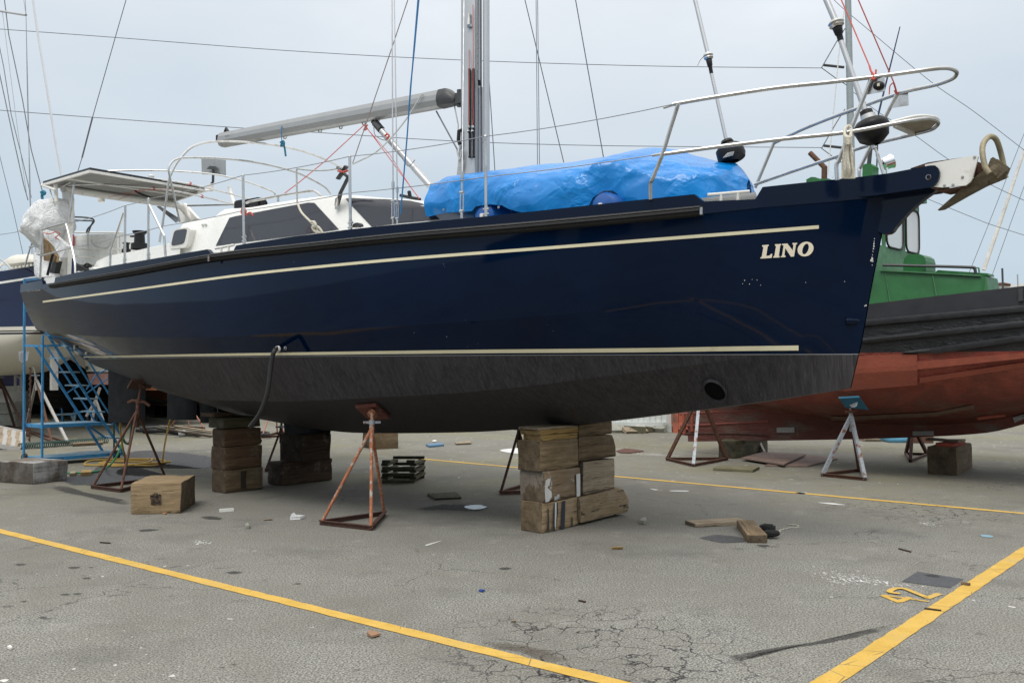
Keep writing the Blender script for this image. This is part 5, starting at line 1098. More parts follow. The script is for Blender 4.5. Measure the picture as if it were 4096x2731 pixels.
def gblk(label, m, a, b_, c_, yt, group=None, z0=0, **k):  # three ground corners: a-b long face, b-c short
    A_, B_, C_ = G(*a), G(*b_), G(*c_); 
    r_ = ray(a[0], yt); z1 = H + r_.z * A_.y / r_.y
    return timber(label, m, A_, B_ - A_, C_ - B_, z0, z1, group=group, **k)
lb = gblk('tan squared block with a mortise hole, alone on the ground at the left', W['w_tan'], (531, 2057), (733, 2053), (772, 2012), 1933, rough=.008)
def gdeco(parent, a, b_, pts, m, name, off=.01):
    A_, B_ = G(*a), G(*b_); d = (B_ - A_).normalized(); n = Vector((d.y, -d.x, 0)); 
    q = []
    for x, y in pts:
        r_ = ray(x, y); t_ = ((A_ + n * off).dot(n) - Vector((0, 0, H)).dot(n)) / r_.dot(n); q.append(Vector((0, 0, H)) + r_ * t_)
    inv = Matrix.Rotation(-parent.rotation_euler.z, 3, 'Z'); vs = [inv @ (p_ - parent.location) for p_ in q]
    me = bpy.data.meshes.new(name); me.from_pydata([tuple(v) for v in vs], [], [list(t_) for t_ in tessellate_polygon([vs])]); me.materials.append(m)
    o = bpy.data.objects.new(name, me); C.objects.link(o); o.parent = parent
gdeco(lb, (531, 2057), (733, 2053), [(601, 1978), (610, 1981), (611, 1972), (616, 1978), (619, 1967), (624, 1976), (629, 1967), (632, 1978), (638, 1975), (645, 1979), (643, 1992), (646, 2003), (644, 2018), (630, 2015), (618, 2019), (602, 2017), (604, 2000), (600, 1990)], mat('rotten_hollow', (.09, .06, .035), 1, 0, .5, 40, .8, 60, dirt=(.015, .01, .007), ds=22, dl=.45, dh=.55), 'mortise', .012)
wb = gblk('whitewashed grey block in front of the blue steps', W['w_white'], (90, 1944), (229, 1925), (165, 1905), 1857, rough=.01)
gblk('square brown block standing behind the near jack stand', W['w_brown'], (1480, 1798), (1578, 1793), (1560, 1783), 1726)
gblk('squat dark block under the stern of the work boat', W['w_grey'], (2915, 1840), (3048, 1813), (3030, 1800), 1768, rough=.01)
gblk('big square end-grain block under the bow of the work boat', W['w_brown'], (3826, 1903), (3887, 1874), (3780, 1866), 1790, rough=.01)
zz = G(3826, 1903); rr_ = ray(3826, 1790); zt4 = H + rr_.z * zz.y / rr_.y
def onb(label, m, a, b_, c_, z0, h_, **k):
    A_, B_, C_ = G(*a, z0), G(*b_, z0), G(*c_, z0); return timber(label, m, A_, B_ - A_, C_ - B_, z0, z0 + h_, **k)
onb('red painted block on the big square block under the work boat', mat('red_painted_wood', (.28, .05, .03), .8), (3815, 1788), (3865, 1779), (3790, 1776), zt4, .055)
onb('thin plank on the red block under the work boat keel', W['w_light'], (3830, 1769), (3860, 1765), (3735, 1757), zt4 + .056, .03, name='plank', cat='plank', bev=.004)
# slatted crib
cr_ = G(1659, 1930); ca = G(1529, 1930); cbk = G(1690, 1914)
crib = root('slatted_crib', tuple(cr_), 'small crib of criss-crossed grey slats under the yacht', 'timber crib')
dx = (ca - cr_); dy = (cbk - cr_) * 1.25; hh = .30
for L_ in range(7):
    z = .02 + L_ * .045
    if L_ % 2 == 0: segs = [(cr_, cr_ + dx), (cr_ + dy, cr_ + dx + dy)]
    else: segs = [(cr_ + dx * .06, cr_ + dx * .06 + dy), (cr_ + dx * .94, cr_ + dx * .94 + dy)]
    if L_ == 6: segs = [(cr_, cr_ + dx * .25), (cr_ + dx * .75, cr_ + dx), (cr_ + dy, cr_ + dx + dy)]
    for a, c_ in segs:
        MB().bar(a + Vector((0, 0, z)), c_ + Vector((0, 0, z)), .09, .038).obj('slat', M['w_grey'], crib, sm=False, bevel=.003)
# planks on the ground
gblk('pale plank lying on the asphalt in front of the near stack', W['w_light'], (2766, 2110), (2975, 2098), (2960, 2082), 2095, name='plank', cat='plank', bev=.004, rough=.004)
gblk('short thick brown board beside the black gloves', W['w_brown'], (2985, 2171), (3069, 2170), (3040, 2103), 2140, name='thick_board', cat='plank', bev=.006) if 0 else timber('short thick brown board beside the black gloves', W['w_brown'], G(2990, 2171), (G(2947, 2110) - G(2990, 2171)) * 1.02, G(3069, 2171) - G(2990, 2171), 0, .075, name='thick_board', cat='plank', bev=.008)
gblk('mossy plank lying before the stern of the work boat', M['mossboard'], (2880, 1883), (3041, 1891), (3010, 1875), 1872, name='plank', cat='plank', bev=.004, rough=.004)
for lab, q, z in (('lower damp plywood sheet on the ground under the work boat', [(3060, 1866), (3230, 1868), (3350, 1838), (3180, 1815)], .0), ('upper damp plywood sheet overlapping the other under the work boat', [(2965, 1835), (3135, 1862), (3222, 1822), (3050, 1812)], .035)):
    b = MB(); v_ = [G(x, y, z) for x, y in q]; b.prism([p_ + Vector((0, 0, .004)) for p_ in v_], (0, 0, .02)); o = b.obj('plywood_sheet', M['ply'], sm=False); c_ = sum(v_, Vector()) / 4; shift(o, c_); tag(o, lab, 'plywood sheet', 'plywood sheets under the work boat')
for lab, q, th in (('thin grey board lying in the shade under the yacht', [(1710, 1980), (1740, 2000), (1845, 1995), (1825, 1974)], .02), ('scrap of blue foam board with a crumpled cup on it', [(1703, 1783), (1718, 1790), (1776, 1784), (1760, 1776)], .035), ('small white-edged board on the asphalt behind the stack', [(1820, 1775), (1825, 1780), (1885, 1777), (1880, 1767)], .03)):
    b = MB(); v_ = [G(x, y) for x, y in q]; b.prism([p_ + Vector((0, 0, .003)) for p_ in v_], (0, 0, th)); o = b.obj('board_scrap', M['w_grey'] if 'grey' in lab else (mat('blue_foam', (.08, .17, .27), .7) if 'blue' in lab else M['w_light']), sm=False); shift(o, sum(v_, Vector()) / 4); tag(o, lab, 'board')
    if 'blue' in lab: tag(shift(MB().ball(G(1738, 1776) + Vector((0, 0, .06)), .05, 8, (1, 1, .6)).obj('crumpled_cup', M['whitep']), G(1738, 1776)), 'crumpled white cup on the blue foam board', 'litter')
# ------------------------------------------------------------------ jack stands
def jack(label, base, apex, pad, m_leg, m_base, pad_m, padsz=.30, tilt=0, yaw=0, legr=.017, handle='cross', group='steel jack stands', legm=None, flat=False, topz=None, hm=None, padpoly=None, padw=None):
    bp = [G(*b_) for b_ in base]; cxy = sum(bp, Vector()) / 3
    r_ = ray(*apex); ap = P(apex[0], apex[1], cxy.y); pp_ = P(pad[0], pad[1], cxy.y)
    o = root('jack_stand', (cxy.x, cxy.y, 0), label, 'jack stand', group)
    for i, b_ in enumerate(bp):
        foot = b_.lerp(cxy, .04) + Vector((0, 0, .02))
        if flat: MB().bar(foot, ap, .05, .05, (b_ - cxy)).obj('leg', (legm or {}).get(i, m_leg), o, sm=False)
        else: MB().tube([foot, ap], legr, 10).obj('leg', (legm or {}).get(i, m_leg), o)
    for i in range(3):
        a, c_ = bp[i], bp[(i + 1) % 3]; MB().bar(a + Vector((0, 0, .025)), c_ + Vector((0, 0, .025)), .006, .045).bar(a + Vector((0, 0, .046)), c_ + Vector((0, 0, .046)), .04, .006).obj('base_bar', m_base, o, sm=False)
    ax = (pp_ - ap); 
    MB().tube([ap - Vector((0, 0, .22)), ap + ax * .25], .026, 12).obj('sleeve', m_leg, o)
    MB().tube([ap + ax * .2, pp_], .017, 10).obj('screw', m_leg, o)
    hp_ = ap + ax * .35
    if handle == 'cross': MB().bar(hp_ - Vector((.085, .02, 0)), hp_ + Vector((.085, .02, .0)), .02, .022).tube([hp_ - Vector((0, 0, .02)), hp_ + Vector((0, 0, .02))], .032, 10).obj('handle', hm or M['galv'], o)
    else: MB().tube([hp_ + Vector((-.14, 0, -.02)), hp_ + Vector((-.08, 0, .01)), hp_, hp_ + Vector((.08, 0, -.01)), hp_ + Vector((.15, 0, -.06))], .02, 9).tube([hp_ - Vector((0, 0, .03)), hp_ + Vector((0, 0, .03))], .036, 10).obj('handle', hm or M['rust'], o)
    Mx = Matrix.Rotation(yaw, 3, 'Z') @ Matrix.Rotation(tilt, 3, 'X')
    if pad_m and (padpoly or padw):
        q = [YF.W(cast(x, y, .006)) for x, y in padpoly] if padpoly else padw; n_ = (q[1] - q[0]).cross(q[3] - q[0]).normalized(); n_ = n_ if n_.z < 0 else -n_
        MB().prism(q, n_ * .035).obj('pad', pad_m, o, sm=False, bevel=.006); MB().tube([sum(q, Vector()) / 4 + n_ * .03, pp_ - ax * .05], [.06, .03], 10).obj('pad_socket', m_leg, o)
    elif pad_m:
        b_ = MB().box(pp_, (padsz, padsz, .03), Mx); b_.obj('pad', pad_m, o, sm=False, bevel=.006)
        MB().tube([pp_ - Mx @ Vector((0, 0, .015)), pp_ - Mx @ Vector((0, 0, .05))], .045, 10).obj('pad_socket', m_leg, o)
    return o
pm = mat('rusty_pad', (.16, .05, .035), .8, 0, .25, 12, .3, 60, dirt=(.35, .36, .37), ds=16, dl=.62, dh=.7)
jack('rusty orange jack stand standing nearest, its pad under the middle of the yacht', [(1279, 2099), (1486, 2122), (1541, 2061)], (1487, 1712), (1489, 1645), M['rustw'], M['rustd'], pm, padpoly=[(1422, 1614), (1505, 1608), (1563, 1660), (1480, 1668)])
jack('rusty jack stand with a curved red handle left of the middle stack', [(364, 1954), (482, 1970), (670, 1918)], (548, 1642), (565, 1535), M['rust'], M['rustd'], M['rustd'], .3, math.radians(-22), .6, handle='curved')
jack('dark rusty jack stand half hidden behind the near block stack', [(1998, 1978), (2150, 1975), (2140, 1935)], (2075, 1722), (2078, 1700), M['rustd'], M['rust'], M['rustd'], .26, .3, .4)
jack('dark brown jack stand between the middle and far block stacks', [(1060, 1887), (1125, 1880), (1200, 1855)], (1124, 1715), (1126, 1692), M['rustd'], M['rust'], None)
jack('faded pink jack stand in the distance behind the middle stack', [(1045, 1752), (1140, 1747), (1110, 1735)], (1100, 1600), (1100, 1570), mat('pale_pink_steel', (.40, .19, .14), .8), M['rust'], None)
jack('white and rust streaked jack stand under the work boat stern', [(2664, 1841), (2773, 1867), (2912, 1840)], (2800, 1572), (2800, 1540), M['rust'], M['rust'], M['rustd'], .3, .3, .2, legm={1: M['galv']}, flat=True)
jack('galvanised jack stand with a blue pad under the red hull', [(3284, 1905), (3463, 1923), (3440, 1886)], (3404, 1664), (3402, 1612), M['galv'], M['rust'], mat('blue_pad', (.012, .10, .17), .6), padw=[P(3352, 1586, 12.98), P(3436, 1582, 13.03), P(3470, 1632, 13.22), P(3378, 1624, 13.14)], legm={2: M['rust']}, flat=True, hm=M['rust'])
jack('grey jack stand behind the big square block', [(3622, 1819), (3641, 1850), (3712, 1822)], (3650, 1700), (3650, 1670), M['rustd'], M['rustd'], None, flat=True)
jack('jack stand with one grey leg behind the dark block under the work boat', [(2880, 1792), (2930, 1797), (3062, 1818)], (2975, 1640), (2975, 1600), M['wst'], M['rustd'], None, flat=True)
jack('brown jack stand at the far left beyond the steps', [(-60, 1700), (60, 1712), (118, 1748)], (2, 1520), (0, 1490), M['rustd'], M['rustd'], None, flat=True)
jack('tall stand with two white legs and a brown leg behind the blue steps', [(98, 1722), (276, 1776), (208, 1772)], (146, 1520), (134, 1465), M['wst'], M['rust'], None, flat=True, legm={2: M['rust']})
jack('distant orange jack stand behind the pile of pipes', [(680, 1708), (755, 1712), (820, 1716)], (752, 1610), (752, 1590), mat('pale_pink_steel2', (.34, .15, .10), .8), M['rust'], None)
# ------------------------------------------------------------------ the green, black and red work boat
GF = Frame((6.65, 14.0), 47.3)
wbt = root('work_boat', (GF.O.x, GF.O.y, 0), 'old work boat with green cabin, black topsides and red bottom behind the yacht', 'work boat', rot=GF.rot)
def Wb(b_, name, m, parent=None, sm=True): return b_.obj(name, m, parent or wbt, sm)
gB = curve([(-6, .02), (-5, .75), (-4, 1.25), (-3, 1.6), (-2, 1.85), (-1, 1.95), (0, 1.98), (1, 1.9), (2, 1.7), (3, 1.35), (4, .95), (5, .5)])
gW = curve([(-6, .02), (-5, .55), (-4, 1.05), (-3, 1.45), (-2, 1.75), (-1, 1.9), (0, 1.92), (1, 1.82), (2, 1.5), (3, 1.05), (4, .55), (5, .1)])
gC = curve([(-6, .02), (-5, .4), (-4, .85), (-3, 1.25), (-2, 1.58), (-1, 1.75), (0, 1.76), (1, 1.62), (2, 1.25), (3, .75), (4, .3), (5, .05)])
gT = curve([(2800, 1275), (3000, 1260), (3480, 1217), (3720, 1187), (4096, 1145), (4500, 1090), (5200, 980)])
gWt = curve([(2600, 1412), (3435, 1411), (4096, 1407), (5200, 1404)])
gCt = curve([(2600, 1560), (2900, 1575), (3100, 1576), (3395, 1560), (3670, 1535), (4096, 1480), (4500, 1415), (5200, 1300)])
gDt = curve([(2700, 1570), (2900, 1595), (3050, 1625), (3250, 1668), (3400, 1690), (3700, 1700), (3900, 1690), (4096, 1655), (4300, 1580), (5200, 1300)])
gKt = curve([(2600, 1766), (2965, 1762), (3400, 1755), (3725, 1744), (3932, 1730), (4096, 1692), (4230, 1640), (4500, 1520), (5200, 1260)])
ug = [4.6 - 10.4 * i / 60 for i in range(61)]
gr = []
for bf, tr in ((gB, gT), (gW, gWt), (gC, gCt)): gr.append([Vector((u, max(.02, bf(u)), GF.zt(u, max(.02, bf(u)), tr))) for u in ug])
gd = [Vector((u, .12, GF.zt(u, .12, gDt))) for u in ug]; gk1 = [Vector((u, .09, min(GF.zt(u, .09, gKt), gd[i].z))) for i, u in enumerate(ug)]
bil = []
for a, c_ in zip(gr[2], gd): m_ = a.lerp(c_, .45); m_.y += .12 * min(1, a.y); m_.z -= .06 * min(1, a.y); bil.append(m_)
side = [gr[0], mid(gr[0], gr[1], .33, .03), mid(gr[0], gr[1], .66, .03), gr[1], mid(gr[1], gr[2], .5, .04), gr[2], mid(gr[2], bil, .5, .03), bil, mid(bil, gd, .5, -.03), gd, gk1]
cenk = [Vector((p_.x, 0, p_.z - .01)) for p_ in gk1]
b = MB(); allg = side + [cenk] + [mir(r_) for r_ in side[::-1]]; b.grid(allg)
q = [r_[0] for r_ in allg]; b.add(q, [list(t_) for t_ in tessellate_polygon([q])])
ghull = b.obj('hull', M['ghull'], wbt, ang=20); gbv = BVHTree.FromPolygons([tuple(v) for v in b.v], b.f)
def gcast(x, y, off=.004): return cast(x, y, off, gbv, GF)
Wb(strip(MB(), curve([(3380, 1230), (3480, 1217), (3720, 1187), (4096, 1145), (4140, 1140)]), curve([(3380, 1285), (3470, 1278), (3720, 1256), (4096, 1221), (4140, 1217)]), 60, .045, gbv, GF, 3380, 4140), 'bulwark', M['gblack'], ghull)
for yt_, yb_ in ((lambda x: 1278 - (x - 3470) * .091, lambda x: 1303 - (x - 3465) * .089), (lambda x: 1352 - (x - 3455) * .108, lambda x: 1372 - (x - 3455) * .101), (lambda x: 1410 - (x - 3595) * .14, lambda x: min(1413, 1409 - (x - 3790) * .150))):
    b = MB(); rws = []
    x0_ = 3390 if yt_(3400) < 1400 else 3612
    for i in range(50):
        x = x0_ + (4140 - x0_) * i / 49; a, c_ = gcast(x, yt_(x), 0), gcast(x, yb_(x), 0)
        if not a or not c_: continue
        o_ = Vector((0, .05, 0)); rws.append([a, a + o_ * .9, a.lerp(c_, .5) + o_ * 1.15, c_ + o_ * .9, c_])
    b.grid(rws); Wb(b, 'rubbing_strake', M['gstrake'], ghull)
for yt_, yb_, x0_ in ((lambda x: 1446 - (x - 3672) * .084 , lambda x: 1478 - (x - 3672) * .105, 3673), (lambda x: 1511 - (x - 3682) * .148, lambda x: 1532 - (x - 3682) * .150, 3684)):
    b = MB(); rws = []
    for i in range(40):
        x = x0_ + (4140 - x0_) * i / 39; a, c_ = gcast(x, yt_(x), 0), gcast(x, yb_(x), 0)
        if not a or not c_: continue
        o_ = Vector((0, .05, 0)); rws.append([a, a + o_ * .9, c_ + o_ * .9, c_])
    b.grid(rws)
    for r_ in (rws[0],): b.add(r_, [[0, 1, 2, 3]])
    Wb(b, 'red_strake', M['gred'], ghull, sm=False)
b = MB(); g1 = []
for i in range(13):
    g1.append([gcast(3380 + (3672 - 3380) * i / 12, (1424 - 8 * min(1, i / 8)) + ((1560 - 26 * i / 12) - (1424 - 8 * min(1, i / 8))) * j / 8, .035) for j in range(9)])
g1 = [r_ for r_ in g1 if all(r_)]; b.grid(g1); e_ = g1[-1]; b.grid([e_, [p_ - Vector((0, .05, 0)) for p_ in e_]]); Wb(b, 'side_plate', M['gred'], ghull, sm=False)
b = MB(); rws = []
for i in range(50):
    x = 3330 + (3990 - 3330) * i / 49; k = lin([(3100, 1660), (3400, 1665), (3600, 1655), (3750, 1648), (3905, 1616), (3990, 1590)])(x); a, c_ = gcast(x, k, 0), gcast(x, k + 16, 0)
    if not a or not c_ or x > 3908: continue
    rws.append([a, a + Vector((0, .06, .0)), c_ + Vector((0, .05, -.0)), c_])
b.grid(rws); b.add(rws[-1], [[0, 1, 2, 3]]); Wb(b, 'bilge_keel', mat('scraped_bilge_keel', (.19, .12, .09), .8, 0, .3, 8, .4, 20), ghull, sm=False)
b = MB().tube([gcast(x, y, .02) for x, y in ((3910, 1668), (3960, 1661), (4020, 1655)) if gcast(x, y, .02)], .025, 8); Wb(b, 'bilge_rail', M['gred'], ghull)
for x0_, x1_, y0_, y1_ in ((3110, 3181, 1709, 1729), (3653, 3737, 1723, 1740), (4054, 4110, 1672, 1655)):
    h_ = 20 if x0_ < 4000 else 22
    if x0_ > 4000: q = [(4052, 1667), (4110, 1643), (4110, 1665), (4060, 1688)]
    else: q = [(x0_, y0_), (x1_, y0_ - 1), (x1_, y1_), (x0_, y1_)]
    pv_ = [gcast(x, y, .03) or GF.V(x, y, .12) for x, y in q]; b = MB().prism(pv_, (0, -.06, 0)); Wb(b, 'zinc_anode', M['anode'], ghull, sm=False)
# stern gear
b = MB().tube([GF.V(x, y, .1) for x, y in ((3082, 1642), (2900, 1645), (2720, 1656))], .022, 8); b.tube([GF.V(x, y, .1) for x, y in ((3076, 1686), (2900, 1694), (2722, 1704))], .022, 8)
cg = Wb(b, 'propeller_guard', mat('dark_red_guard', (.20, .055, .04), .75, 0, .2, 10))
Wb(MB().tube([GF.V(2735, 1655, .1), GF.V(2737, 1735, .1)], .035, 8).tube([GF.V(2770, 1655, .1), GF.V(2768, 1725, .1)], .03, 8).tube([GF.V(2740, 1662, 0), GF.V(2765, 1715, 0)], .012, 6), 'guard_post', M['gred'], cg)
Wb(MB().tube([GF.V(x, y, .0) for x, y in ((2728, 1735), (2800, 1742), (2900, 1757), (2970, 1762))], .02, 8).tube([GF.V(x, y, .1) for x, y in ((2728, 1734), (2850, 1733), (2960, 1734), (3075, 1742))], .014, 8).tube([GF.V(x, y, .05) for x, y in ((2908, 1630), (2915, 1680), (2950, 1735), (2966, 1758))], .014, 8), 'guard_shoe', M['rustd'], cg)
Wb(MB().prism([GF.V(x, y, .03) for x, y in ((2772, 1600), (2905, 1600), (2895, 1690), (2850, 1745), (2780, 1735))], (0, -.06, 0)), 'rudder', M['rustd'], sm=False)
# superstructure
zdk = 2.35
S1, S2 = GF.V(3380, 1085, 1.1), GF.V(3925, 1102, .36); F1 = Vector((S2.x - .04, .28, S2.z - .005))
S1.z = 3.05; 
F2 = Vector((F1.x, 0, F1.z))
out = [S1, S1.lerp(S2, .35), S2, F1, F2, Vector((F1.x, -.28, F1.z)), Vector((S2.x, -.33, S2.z)), Vector((S1.x, -1.1, S1.z))]; tv = lambda x: 1.1 + (.36 - 1.1) * (x - 3380) / 545
lo_ = [Vector((p_.x - (.10 if i in (3, 4, 5) else 0), p_.y + (.06 if p_.y > 0 else -.06 if p_.y < 0 else 0), zdk - .1)) for i, p_ in enumerate(out)]
b = MB(); b.grid([lo_, out], True); b.add(out, [list(t_) for t_ in tessellate_polygon([out])]); trunk = Wb(b, 'cabin_trunk', M['green'], sm=False)
Wb(MB().bar(GF.V(3522, 1081, tv(3522) + .02), GF.V(3925, 1103, .38), .03, .02), 'trunk_edge', M['greenl'], trunk)
Wb(MB().tube(smooth([GF.V(x, y, tv(x) - .06) for x, y in ((3530, 1060), (3700, 1064), (3880, 1069), (3896, 1073), (3901, 1082), (3902, 1104))], 4), .022, 8), 'hand_rail', M['dgrey'], trunk)
Wb(MB().prism([GF.V(x, y, .25) for x, y in ((3735, 1093), (3752, 1080), (3780, 1082), (3950, 1093), (3953, 1102), (3740, 1100))], (0, -.3, 0)), 'deck_hatch', M['green'], trunk, sm=False)
Wb(MB().tube([GF.V(3900, 1071, 0), GF.V(3915, 1072, 0), GF.V(3917, 1090, 0)], .012, 6), 'hatch_handle', M['green'], trunk)
Wb(MB().prism([GF.V(x, y, .55) for x, y in ((3613, 1088), (3613, 1050), (3618, 1032), (3632, 1019), (3655, 1016), (3684, 1018), (3698, 1028), (3703, 1045), (3703, 1088))], (0, -.42, 0)), 'ventilator_box', M['green'], trunk, sm=False)
for q_ in (((3540, 1092), (3560, 1205)), ((3730, 1098), (3745, 1182))):
    Wb(MB().bar(GF.V(*q_[0], tv(q_[0][0]) + .004), GF.V(*q_[1], tv(q_[1][0]) + .05), .012, .01), 'weld_seam', M['greenl'], trunk)
uw = .85; zr = 4.27
b = MB(); wh = [Vector((uw, -1.0, 0)), Vector((uw, 1.0, 0)), Vector((uw + 2.1, 1.0, 0)), Vector((uw + 2.1, -1.0, 0))]
def fw(x, y, du=0): return GF.U(x, y, uw + du)
# front wall with two openings: built from strips
vL, vR = fw(3500, 1000).y, -1.0
w1 = [fw(3543, 900).y, fw(3609, 900).y]; w2 = [fw(3621, 900).y, fw(3673, 900).y]; zb1 = fw(3575, 997).z; zb2 = fw(3648, 1008).z; ztw = 4.12; zbw = (zb1 + zb2) / 2
cols = [1.0, w1[0] + .62, w1[0] + .58] 
b.box((uw + .02, 0, (zbw + 2.8) / 2), (.04, 2.0, zbw - 2.8)); b.box((uw + .02, 0, (ztw + zr) / 2), (.04, 2.0, zr - ztw))
def colm(va, vb): b.box((uw + .02, (va + vb) / 2, (zbw + ztw) / 2), (.038, abs(va - vb), ztw - zbw))
colm(-1.0, w2[1]); colm(w2[0], w1[1]); colm(w1[0], min(1, w1[0] + .07)); colm(.9, 1.0)
b.box((uw + 1.05, 1.0, (zbw + 2.8) / 2), (2.1, .04, zbw - 2.8)); b.box((uw + 1.05, 1.0, (ztw + zr) / 2), (2.1, .04, zr - ztw))
b.box((uw + 1.05, -1.0, (zbw + 2.8) / 2), (2.1, .04, zbw - 2.8)); b.box((uw + 1.05, -1.0, (ztw + zr) / 2), (2.1, .04, zr - ztw)); b.box((uw + 2.1, 0, (2.8 + zr) / 2), (.04, 2, zr - 2.8)); b.box((uw + 1.05, -1.0, 3.6), (.1, .04, 1.2)); b.box((uw + 2.05, -1.0, 3.6), (.1, .04, 1.2)); b.box((uw + .05, -1.0, 3.6), (.1, .04, 1.2))
whs = Wb(b, 'wheelhouse', M['greenl'], sm=False)
Wb(MB().box((uw + 1.05, 0, zr + .03), (2.3, 2.2, .06)), 'wheelhouse_roof', M['green'], whs, sm=False)
for va, vb in (w1, w2):
    f_ = MB(); q = rrect([(va, ztw), (vb, ztw), (vb, zbw), (va, zbw)], 4); L3 = [Vector((uw - .012, p_.x, p_.y)) for p_ in q]
    f_.tube(L3, .016, 6, closed=True); wf = Wb(f_, 'window', M['rubber'], whs)
    Wb(MB().prism([Vector((uw - .004, p_.x, p_.y)) for p_ in q], (.006, 0, 0)), 'window_pane', M['clear'], wf, sm=False)
Wb(MB().tube([GF.V(3240, 612, .2), GF.V(3300, 672, .2)], .042, 12).tube([GF.V(3298, 668, .2), GF.V(3296, 760, .2)], .046, 12), 'exhaust_pipe', M['rust'], whs)
Wb(MB().prism([GF.V(x, y, .6) for x, y in ((3225, 735), (3225, 718), (3245, 708), (3262, 709), (3268, 716), (3312, 714), (3312, 735))], (0, -.4, 0)), 'roof_locker', M['green'], whs, sm=False)
Wb(MB().prism([GF.V(x, y, .3) for x, y in ((3448, 735), (3450, 662), (3462, 655), (3484, 655), (3490, 664), (3488, 735))], (0, -.25, 0)), 'roof_box', M['green'], whs, sm=False)
Wb(MB().tube([GF.V(3476, 655, .1), GF.V(3484, 575, .1)], .035, 8), 'roof_post', M['dgrey'], whs)
ax_ = (GF.V(3566, 640, 0) - GF.V(3540, 652, .25)).normalized()
lp = Wb(MB().lathe(GF.V(3528, 660, 0), GF.V(3566, 645, -.1) - GF.V(3528, 660, 0), [(-.0, .03), (.01, .085), (.03, .10), (.13, .105), (.16, .118), (.17, .118), (.165, .10), (.1, .02)], 22), 'searchlight', M['chrome'], whs)
Wb(MB().tube([GF.V(3548, 672, 0), GF.V(3548, 700, 0)], .02, 8), 'searchlight_stem', M['chrome'], lp)
Wb(MB().tube([GF.V(3312, 700, .6), GF.V(3315, 660, .6), GF.V(3357, 200, .6), GF.V(3377, 40, .6)], .008, 6), 'whip_antenna', M['whitep'], whs)
Wb(MB().tube([GF.V(3514, 455, -.2), GF.V(3600, 108, -.2)], [.016, .008], 6), 'whip_antenna', mat('dark_blue_antenna', (.02, .035, .10), .4), whs)
Wb(MB().tube([GF.V(3505, 735, -.2), GF.V(3514, 455, -.2)], .012, 6), 'antenna_foot', M['dgrey'], whs)
Wb(MB().tube([GF.V(x, y, .4) for x, y in ((3312, 680), (3330, 685), (3337, 700), (3328, 715))], .004, 5), 'antenna_lead', M['whitep'], whs)
Wb(MB().box(gcast(4088, 1180, .05) or GF.V(4088, 1180, 1.95), (.05, .06, .16)), 'fairlead', M['dgrey'], ghull, sm=False)
Wb(MB().tube([GF.V(3365, -30, .2), GF.V(3478, 265, .0)], .004, 5), 'signal_line', M['red']) if 0 else None
rl = Y(MB().tube([V(3352, -40, 0), V(3365, 0, 0), V(3478, 265, .3), V(3490, 305, .44)], .0055, 6).tube(sp([(3478, 265, .38), (3484, 285, .42), (3494, 300, .44), (3488, 318, .46), (3500, 312, .44), (3504, 280, .42)], 4), .008, 6), 'signal_line', M['red'])
Y(MB().tube([V(3415, -40, -.1), V(3433, 0, -.1), V(3575, 330, -.3), V(3588, 372, -.37)], .0055, 6).tube(sp([(3575, 330, -.3), (3560, 345, -.3), (3557, 378, -.3)], 4), .005, 6).tube(sp([(3575, 332, -.3), (3582, 355, -.33), (3588, 378, -.35), (3578, 362, -.33)], 4), .008, 6), 'signal_line', M['red'])
# ------------------------------------------------------------------ blue mobile steps behind the stern
s0 = YF.L(G(165, 1838, .10)); sw = .57
sa = YF.W((s0.x, s0.y, 0)); steps = root('mobile_steps', (sa.x, sa.y, 0), 'blue steel mobile steps with handrails beyond the yacht\'s stern', 'mobile steps')
def SU(x, y, far=0): return YF.W(YF.U(x, y, s0.x + far * sw))
def St(b_, name, m='blue', sm=True, par=None): return b_.obj(name, M[m], par or steps, sm)
St(MB().tube([SU(168, 1842), SU(171, 1340)], .020, 10), 'post')
St(MB().tube([SU(95, 1850, 1), SU(98, 1118, 1)], .020, 10), 'post')
St(MB().tube([SU(456, 1812), SU(456, 1695)], .016, 8), 'post', 'dgreen')
St(MB().bar(SU(98, 1120, 1), YF.W(YF.V(170, 1112, YF.L(SU(98, 1120, 1)).y - .55)), .035, .04), 'top_rail')
St(MB().tube([SU(100, 1246, 1), SU(122, 1246, 1)], .014, 8), 'cross_rung')
St(MB().bar(SU(100, 1382, 1), SU(171, 1384), .035, .035), 'platform_beam'); St(MB().bar(SU(171, 1384), SU(248, 1380), .035, .035), 'platform_beam')
def stringer(pts, far, nm='stringer', w=.025, h=.038):
    a, c_ = SU(*pts[0], far), SU(*pts[-1], far); return St(MB().bar(a, c_, w, h), nm, sm=False)
stringer([(186, 1330), (500, 1822)], 0); stringer([(142, 1385), (418, 1815)], 1)
stringer([(235, 1338), (437, 1655)], 0, 'hand_rail', .02, .024); stringer([(188, 1388), (384, 1690)], 1, 'hand_rail', .02, .024)
stringer([(280, 1320), (436, 1577)], 0, 'hand_rail', .02, .024); stringer([(440, 1668), (484, 1742)], 0, 'hand_rail', .02, .03); stringer([(350, 1700), (424, 1752)], .5, 'hand_rail', .02, .03)
St(MB().tube([SU(345, 1558), SU(386, 1498)], .011, 6).tube([SU(386, 1498), SU(440, 1470)], .011, 6), 'brace'); St(MB().tube([SU(346, 1573), SU(436, 1510)], .011, 6), 'brace'); St(MB().tube([SU(268, 1572, 1), SU(295, 1553, 1), SU(322, 1542, 1)], .011, 6), 'brace')
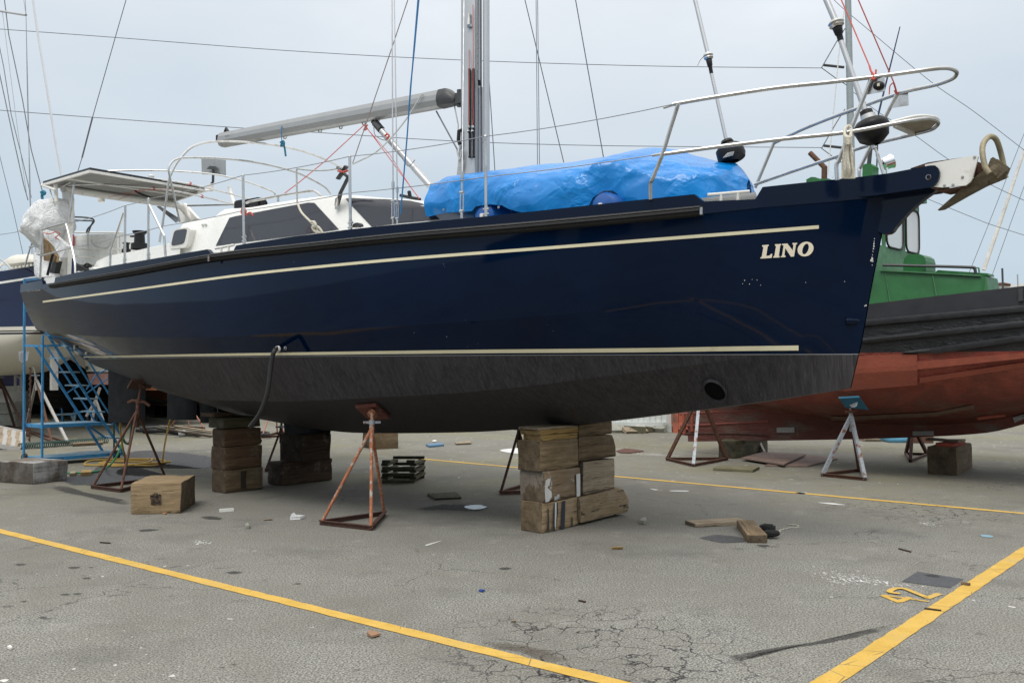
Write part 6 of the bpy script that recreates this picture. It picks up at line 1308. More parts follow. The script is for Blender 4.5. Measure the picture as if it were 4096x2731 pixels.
for i, y in enumerate((1435, 1491, 1545, 1599, 1651, 1703, 1755)):
    xn = 186 + (y - 1330) * (314 / 492.); a = YF.U(xn, y, s0.x); 
    d_ = Vector((0, -.13, 0)); q = [a, a + Vector((sw, 0, 0)), a + Vector((sw, 0, 0)) + d_, a + d_]
    St(MB().prism([YF.W(p_) for p_ in q], (0, 0, .022)), 'tread', 'bluet', False)
for nm, y, ya in (('shelf', 1705, 1690), ('base_deck', 1838, 1810)):
    a = YF.U(168, y, s0.x); a2 = YF.U(410 if nm == 'shelf' else 500, ya, s0.x); q = [a, Vector((a.x, a2.y, a.z)), Vector((a.x + sw, a2.y, a.z)), Vector((a.x + sw, a.y, a.z))]
    St(MB().prism([YF.W(p_) for p_ in q], (0, 0, .025)), nm, 'bluet', False); St(MB().bar(YF.W(q[0]) , YF.W(q[1]), .03, .055).bar(YF.W(q[0]), YF.W(q[3]), .03, .055), nm + '_edge', 'blue', False)
for far, x, y in ((1, 95, 1850), (0, 463, 1838)):
    c_ = YF.W((s0.x + far * sw, YF.U(x, y, s0.x + far * sw).y, .085)); whl = St(MB().lathe(c_ - YF.N * .02, YF.N, [(-.02, .02), (-.02, .065), (-.015, .085), (.03, .085), (.035, .065), (.035, .02)], 18), 'wheel', 'rubber')
rag = tag(shift(MB().prism([SU(x, y, .98) for x, y in ((82, 1406), (100, 1402), (116, 1406), (110, 1440), (96, 1450), (84, 1442))], tuple(YF.N * .03)).obj('rag', M['bag'], sm=False), SU(98, 1450, 1)), 'white rag tied to the post of the blue steps', 'rag')
# ------------------------------------------------------------------ far left: second yacht, old hull, clutter
LF = Frame((-10.2, 20.5), 50.43)
ly = root('second_yacht', (LF.O.x, LF.O.y, 0), 'second yacht at the left edge, navy topsides over a cream bottom', 'sailing yacht', rot=LF.rot)
def Ly(b_, name, m, par=None, sm=True): return b_.obj(name, m if not isinstance(m, str) else M[m], par or ly, sm)
lt = curve([(-900, 1195), (0, 1085), (150, 1061), (330, 1025)]); lk = curve([(-900, 1300), (0, 1315), (150, 1315), (330, 1300)])
lbw = curve([(-900, 1560), (-300, 1510), (0, 1490), (60, 1479), (120, 1455), (150, 1432), (185, 1385), (240, 1330), (330, 1240)])
uR_, uL_ = LF.V(300, 1100, .3).x, LF.V(-500, 1100, 1.7).x
ul = [uR_ + (uL_ - uR_) * i / 40 for i in range(41)]; wl = lambda k: 1.8 * (1 - (1 - k) ** 2.2) + .05
rt_ = [Vector((u, wl(i / 40), LF.zt(u, wl(i / 40), lt))) for i, u in enumerate(ul)]; rk_ = [Vector((u, wl(i / 40) * .93, LF.zt(u, wl(i / 40) * .93, lk))) for i, u in enumerate(ul)]
rb2 = [Vector((u, wl(i / 40) * .35, LF.zt(u, wl(i / 40) * .35, lbw))) for i, u in enumerate(ul)]
rm = []
for a, c_ in zip(rk_, rb2): m_ = a.lerp(c_, .5); m_.y += .3 * min(1, a.y); m_.z -= .0; rm.append(m_)
rc2 = [Vector((p_.x, 0, p_.z - .03)) for p_ in rb2]
b = MB(); al_ = [rt_, mid(rt_, rk_, .5, .04), rk_, mid(rk_, rm, .5, .05), rm, mid(rm, rb2, .5, .05), rb2, rc2]; al_ += [mir(r_) for r_ in al_[:-1][::-1]]; b.grid(al_)
def lmat():
    k = NT('second_yacht_paint'); X, Yy, Z = k.sep(); w_ = k.ramp(Z, LZ, LZ + .01)
    st_ = k.mix(k.ramp(Z, LZ, LZ + .01), (.56, .53, .45), (.002, .008, .045))
    for lo_z, hi_z, c_ in ((-.10, -.075, (.01, .01, .012)), (-.16, -.12, (.01, .01, .02))):
        m_ = k.math('MULTIPLY', k.ramp(Z, LZ + lo_z - .002, LZ + lo_z), k.ramp(Z, LZ + hi_z, LZ + hi_z + .002, 1, 0)); st_ = k.mix(m_, st_, c_)
    k.set('Base Color', st_).set('Roughness', k.ramp(w_, 0, 1, .4, .08)); return k.m
LZ = rk_[20].z
lh = Ly(b, 'hull', lmat()); lbv = BVHTree.FromPolygons([tuple(v) for v in b.v], b.f)
Ly(strip(MB(), lambda x: 1127 - x * .155, lambda x: 1136 - x * .155, 20, .01, lbv, LF, -40, 220), 'cove_stripe', 'whitep', lh)
db2 = MB(); db2.grid([rt_, [Vector((p_.x, 0, p_.z + .04)) for p_ in rt_], mir(rt_)]); Ly(db2, 'deck', 'white', lh)
b = MB()
for k in range(17): a = LF.L(P(4 + k * 15, 1079 - k * 2.3, 18)); a = cast(4 + k * 15, 1081 - k * 2.4, .01, lbv, LF) or a; b.box(a, (.05, .02, .035))
Ly(b, 'toe_rail_slots', 'whitep', lh)
b = MB(); rws = []
for i in range(21):
    k = i / 20; c_ = LF.V(20 + 150 * k, 1075 - 28 * k, .6); r_ = .07 + .16 * math.sin(math.pi * min(1, k * 1.1)) ** .6
    rws.append([c_ + Vector((0, math.cos(a) * r_ * 1.3, abs(math.sin(a)) * r_ * (1 + .25 * noise.noise(Vector((k * 6, a, 0)))))) for a in [math.pi * j / 10 for j in range(11)]])
b.grid(rws); Ly(b, 'sail_bundle', mat('off_white_sailcloth', (.62, .60, .53), .8, 0, .05, 5, .3, 10))
Ly(MB().tube(smooth([LF.V(x, y, 1.0) for x, y in ((-20, 1020), (20, 1050), (48, 1078))], 4), .02, 8), 'boom_gallows', 'alu')
for nm, pts, r, m_ in (('forestay', [(126, -40), (150, 130), (197, 415), (225, 590), (248, 712)], .026, 'alu'), ('shroud', [(14, -30), (35, 140), (90, 400), (125, 600), (168, 760)], .012, 'darkwire'), ('shroud', [(-10, 150), (15, 270), (45, 460), (90, 640), (125, 790)], .01, 'darkwire'),
                       ('shroud', [(-12, 250), (0, 305), (55, 560), (95, 740), (112, 800)], .012, 'darkwire'), ('halyard', [(92, -20), (104, 60), (110, 430), (120, 700), (128, 1055)], .007, 'wire'), ('halyard', [(100, -20), (104, 60), (114, 460), (118, 780), (135, 1055)], .007, 'wire'), ('shroud', [(-10, 580), (0, 630), (50, 830), (100, 1052)], .008, 'darkwire'), ('halyard', [(10, 50), (38, 270), (60, 440), (90, 660), (110, 800)], .006, 'wire'), ('shroud', [(-10, 940), (60, 930), (112, 912)], .006, 'darkwire')):
    Ly(MB().tube([LF.V(x, y, .4) for x, y in pts], r, 6), nm, m_)
Ly(MB().tube([LF.V(-60, 35, .4), LF.V(104, 61, .4)], .028, 8), 'spreader', 'alu')
# old dark hull
DF = Frame((-8.5, 24), 50.43)
oh = root('old_hull', (DF.O.x, DF.O.y, 0), 'old black planked wooden hull in the shade behind the blue steps', 'old boat', rot=DF.rot)
b = MB(); dtp = lin([(-200, 1330), (60, 1380), (440, 1395), (800, 1420)]); dbt = lin([(-200, 1560), (60, 1600), (250, 1640), (440, 1600), (700, 1560), (900, 1500)])
prev = None; nP = 12
for j in range(nP):
    r1_, r2_ = [], []
    for i in range(31):
        px = 30 + (560 - 30) * i / 30; k0, k1_ = j / nP, (j + 1) / nP
        def sf(k):
            y = dtp(px) + (dbt(px) - dtp(px)) * k; return DF.V(px, y, 1.6 - 1.0 * k * k)
        a, c_ = sf(k0), sf(k1_); a.y += .05; r1_.append(a); r2_.append(c_)
    b.grid([r1_, r2_])
    if prev: b.grid([prev, r1_])
    prev = r2_
back = [Vector((p_.x, -1.4, p_.z)) for p_ in prev]; b.grid([prev, [Vector((p_.x, -.4, p_.z - .2)) for p_ in prev], back])
b.obj('hull', M['darkwood'], oh, sm=False)
o = MB().prism([DF.V(x, y, 1.9) for x, y in ((225, 1400), (300, 1392), (350, 1420), (345, 1478), (300, 1450), (262, 1425))], (0, -.3, 0)).obj('grey_tarp', M['sheet'], oh, sm=False); o.name = 'tarp_cover'
# pink and white bow
PF = Frame((-8.2, 20.2), 50.43)
pb = root('small_boat', (PF.O.x, PF.O.y, 0), 'small white boat with faded pink bottom seen past the yacht\'s rudder', 'boat', rot=PF.rot)
def pbh(nm, ys, m_, v0=0.0):
    b_ = MB(); rws_ = []
    for y0 in ys:
        xl = {1436: 338, 1486: 346, 1494: 348, 1538: 362}.get(y0, 345); rws_.append([PF.V(xl + (560 - xl) * i / 12, y0 + (0 if i else 0), v0 + .55 * (i / 12) ** .7) for i in range(13)])
    b_.grid(rws_); b_.grid([[Vector((p_.x, -p_.y - .4, p_.z)) for p_ in r_] for r_ in rws_]); b_.grid([[r_[0] for r_ in rws_], [Vector((r_[0].x, -r_[0].y - .4, r_[0].z)) for r_ in rws_]]); return b_.obj(nm, m_, pb, False)
pbh('topsides', (1436, 1486), M['whitep']); pbh('boot_stripe', (1486, 1494), M['navy2']); pbh('bottom', (1494, 1538), M['pink'])
MB().lathe(PF.V(350, 1472, .1), (0, 1, 0), [(0, .05), (.03, .05), (.03, .02)], 12).obj('hawse_fitting', M['dgreen'], pb)
tag(shift(MB().tube([P(216, 1400, 20), P(216, 1560, 20)], .09, 4).obj('white_post', M['wst'], sm=False), P(216, 1560, 20)), 'pale square post hanging down behind the blue steps', 'post')
# orange-brown hull beyond the rudders
b = MB(); rws = []
for y0, o_ in ((1535, 0), (1560, .1), (1590, -.2), (1625, -.7)):
    rws.append([P(560 + 20 * i, y0 + (0 if i > 0 else 0) + abs(i - 6) * (-1.5 if o_ < 0 else 0), 27 - o_ * 1.2 + .02 * (i - 6) ** 2) for i in range(16)])
b.grid(rws); b.grid([rws[-1], [p_ + Vector((0, 2, .1)) for p_ in rws[-1]]]); o = b.obj('brown_hull', M['orange']); shift(o, P(700, 1625, 27)); tag(o, 'orange-brown boat hull in the distance between the yacht\'s rudders', 'boat')
# open shed in the dark
sh = root('storage_shed', (-11, 32, 0), 'low dark open-fronted shed in the background under the yachts', 'shed')
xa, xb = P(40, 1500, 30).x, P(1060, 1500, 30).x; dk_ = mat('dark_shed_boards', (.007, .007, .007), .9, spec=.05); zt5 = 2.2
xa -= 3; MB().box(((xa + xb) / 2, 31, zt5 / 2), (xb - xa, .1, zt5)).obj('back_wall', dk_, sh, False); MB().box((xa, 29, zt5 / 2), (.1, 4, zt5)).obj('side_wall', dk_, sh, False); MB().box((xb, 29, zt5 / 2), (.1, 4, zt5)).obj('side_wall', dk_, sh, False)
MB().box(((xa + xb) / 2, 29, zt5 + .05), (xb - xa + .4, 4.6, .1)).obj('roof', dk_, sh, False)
def clutter(name, b_, m_, c_, label, cat, group=None, sm=False, bevel=0):
    o = b_.obj(name, m_, None, sm, bevel); shift(o, c_); return tag(o, label, cat, group)
def pbx(x0, x1, y0, y1, Y_, dep): 
    a, c_ = P(x0, y0, Y_), P(x1, y1, Y_); a.z, c_.z = max(a.z, c_.z), min(a.z, c_.z); return MB().box(((a.x + c_.x) / 2, Y_ + dep / 2, (a.z + c_.z) / 2), (abs(c_.x - a.x), dep, a.z - c_.z))
bench = root('workbench', tuple(G(310, 1685)), 'pale blue-grey steel workbench in the shade behind the steps', 'workbench')
yb_ = G(310, 1685).y
pbx(218, 402, 1587, 1593, yb_, .9).obj('bench_top', M['bluet'], bench, False); pbx(235, 300, 1597, 1603, yb_, .9).obj('shelf', M['bluet'], bench, False)
for x, x2 in ((245, 252), (300, 296), (380, 388), (340, 352)): MB().tube([P(x, 1590, yb_), P((x + x2) / 2, 1640, yb_), P(x2, 1685, yb_)], .03, 6).obj('leg', M['blue'] if x < 320 else M['bluet'], bench)
pbx(252, 300, 1620, 1625, yb_, .1).obj('cross_bar', M['bluet'], bench, False)
clutter('metal_trestle', MB().bar(P(226, 1658, 22), P(290, 1655, 22), .12, .04).bar(P(290, 1655, 22), P(330, 1645, 22), .12, .04).tube([P(226, 1658, 22), P(215, 1682, 22)], .03, 6).tube([P(284, 1656, 22), P(295, 1682, 22)], .03, 6).tube([P(300, 1655, 22), P(295, 1682, 22)], .03, 6), M['bluet'], G(270, 1682), 'low pale metal trestle in front of the workbench', 'trestle')
clutter('white_trestle', MB().tube([P(400, 1550, 21), P(383, 1600, 21), P(368, 1685, 21)], .03, 6).tube([P(383, 1600, 21), P(412, 1680, 21)], .03, 6).tube([P(383, 1600, 21), P(345, 1665, 21)], .03, 6), M['wst'], G(380, 1690), 'white thin-legged trestle behind the lower steps', 'trestle')
clutter('chain', MB().tube([P(120, 1470, 17) + Vector((.015 * (k % 2), 0, -.05 * k)) for k in range(28)], [.012 if k % 2 else .022 for k in range(28)], 6), M['rustd'], P(120, 1700, 17), 'chain hanging beside the pale stand leg', 'chain')
pod = G(75, 1700)
clutter('power_pedestal', pbx(60, 91, 1566, 1650, pod.y, .3).box((P(62, 1610, pod.y).x, pod.y, 1.0), (.02, .02, .02)), mat('grey_green_cabinet', (.24, .27, .21), .6, 0, .1, 5), (pod.x, pod.y, 0), 'grey-green electrical pedestal at the left edge', 'pedestal', bevel=.01)
clutter('pedestal_plinth', pbx(58, 94, 1650, 1702, pod.y - .02, .4), M['concrete'], (pod.x, pod.y, 0), 'mossy concrete plinth under the electrical pedestal', 'concrete block')
clutter('concrete_block', pbx(-40, 57, 1612, 1655, 24, .6), M['concrete'], G(10, 1655), 'upper concrete block under the covered load at the left edge', 'concrete block', 'concrete blocks at the left edge', bevel=.02)
clutter('concrete_block', pbx(-45, 60, 1656, 1702, 24, .7), M['concrete'], G(10, 1702), 'lower mossy concrete block on the ground at the left edge', 'concrete block', 'concrete blocks at the left edge', bevel=.02)
clutter('white_sheet', pbx(-40, 54, 1544, 1612, 24, .5), M['sheet'], P(10, 1612, 24), 'dirty white sheet draped over the concrete blocks', 'sheet', bevel=.05)
clutter('purple_tarp', pbx(2, 60, 1480, 1545, 24.2, .5), M['purple'], P(30, 1545, 24), 'faded purple-blue tarp above the white sheet', 'tarpaulin', bevel=.04)
lad = root('pole_ladder', tuple(P(72, 1560, 23)), 'light metal ladder standing beyond the electrical pedestal', 'ladder')
for x in (61, 84): MB().tube([P(x, 1470, 23), P(x, 1566, 23)], .03, 6).obj('rail', M['wst'], lad)
for y in (1500, 1550): MB().tube([P(61, y, 23), P(84, y + (15 if y < 1520 else 0), 23)], .02, 6).obj('rung', M['wst'], lad)
# slatted gangway lying down
gw = root('slatted_gangway', tuple(G(45, 1800)), 'worn pale slatted gangway lying on the ground at the left edge', 'gangway')
ga, gb, gc, gd_ = G(45, 1800), G(86, 1797), P(92, 1728, 18.6), P(-40, 1700, 18.9)
ge = P(-60, 1775, 17.8)
for k in range(9):
    t_ = k / 8.; a = ge.lerp(G(85, 1797), t_); c_ = gd_.lerp(gc, t_); MB().bar(a + Vector((0, 0, .03)), c_, .10, .03).obj('slat', M['w_light'] if k % 2 else M['wst'], gw, False)
MB().bar(gd_, gc, .05, .06).obj('side_rail', M['wst'], gw, False); MB().bar(ge, G(85, 1797), .05, .08).obj('side_rail', M['wst'], gw, False)
# spiral hose
a, c_ = G(78, 1798), G(430, 1772); n = 46 * 10
d_ = (c_ - a).normalized(); s_ = Vector((-d_.y, d_.x, 0)); pts = []
for i in range(n + 1):
    t_ = i / n; q = 2 * math.pi * i / 10; wob = noise.noise(Vector((t_ * 8, 0, 0))) * .06
    pts.append(a.lerp(c_, t_) + s_ * (math.cos(q) * .055 + wob) + Vector((0, 0, .065 + math.sin(q) * .055)))
clutter('spiral_hose', MB().tube(pts, .009, 5), M['dgreen'], G(250, 1790), 'dark green spiral air hose stretched along the ground', 'hose', sm=True)
def hose(nm, pts, r, m_, label, k=8): 
    q = smooth(pts, k); return clutter(nm, MB().tube(q, r, 8), M[m_], (q[-1].x, q[-1].y, 0), label, 'hose', sm=True)
cl = G(520, 1858)
coil = [cl + Vector((math.cos(a) * (.50 + .22 * math.sin(a * .37)), math.sin(a) * (.36 + .20 * math.sin(a * .51 + 1)), .02 + .006 * (i % 7))) for i, a in enumerate([j * .5 for j in range(34)])]
hose('yellow_hose', [P(497, 1508, 13.6), P(492, 1560, 13.7), P(487, 1620, 13.8), P(481, 1700, 14), P(486, 1760, 14.1), P(500, 1825, 14.3), G(512, 1858, .03)] + coil + [G(600, 1862, .02), G(645, 1848, .03), P(652, 1825, 15.2), P(660, 1770, 15.3), P(672, 1715, 15.4), P(680, 1678, 15.4)], .014, 'yhose', 'yellow hose hanging from the stern and coiled on the ground', 4)
hose('green_hose', [P(520, 1700, 14.5), P(500, 1730, 14.4), P(490, 1760, 14.3), P(482, 1790, 14.2), P(466, 1825, 14), P(440, 1860, 13.9), G(420, 1872, .02), G(380, 1886, .02), G(300, 1890, .02), G(230, 1892, .02), G(100, 1890, .02), G(-30, 1905, .02)], .014, 'ghose', 'bright green hose running left across the ground', 6)
hose('green_loop_hose', [P(527, 1690, 15), P(525, 1730, 15), P(518, 1770, 15), P(500, 1768, 15), P(488, 1745, 15)], .022, 'dgreen', 'dark green hose loop hanging behind the red-handled jack stand', 6)
# pile of pipes and laths
GP = 'pipes and laths piled on the ground behind the rudders'
for i, (p0, p1, r, m_, lab, nm) in enumerate((((575, 1725), (735, 1734), .045, 'grey', 'pale grey plastic pipe with an elbow at the front of the pile', 'plastic_pipe'), ((546, 1722), (792, 1738), .04, 'rubber', 'thick black hose lying just behind the grey pipe', 'black_pipe'), ((560, 1712), (700, 1715), .035, 'dgrey', 'dark pipe at the back left of the pile', 'black_pipe'), ((640, 1703), (850, 1730), .022, 'w_light', 'long pale lath sloping to the right over the pile', 'lath'), ((700, 1704), (850, 1725), .028, 'w_light', 'second pale lath, uppermost in the pile', 'lath'), ((622, 1710), (800, 1742), .03, 'w_grey', 'grey lath in the middle of the pile', 'lath'), ((680, 1720), (846, 1745), .03, 'w_dark', 'dark board at the right end of the pile', 'lath'))):
    a, c_ = G(*p0, .04 + .02 * i), G(*p1, .03); clutter(nm, MB().tube([a, a.lerp(c_, .5) + Vector((0, 0, .03)), c_], r, 8) if 'lath' != nm else MB().bar(a, c_, r * 4, r * 1.2), M[m_], (a.x, a.y, 0), lab, 'pipe' if nm != 'lath' else 'lath', GP, sm=nm != 'lath')
clutter('pipe_elbow', MB().tube([G(715, 1737, .05), G(730, 1735, .06), G(735, 1728, .08)], .055, 10), M['grey'], G(725, 1737), 'grey elbow lying at the end of the plastic pipe', 'pipe', GP, sm=True)
hose('black_hose_coil', [G(1045 + 30 * math.cos(a), 1733 + 5 * math.sin(a), .04 + .003 * j) for j, a in enumerate([k * .6 for k in range(26)])], .03, 'rubber', 'coil of black hose on the ground right of the middle stack', 3)
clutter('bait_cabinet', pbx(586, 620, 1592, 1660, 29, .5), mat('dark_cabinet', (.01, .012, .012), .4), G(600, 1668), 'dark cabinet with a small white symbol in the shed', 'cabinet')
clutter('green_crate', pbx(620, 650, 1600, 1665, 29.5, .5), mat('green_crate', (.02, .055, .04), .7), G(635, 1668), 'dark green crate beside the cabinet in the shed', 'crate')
clutter('yellow_bottle', MB().tube([P(569, 1635, 19), P(571, 1655, 19)], .05, 8), mat('yellow_plastic', (.6, .42, .03), .4), P(570, 1660, 19), 'yellow bottle behind the red-handled jack stand', 'bottle', sm=True)
# ------------------------------------------------------------------ containers, lamp post, wires
def contr(label, m_, x0, x1, Yc, zt6, dep=2.4):
    xa, xb = P(x0, 1500, Yc).x, P(x1, 1500, Yc).x; o = root('shipping_container', ((xa + xb) / 2, Yc, 0), label, 'shipping container', 'containers behind the boats'); rws_ = []
    n = int((xb - xa) / .14); q = []
    for i in range(n * 4 + 1):
        k = i % 4; q.append((xa + (xb - xa) * i / (n * 4), Yc + (.0 if k in (0, 1) else .04)))
    MB().grid([[Vector((x, y, .22)) for x, y in q], [Vector((x, y, zt6)) for x, y in q]]).box(((xa + xb) / 2, Yc + dep, zt6 / 2 + .1), (xb - xa, .05, zt6 - .2)).box((xa + .03, Yc + dep / 2, zt6 / 2 + .1), (.05, dep - .1, zt6 - .2)).box((xb - .03, Yc + dep / 2, zt6 / 2 + .1), (.05, dep - .1, zt6 - .2)).obj('corrugated_wall', m_, o, False)
    MB().box(((xa + xb) / 2, Yc, .16), (xb - xa, .08, .16)).obj('bottom_rail', m_, o, False); MB().box(((xa + xb) / 2, Yc + dep / 2, zt6 + .04), (xb - xa, dep, .08)).obj('roof', m_, o, False)
    for x in (xa + .06, xb - .06): MB().box((x, Yc - .01, zt6 / 2), (.12, .1, zt6)).obj('corner_post', m_, o, False)
contr('white container low behind the yacht\'s bow end', M['contw'], 2380, 2684, 22.6, 2.4)
contr('orange-red container beside the white one behind the work boat stern', M['contr'], 2690, 3150, 22.3, 2.4)
lp_ = P(3396, 600, 30); post_ = root('lamp_post', (lp_.x, 30, 0), 'tall grey galvanised post behind the yacht\'s bow with wires attached', 'lamp post')
MB().tube([Vector((lp_.x + .15, 30, 0)), P(3405, 640, 30), P(3392, 0, 30), P(3391, -200, 30)], [.12, .115, .10, .095], 16).obj('post', mat('weathered_galvanised_post', (.30, .34, .35), .6, .3, .1, 10), post_)
for y in (270, 592):
    MB().tube([P(3295, y - 9, 30), P(3376, y, 30)], .045, 8).obj('insulator_arm', M['dgrey'], post_)
    MB().tube([P(3286, y + 2, 30), P(3300, y - 22, 30), P(3345, y - 100, 30), P(3380, y - 155 if y < 400 else y - 155, 30)], .018, 6).obj('guy_wire', M['darkwire'], post_); MB().tube([P(3286, y + 2, 30), P(3345, y + 45, 30), P(3385, y + 70, 30)], .014, 6).obj('guy_wire', M['darkwire'], post_)
def wirething(pts, Y_, r, label, nm='overhead_wire', m_='darkwire'):
    q = [P(x, y, Y_) for x, y in pts]; o = MB().tube(smooth(q, 6), r, 5).obj(nm, M[m_]); shift(o, q[0]); tag(o, label, 'wire')
wirething([(-60, 113), (461, 151), (1140, 203), (1841, 241), (2600, 265), (3287, 273)], 30, .012, 'upper overhead wire running left from the grey post')
wirething([(-60, 437), (370, 470), (1000, 515), (1290, 532), (1820, 565), (2400, 583), (3286, 591)], 30, .012, 'lower overhead wire running left from the grey post')
wirething([(3330, -5), (3378, 40), (3450, 100), (3720, 325), (3900, 450), (4140, 635)], 30, .010, 'upper thin wire slanting down right from the grey post', 'guy_wire')
wirething([(3403, 360), (3500, 440), (3650, 535), (3792, 637), (3955, 735), (4140, 822)], 30, .010, 'middle thin wire slanting down right past the anchor', 'guy_wire')
wirething([(3700, 792), (3925, 884), (4000, 910), (4140, 955)], 30, .010, 'lowest thin wire slanting down right below the anchor', 'guy_wire')
q = [P(4130, 505, 38), P(4096, 605, 38), P(4010, 862, 38), P(3935, 1080, 38)]; o = MB().tube(q, [.06, .06, .075, .085], 8).obj('furled_sail', mat('furled_sail_cloth', (.58, .56, .52), .8, 0, .25, 4)); shift(o, q[-1]); tag(o, 'pale furled sail on a slanting stay at the right edge', 'sail')
wirething([(4130, 470), (4096, 537), (3969, 860), (3869, 1110)], 38, .012, 'thin stay left of the furled sail at the right edge', 'stay_wire')
wirething([(4130, 660), (4096, 747), (4040, 900), (3967, 1105)], 38, .012, 'thin stay right of the furled sail at the right edge', 'stay_wire')
clutter('rigging_post', MB().tube([P(4009, 1073, 34), P(4012, 1160, 34)], .035, 6), M['dgrey'], P(4012, 1160, 34), 'dark upright pole beyond the work boat bow', 'pole', 'upright poles beyond the work boat')
clutter('rigging_post', MB().tube([P(4070, 1097, 34), P(4072, 1160, 34)], .022, 6), M['grey'], P(4072, 1160, 34), 'thin grey pole nearest the right edge beyond the work boat', 'pole', 'upright poles beyond the work boat')
fb2 = root('far_boat', tuple(P(4020, 1300, 36) * Vector((1, 1, 0)) if 0 else (P(4020, 1300, 36).x, 36, 0)), 'top of a distant white boat with brown canvas beyond the work boat bow', 'boat')
b = MB(); b.prism([P(x, y, 36) for x, y in ((3960, 1140), (3985, 1136), (4045, 1138), (4110, 1133), (4110, 1400), (3960, 1400))], (0, 1.5, 0)); b.obj('cabin', M['whitep'], fb2, False)
MB().tube([P(3985, 1138, 35.9), P(4010, 1135, 35.9), P(4040, 1140, 35.9)], .06, 8).obj('canvas_roll', M['rust'], fb2)
# ------------------------------------------------------------------ small things on the ground
def bit(nm, pts, th, m_, label, cat='debris', grp=None, z=0.004):
    v_ = [G(x, y) for x, y in pts]; b_ = MB().prism([p_ + Vector((0, 0, z)) for p_ in v_], (0, 0, th)); o = b_.obj(nm, m_, sm=False); shift(o, (sum(v_, Vector()) / len(v_))); return tag(o, label, cat, grp)
def stick(p0, p1, r, m_, label, nm='stick', cat='stick'):
    a, c_ = G(*p0, r), G(*p1, r); o = MB().bar(a, c_, r * 2.2, r * 1.8).obj(nm, m_, sm=False); shift(o, (a.x, a.y, 0)); return tag(o, label, cat)
stick((878, 2041), (934, 2037), .018, M['whitep'], 'short white tube on the ground right of the loose tan block', 'short_tube', 'tube')
stick((1054, 2079), (1090, 2077), .008, M['w_light'], 'thin pale splinter right of the short white tube')
stick((2447, 2192), (2490, 2190), .012, M['w_orange'], 'orange wood chip on the open asphalt right of the near stack', 'wood_chip', 'wood chip')
stick((2045, 2484), (2063, 2483), .007, M['w_light'], 'tiny pale wood chip above the front yellow line', 'wood_chip', 'wood chip')
stick((3595, 2193), (3643, 2206), .006, M['w_dark'], 'dark twig below the white paint splash at the right')
stick((3697, 2433), (3765, 2441), .007, M['w_dark'], 'dark twig lying across the right yellow line')
stick((401, 2168), (441, 2171), .006, M['w_dark'], 'thin dark twig above the front yellow line at the left')
stick((2316, 2400), (2342, 2406), .006, M['w_dark'], 'tiny dark twig in the middle of the open asphalt')
stick((3847, 2331), (3878, 2337), .012, M['w_brown'], 'brown splinter touching the right yellow line by the dark patch')
bit('paper_scrap', [(1160, 2080), (1166, 2067), (1176, 2061), (1184, 2070), (1205, 2071), (1222, 2073), (1200, 2078), (1183, 2079)], .03, M['bag'], 'crumpled white paper scrap left of the near jack stand', 'paper scrap')
bit('pebble', [(980, 2110), (987, 2102), (996, 2108), (996, 2115), (984, 2115)], .03, M['concrete'], 'small pale pebble left of the white paper scrap', 'stone')
bit('stone', [(2558, 2094), (2572, 2084), (2584, 2082), (2586, 2096), (2575, 2098)], .035, M['concrete'], 'grey stone on the asphalt right of the near stack', 'stone')
bit('blue_chip', [(1914, 2365), (1926, 2362), (1940, 2365), (1926, 2369)], .01, mat('blue_plastic', (.02, .06, .25), .5), 'small blue plastic chip on the open asphalt', 'plastic chip')
bit('dead_leaf', [(1468, 2540), (1480, 2531), (1498, 2534), (1522, 2544), (1502, 2550), (1485, 2554)], .012, mat('dead_leaf', (.30, .17, .10), .8), 'curled brown leaf on the front yellow line', 'leaf', z=.008)
bit('dead_leaf', [(645, 2054), (655, 2044), (676, 2042), (675, 2052), (660, 2058)], .01, mat('dead_leaf2', (.38, .22, .11), .8), 'tan leaf against the foot of the loose tan block', 'leaf')
bit('white_shell', [(28, 2594), (40, 2588), (50, 2597), (42, 2600)], .012, M['whitep'], 'tiny white shard at the lower left edge', 'shard')
bit('wood_offcut', [(278, 1905), (300, 1904), (305, 1896), (283, 1896)], .04, M['w_light'], 'small pale wood offcut near the green hose', 'offcut'); bit('wood_offcut', [(322, 1904), (366, 1902), (364, 1892), (328, 1893)], .05, M['w_orange'], 'orange wood offcut beside the green hose', 'offcut')
bit('scrap_board', [(290, 1815), (410, 1808), (415, 1800), (292, 1808)], .05, M['w_brown'], 'brown board on the deck of the blue steps', 'plank', z=.13)
bit('brown_leaves', [(2465, 1805), (2500, 1795), (2560, 1802), (2575, 1806), (2520, 1814), (2480, 1812)], .012, mat('brown_leaf_litter', (.09, .035, .022), .9, 0, .5, 40, .8, 80), 'small heap of brown leaf litter behind the near stack', 'leaf litter')
gl = root('work_gloves', tuple(G(3070, 2140)), 'pair of crumpled black gloves beside the thick brown board', 'gloves')
for (x, y, s_) in ((3068, 2110, (1.2, 1, .7)), (3085, 2132, (1.2, .9, .6))):
    b_ = MB(); rws_ = []; c_ = G(x, y, .045)
    for i in range(9):
        t_ = math.pi * i / 8; rws_.append([c_ + Vector((math.sin(t_) * math.cos(a) * .07 * s_[0], math.sin(t_) * math.sin(a) * .07 * s_[1], math.cos(t_) * .055 * s_[2])) * 1 + Vector((1, 1, .6)) * .018 * noise.noise(Vector((math.cos(a) * 2 + x, math.sin(a) * 2, t_ * 2))) for a in [2 * math.pi * k / 14 for k in range(14)]])
    b_.grid(rws_, True).obj('glove', mat('black_cloth', (.006, .006, .007), .95), gl)
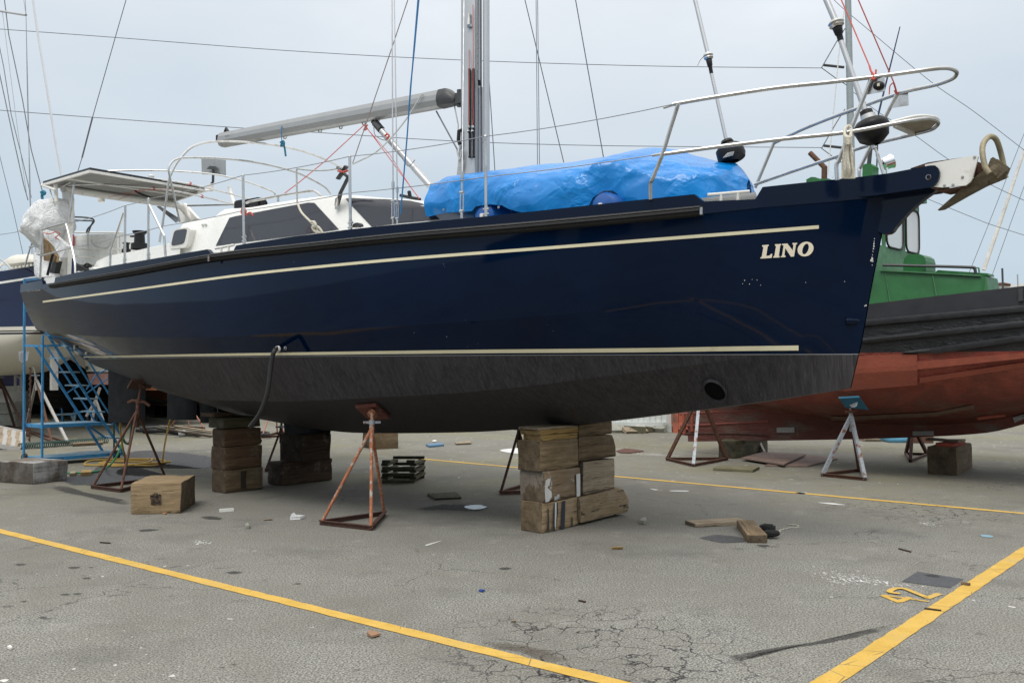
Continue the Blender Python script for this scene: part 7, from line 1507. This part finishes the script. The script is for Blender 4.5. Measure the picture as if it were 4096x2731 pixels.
c_ = smooth([G(3098, 2134, .006), G(3118, 2130, .006), G(3120, 2120, .006), G(3140, 2114, .006), G(3165, 2110, .006), G(3192, 2108, .006), G(3190, 2100, .006), G(3150, 2095, .006)], 6)
o = MB().tube([p_ + Vector((noise.noise(p_ * 30) * .02, noise.noise(p_ * 30 + Vector((5, 5, 5))) * .02, 0)) for p_ in c_], .005, 5).obj('string', M['ropew']); shift(o, c_[0]); tag(o, 'loose pale string trailing from the black gloves', 'string')
# debris by the container
db_ = root('debris_heap', tuple(G(2500, 1728)), 'heap of pale rubble and torn bags before the white container', 'debris heap')
for i in range(16):
    x, y = 2440 + R.random() * 190, 1722 + R.random() * 10; a = G(x, y); MB().box(a + Vector((0, 0, .06)), (R.uniform(.2, .6), R.uniform(.1, .3), R.uniform(.05, .2)), Matrix.Rotation(R.uniform(0, 3), 3, 'Z') @ Matrix.Rotation(R.uniform(-.5, .5), 3, 'X')).obj('rubble_piece', [M['sheet'], M['concrete'], M['w_light'], M['mossboard']][i % 4], db_, False)
b_ = MB(); a = G(2490, 1722); b_.add([a + Vector(v) for v in ((-.35, 0, 0), (.3, -.1, 0), (.35, .3, 0), (-.2, .3, 0), (-.02, .1, .34), (.1, .12, .33))], [[0, 1, 4], [1, 5, 4], [1, 2, 5], [2, 3, 5], [3, 4, 5], [3, 0, 4]]); b_.obj('torn_bag', mat('beige_bag', (.55, .46, .36), .8), db_, False)
for lab, x0, x1, y0, y1, m_ in (('pale slatted board on the ground beyond the red hull', 3462, 3525, 1755, 1766, M['w_light']), ('light blue upturned dinghy beyond the red hull', 3556, 3635, 1747, 1770, mat('light_blue_paint', (.10, .32, .48), .5)), ('low rusty brown box beyond the grey jack stand', 3655, 3735, 1745, 1772, M['rust'])):
    yy = G(x0, y1).y; clutter('small_dinghy' if 'dinghy' in lab else 'low_box', pbx(x0, x1, y0, y1, yy, .6), m_, G((x0 + x1) / 2, y1), lab, 'dinghy' if 'dinghy' in lab else 'box', bevel=.05 if 'dinghy' in lab else .01)
bpy.context.view_layer.update()
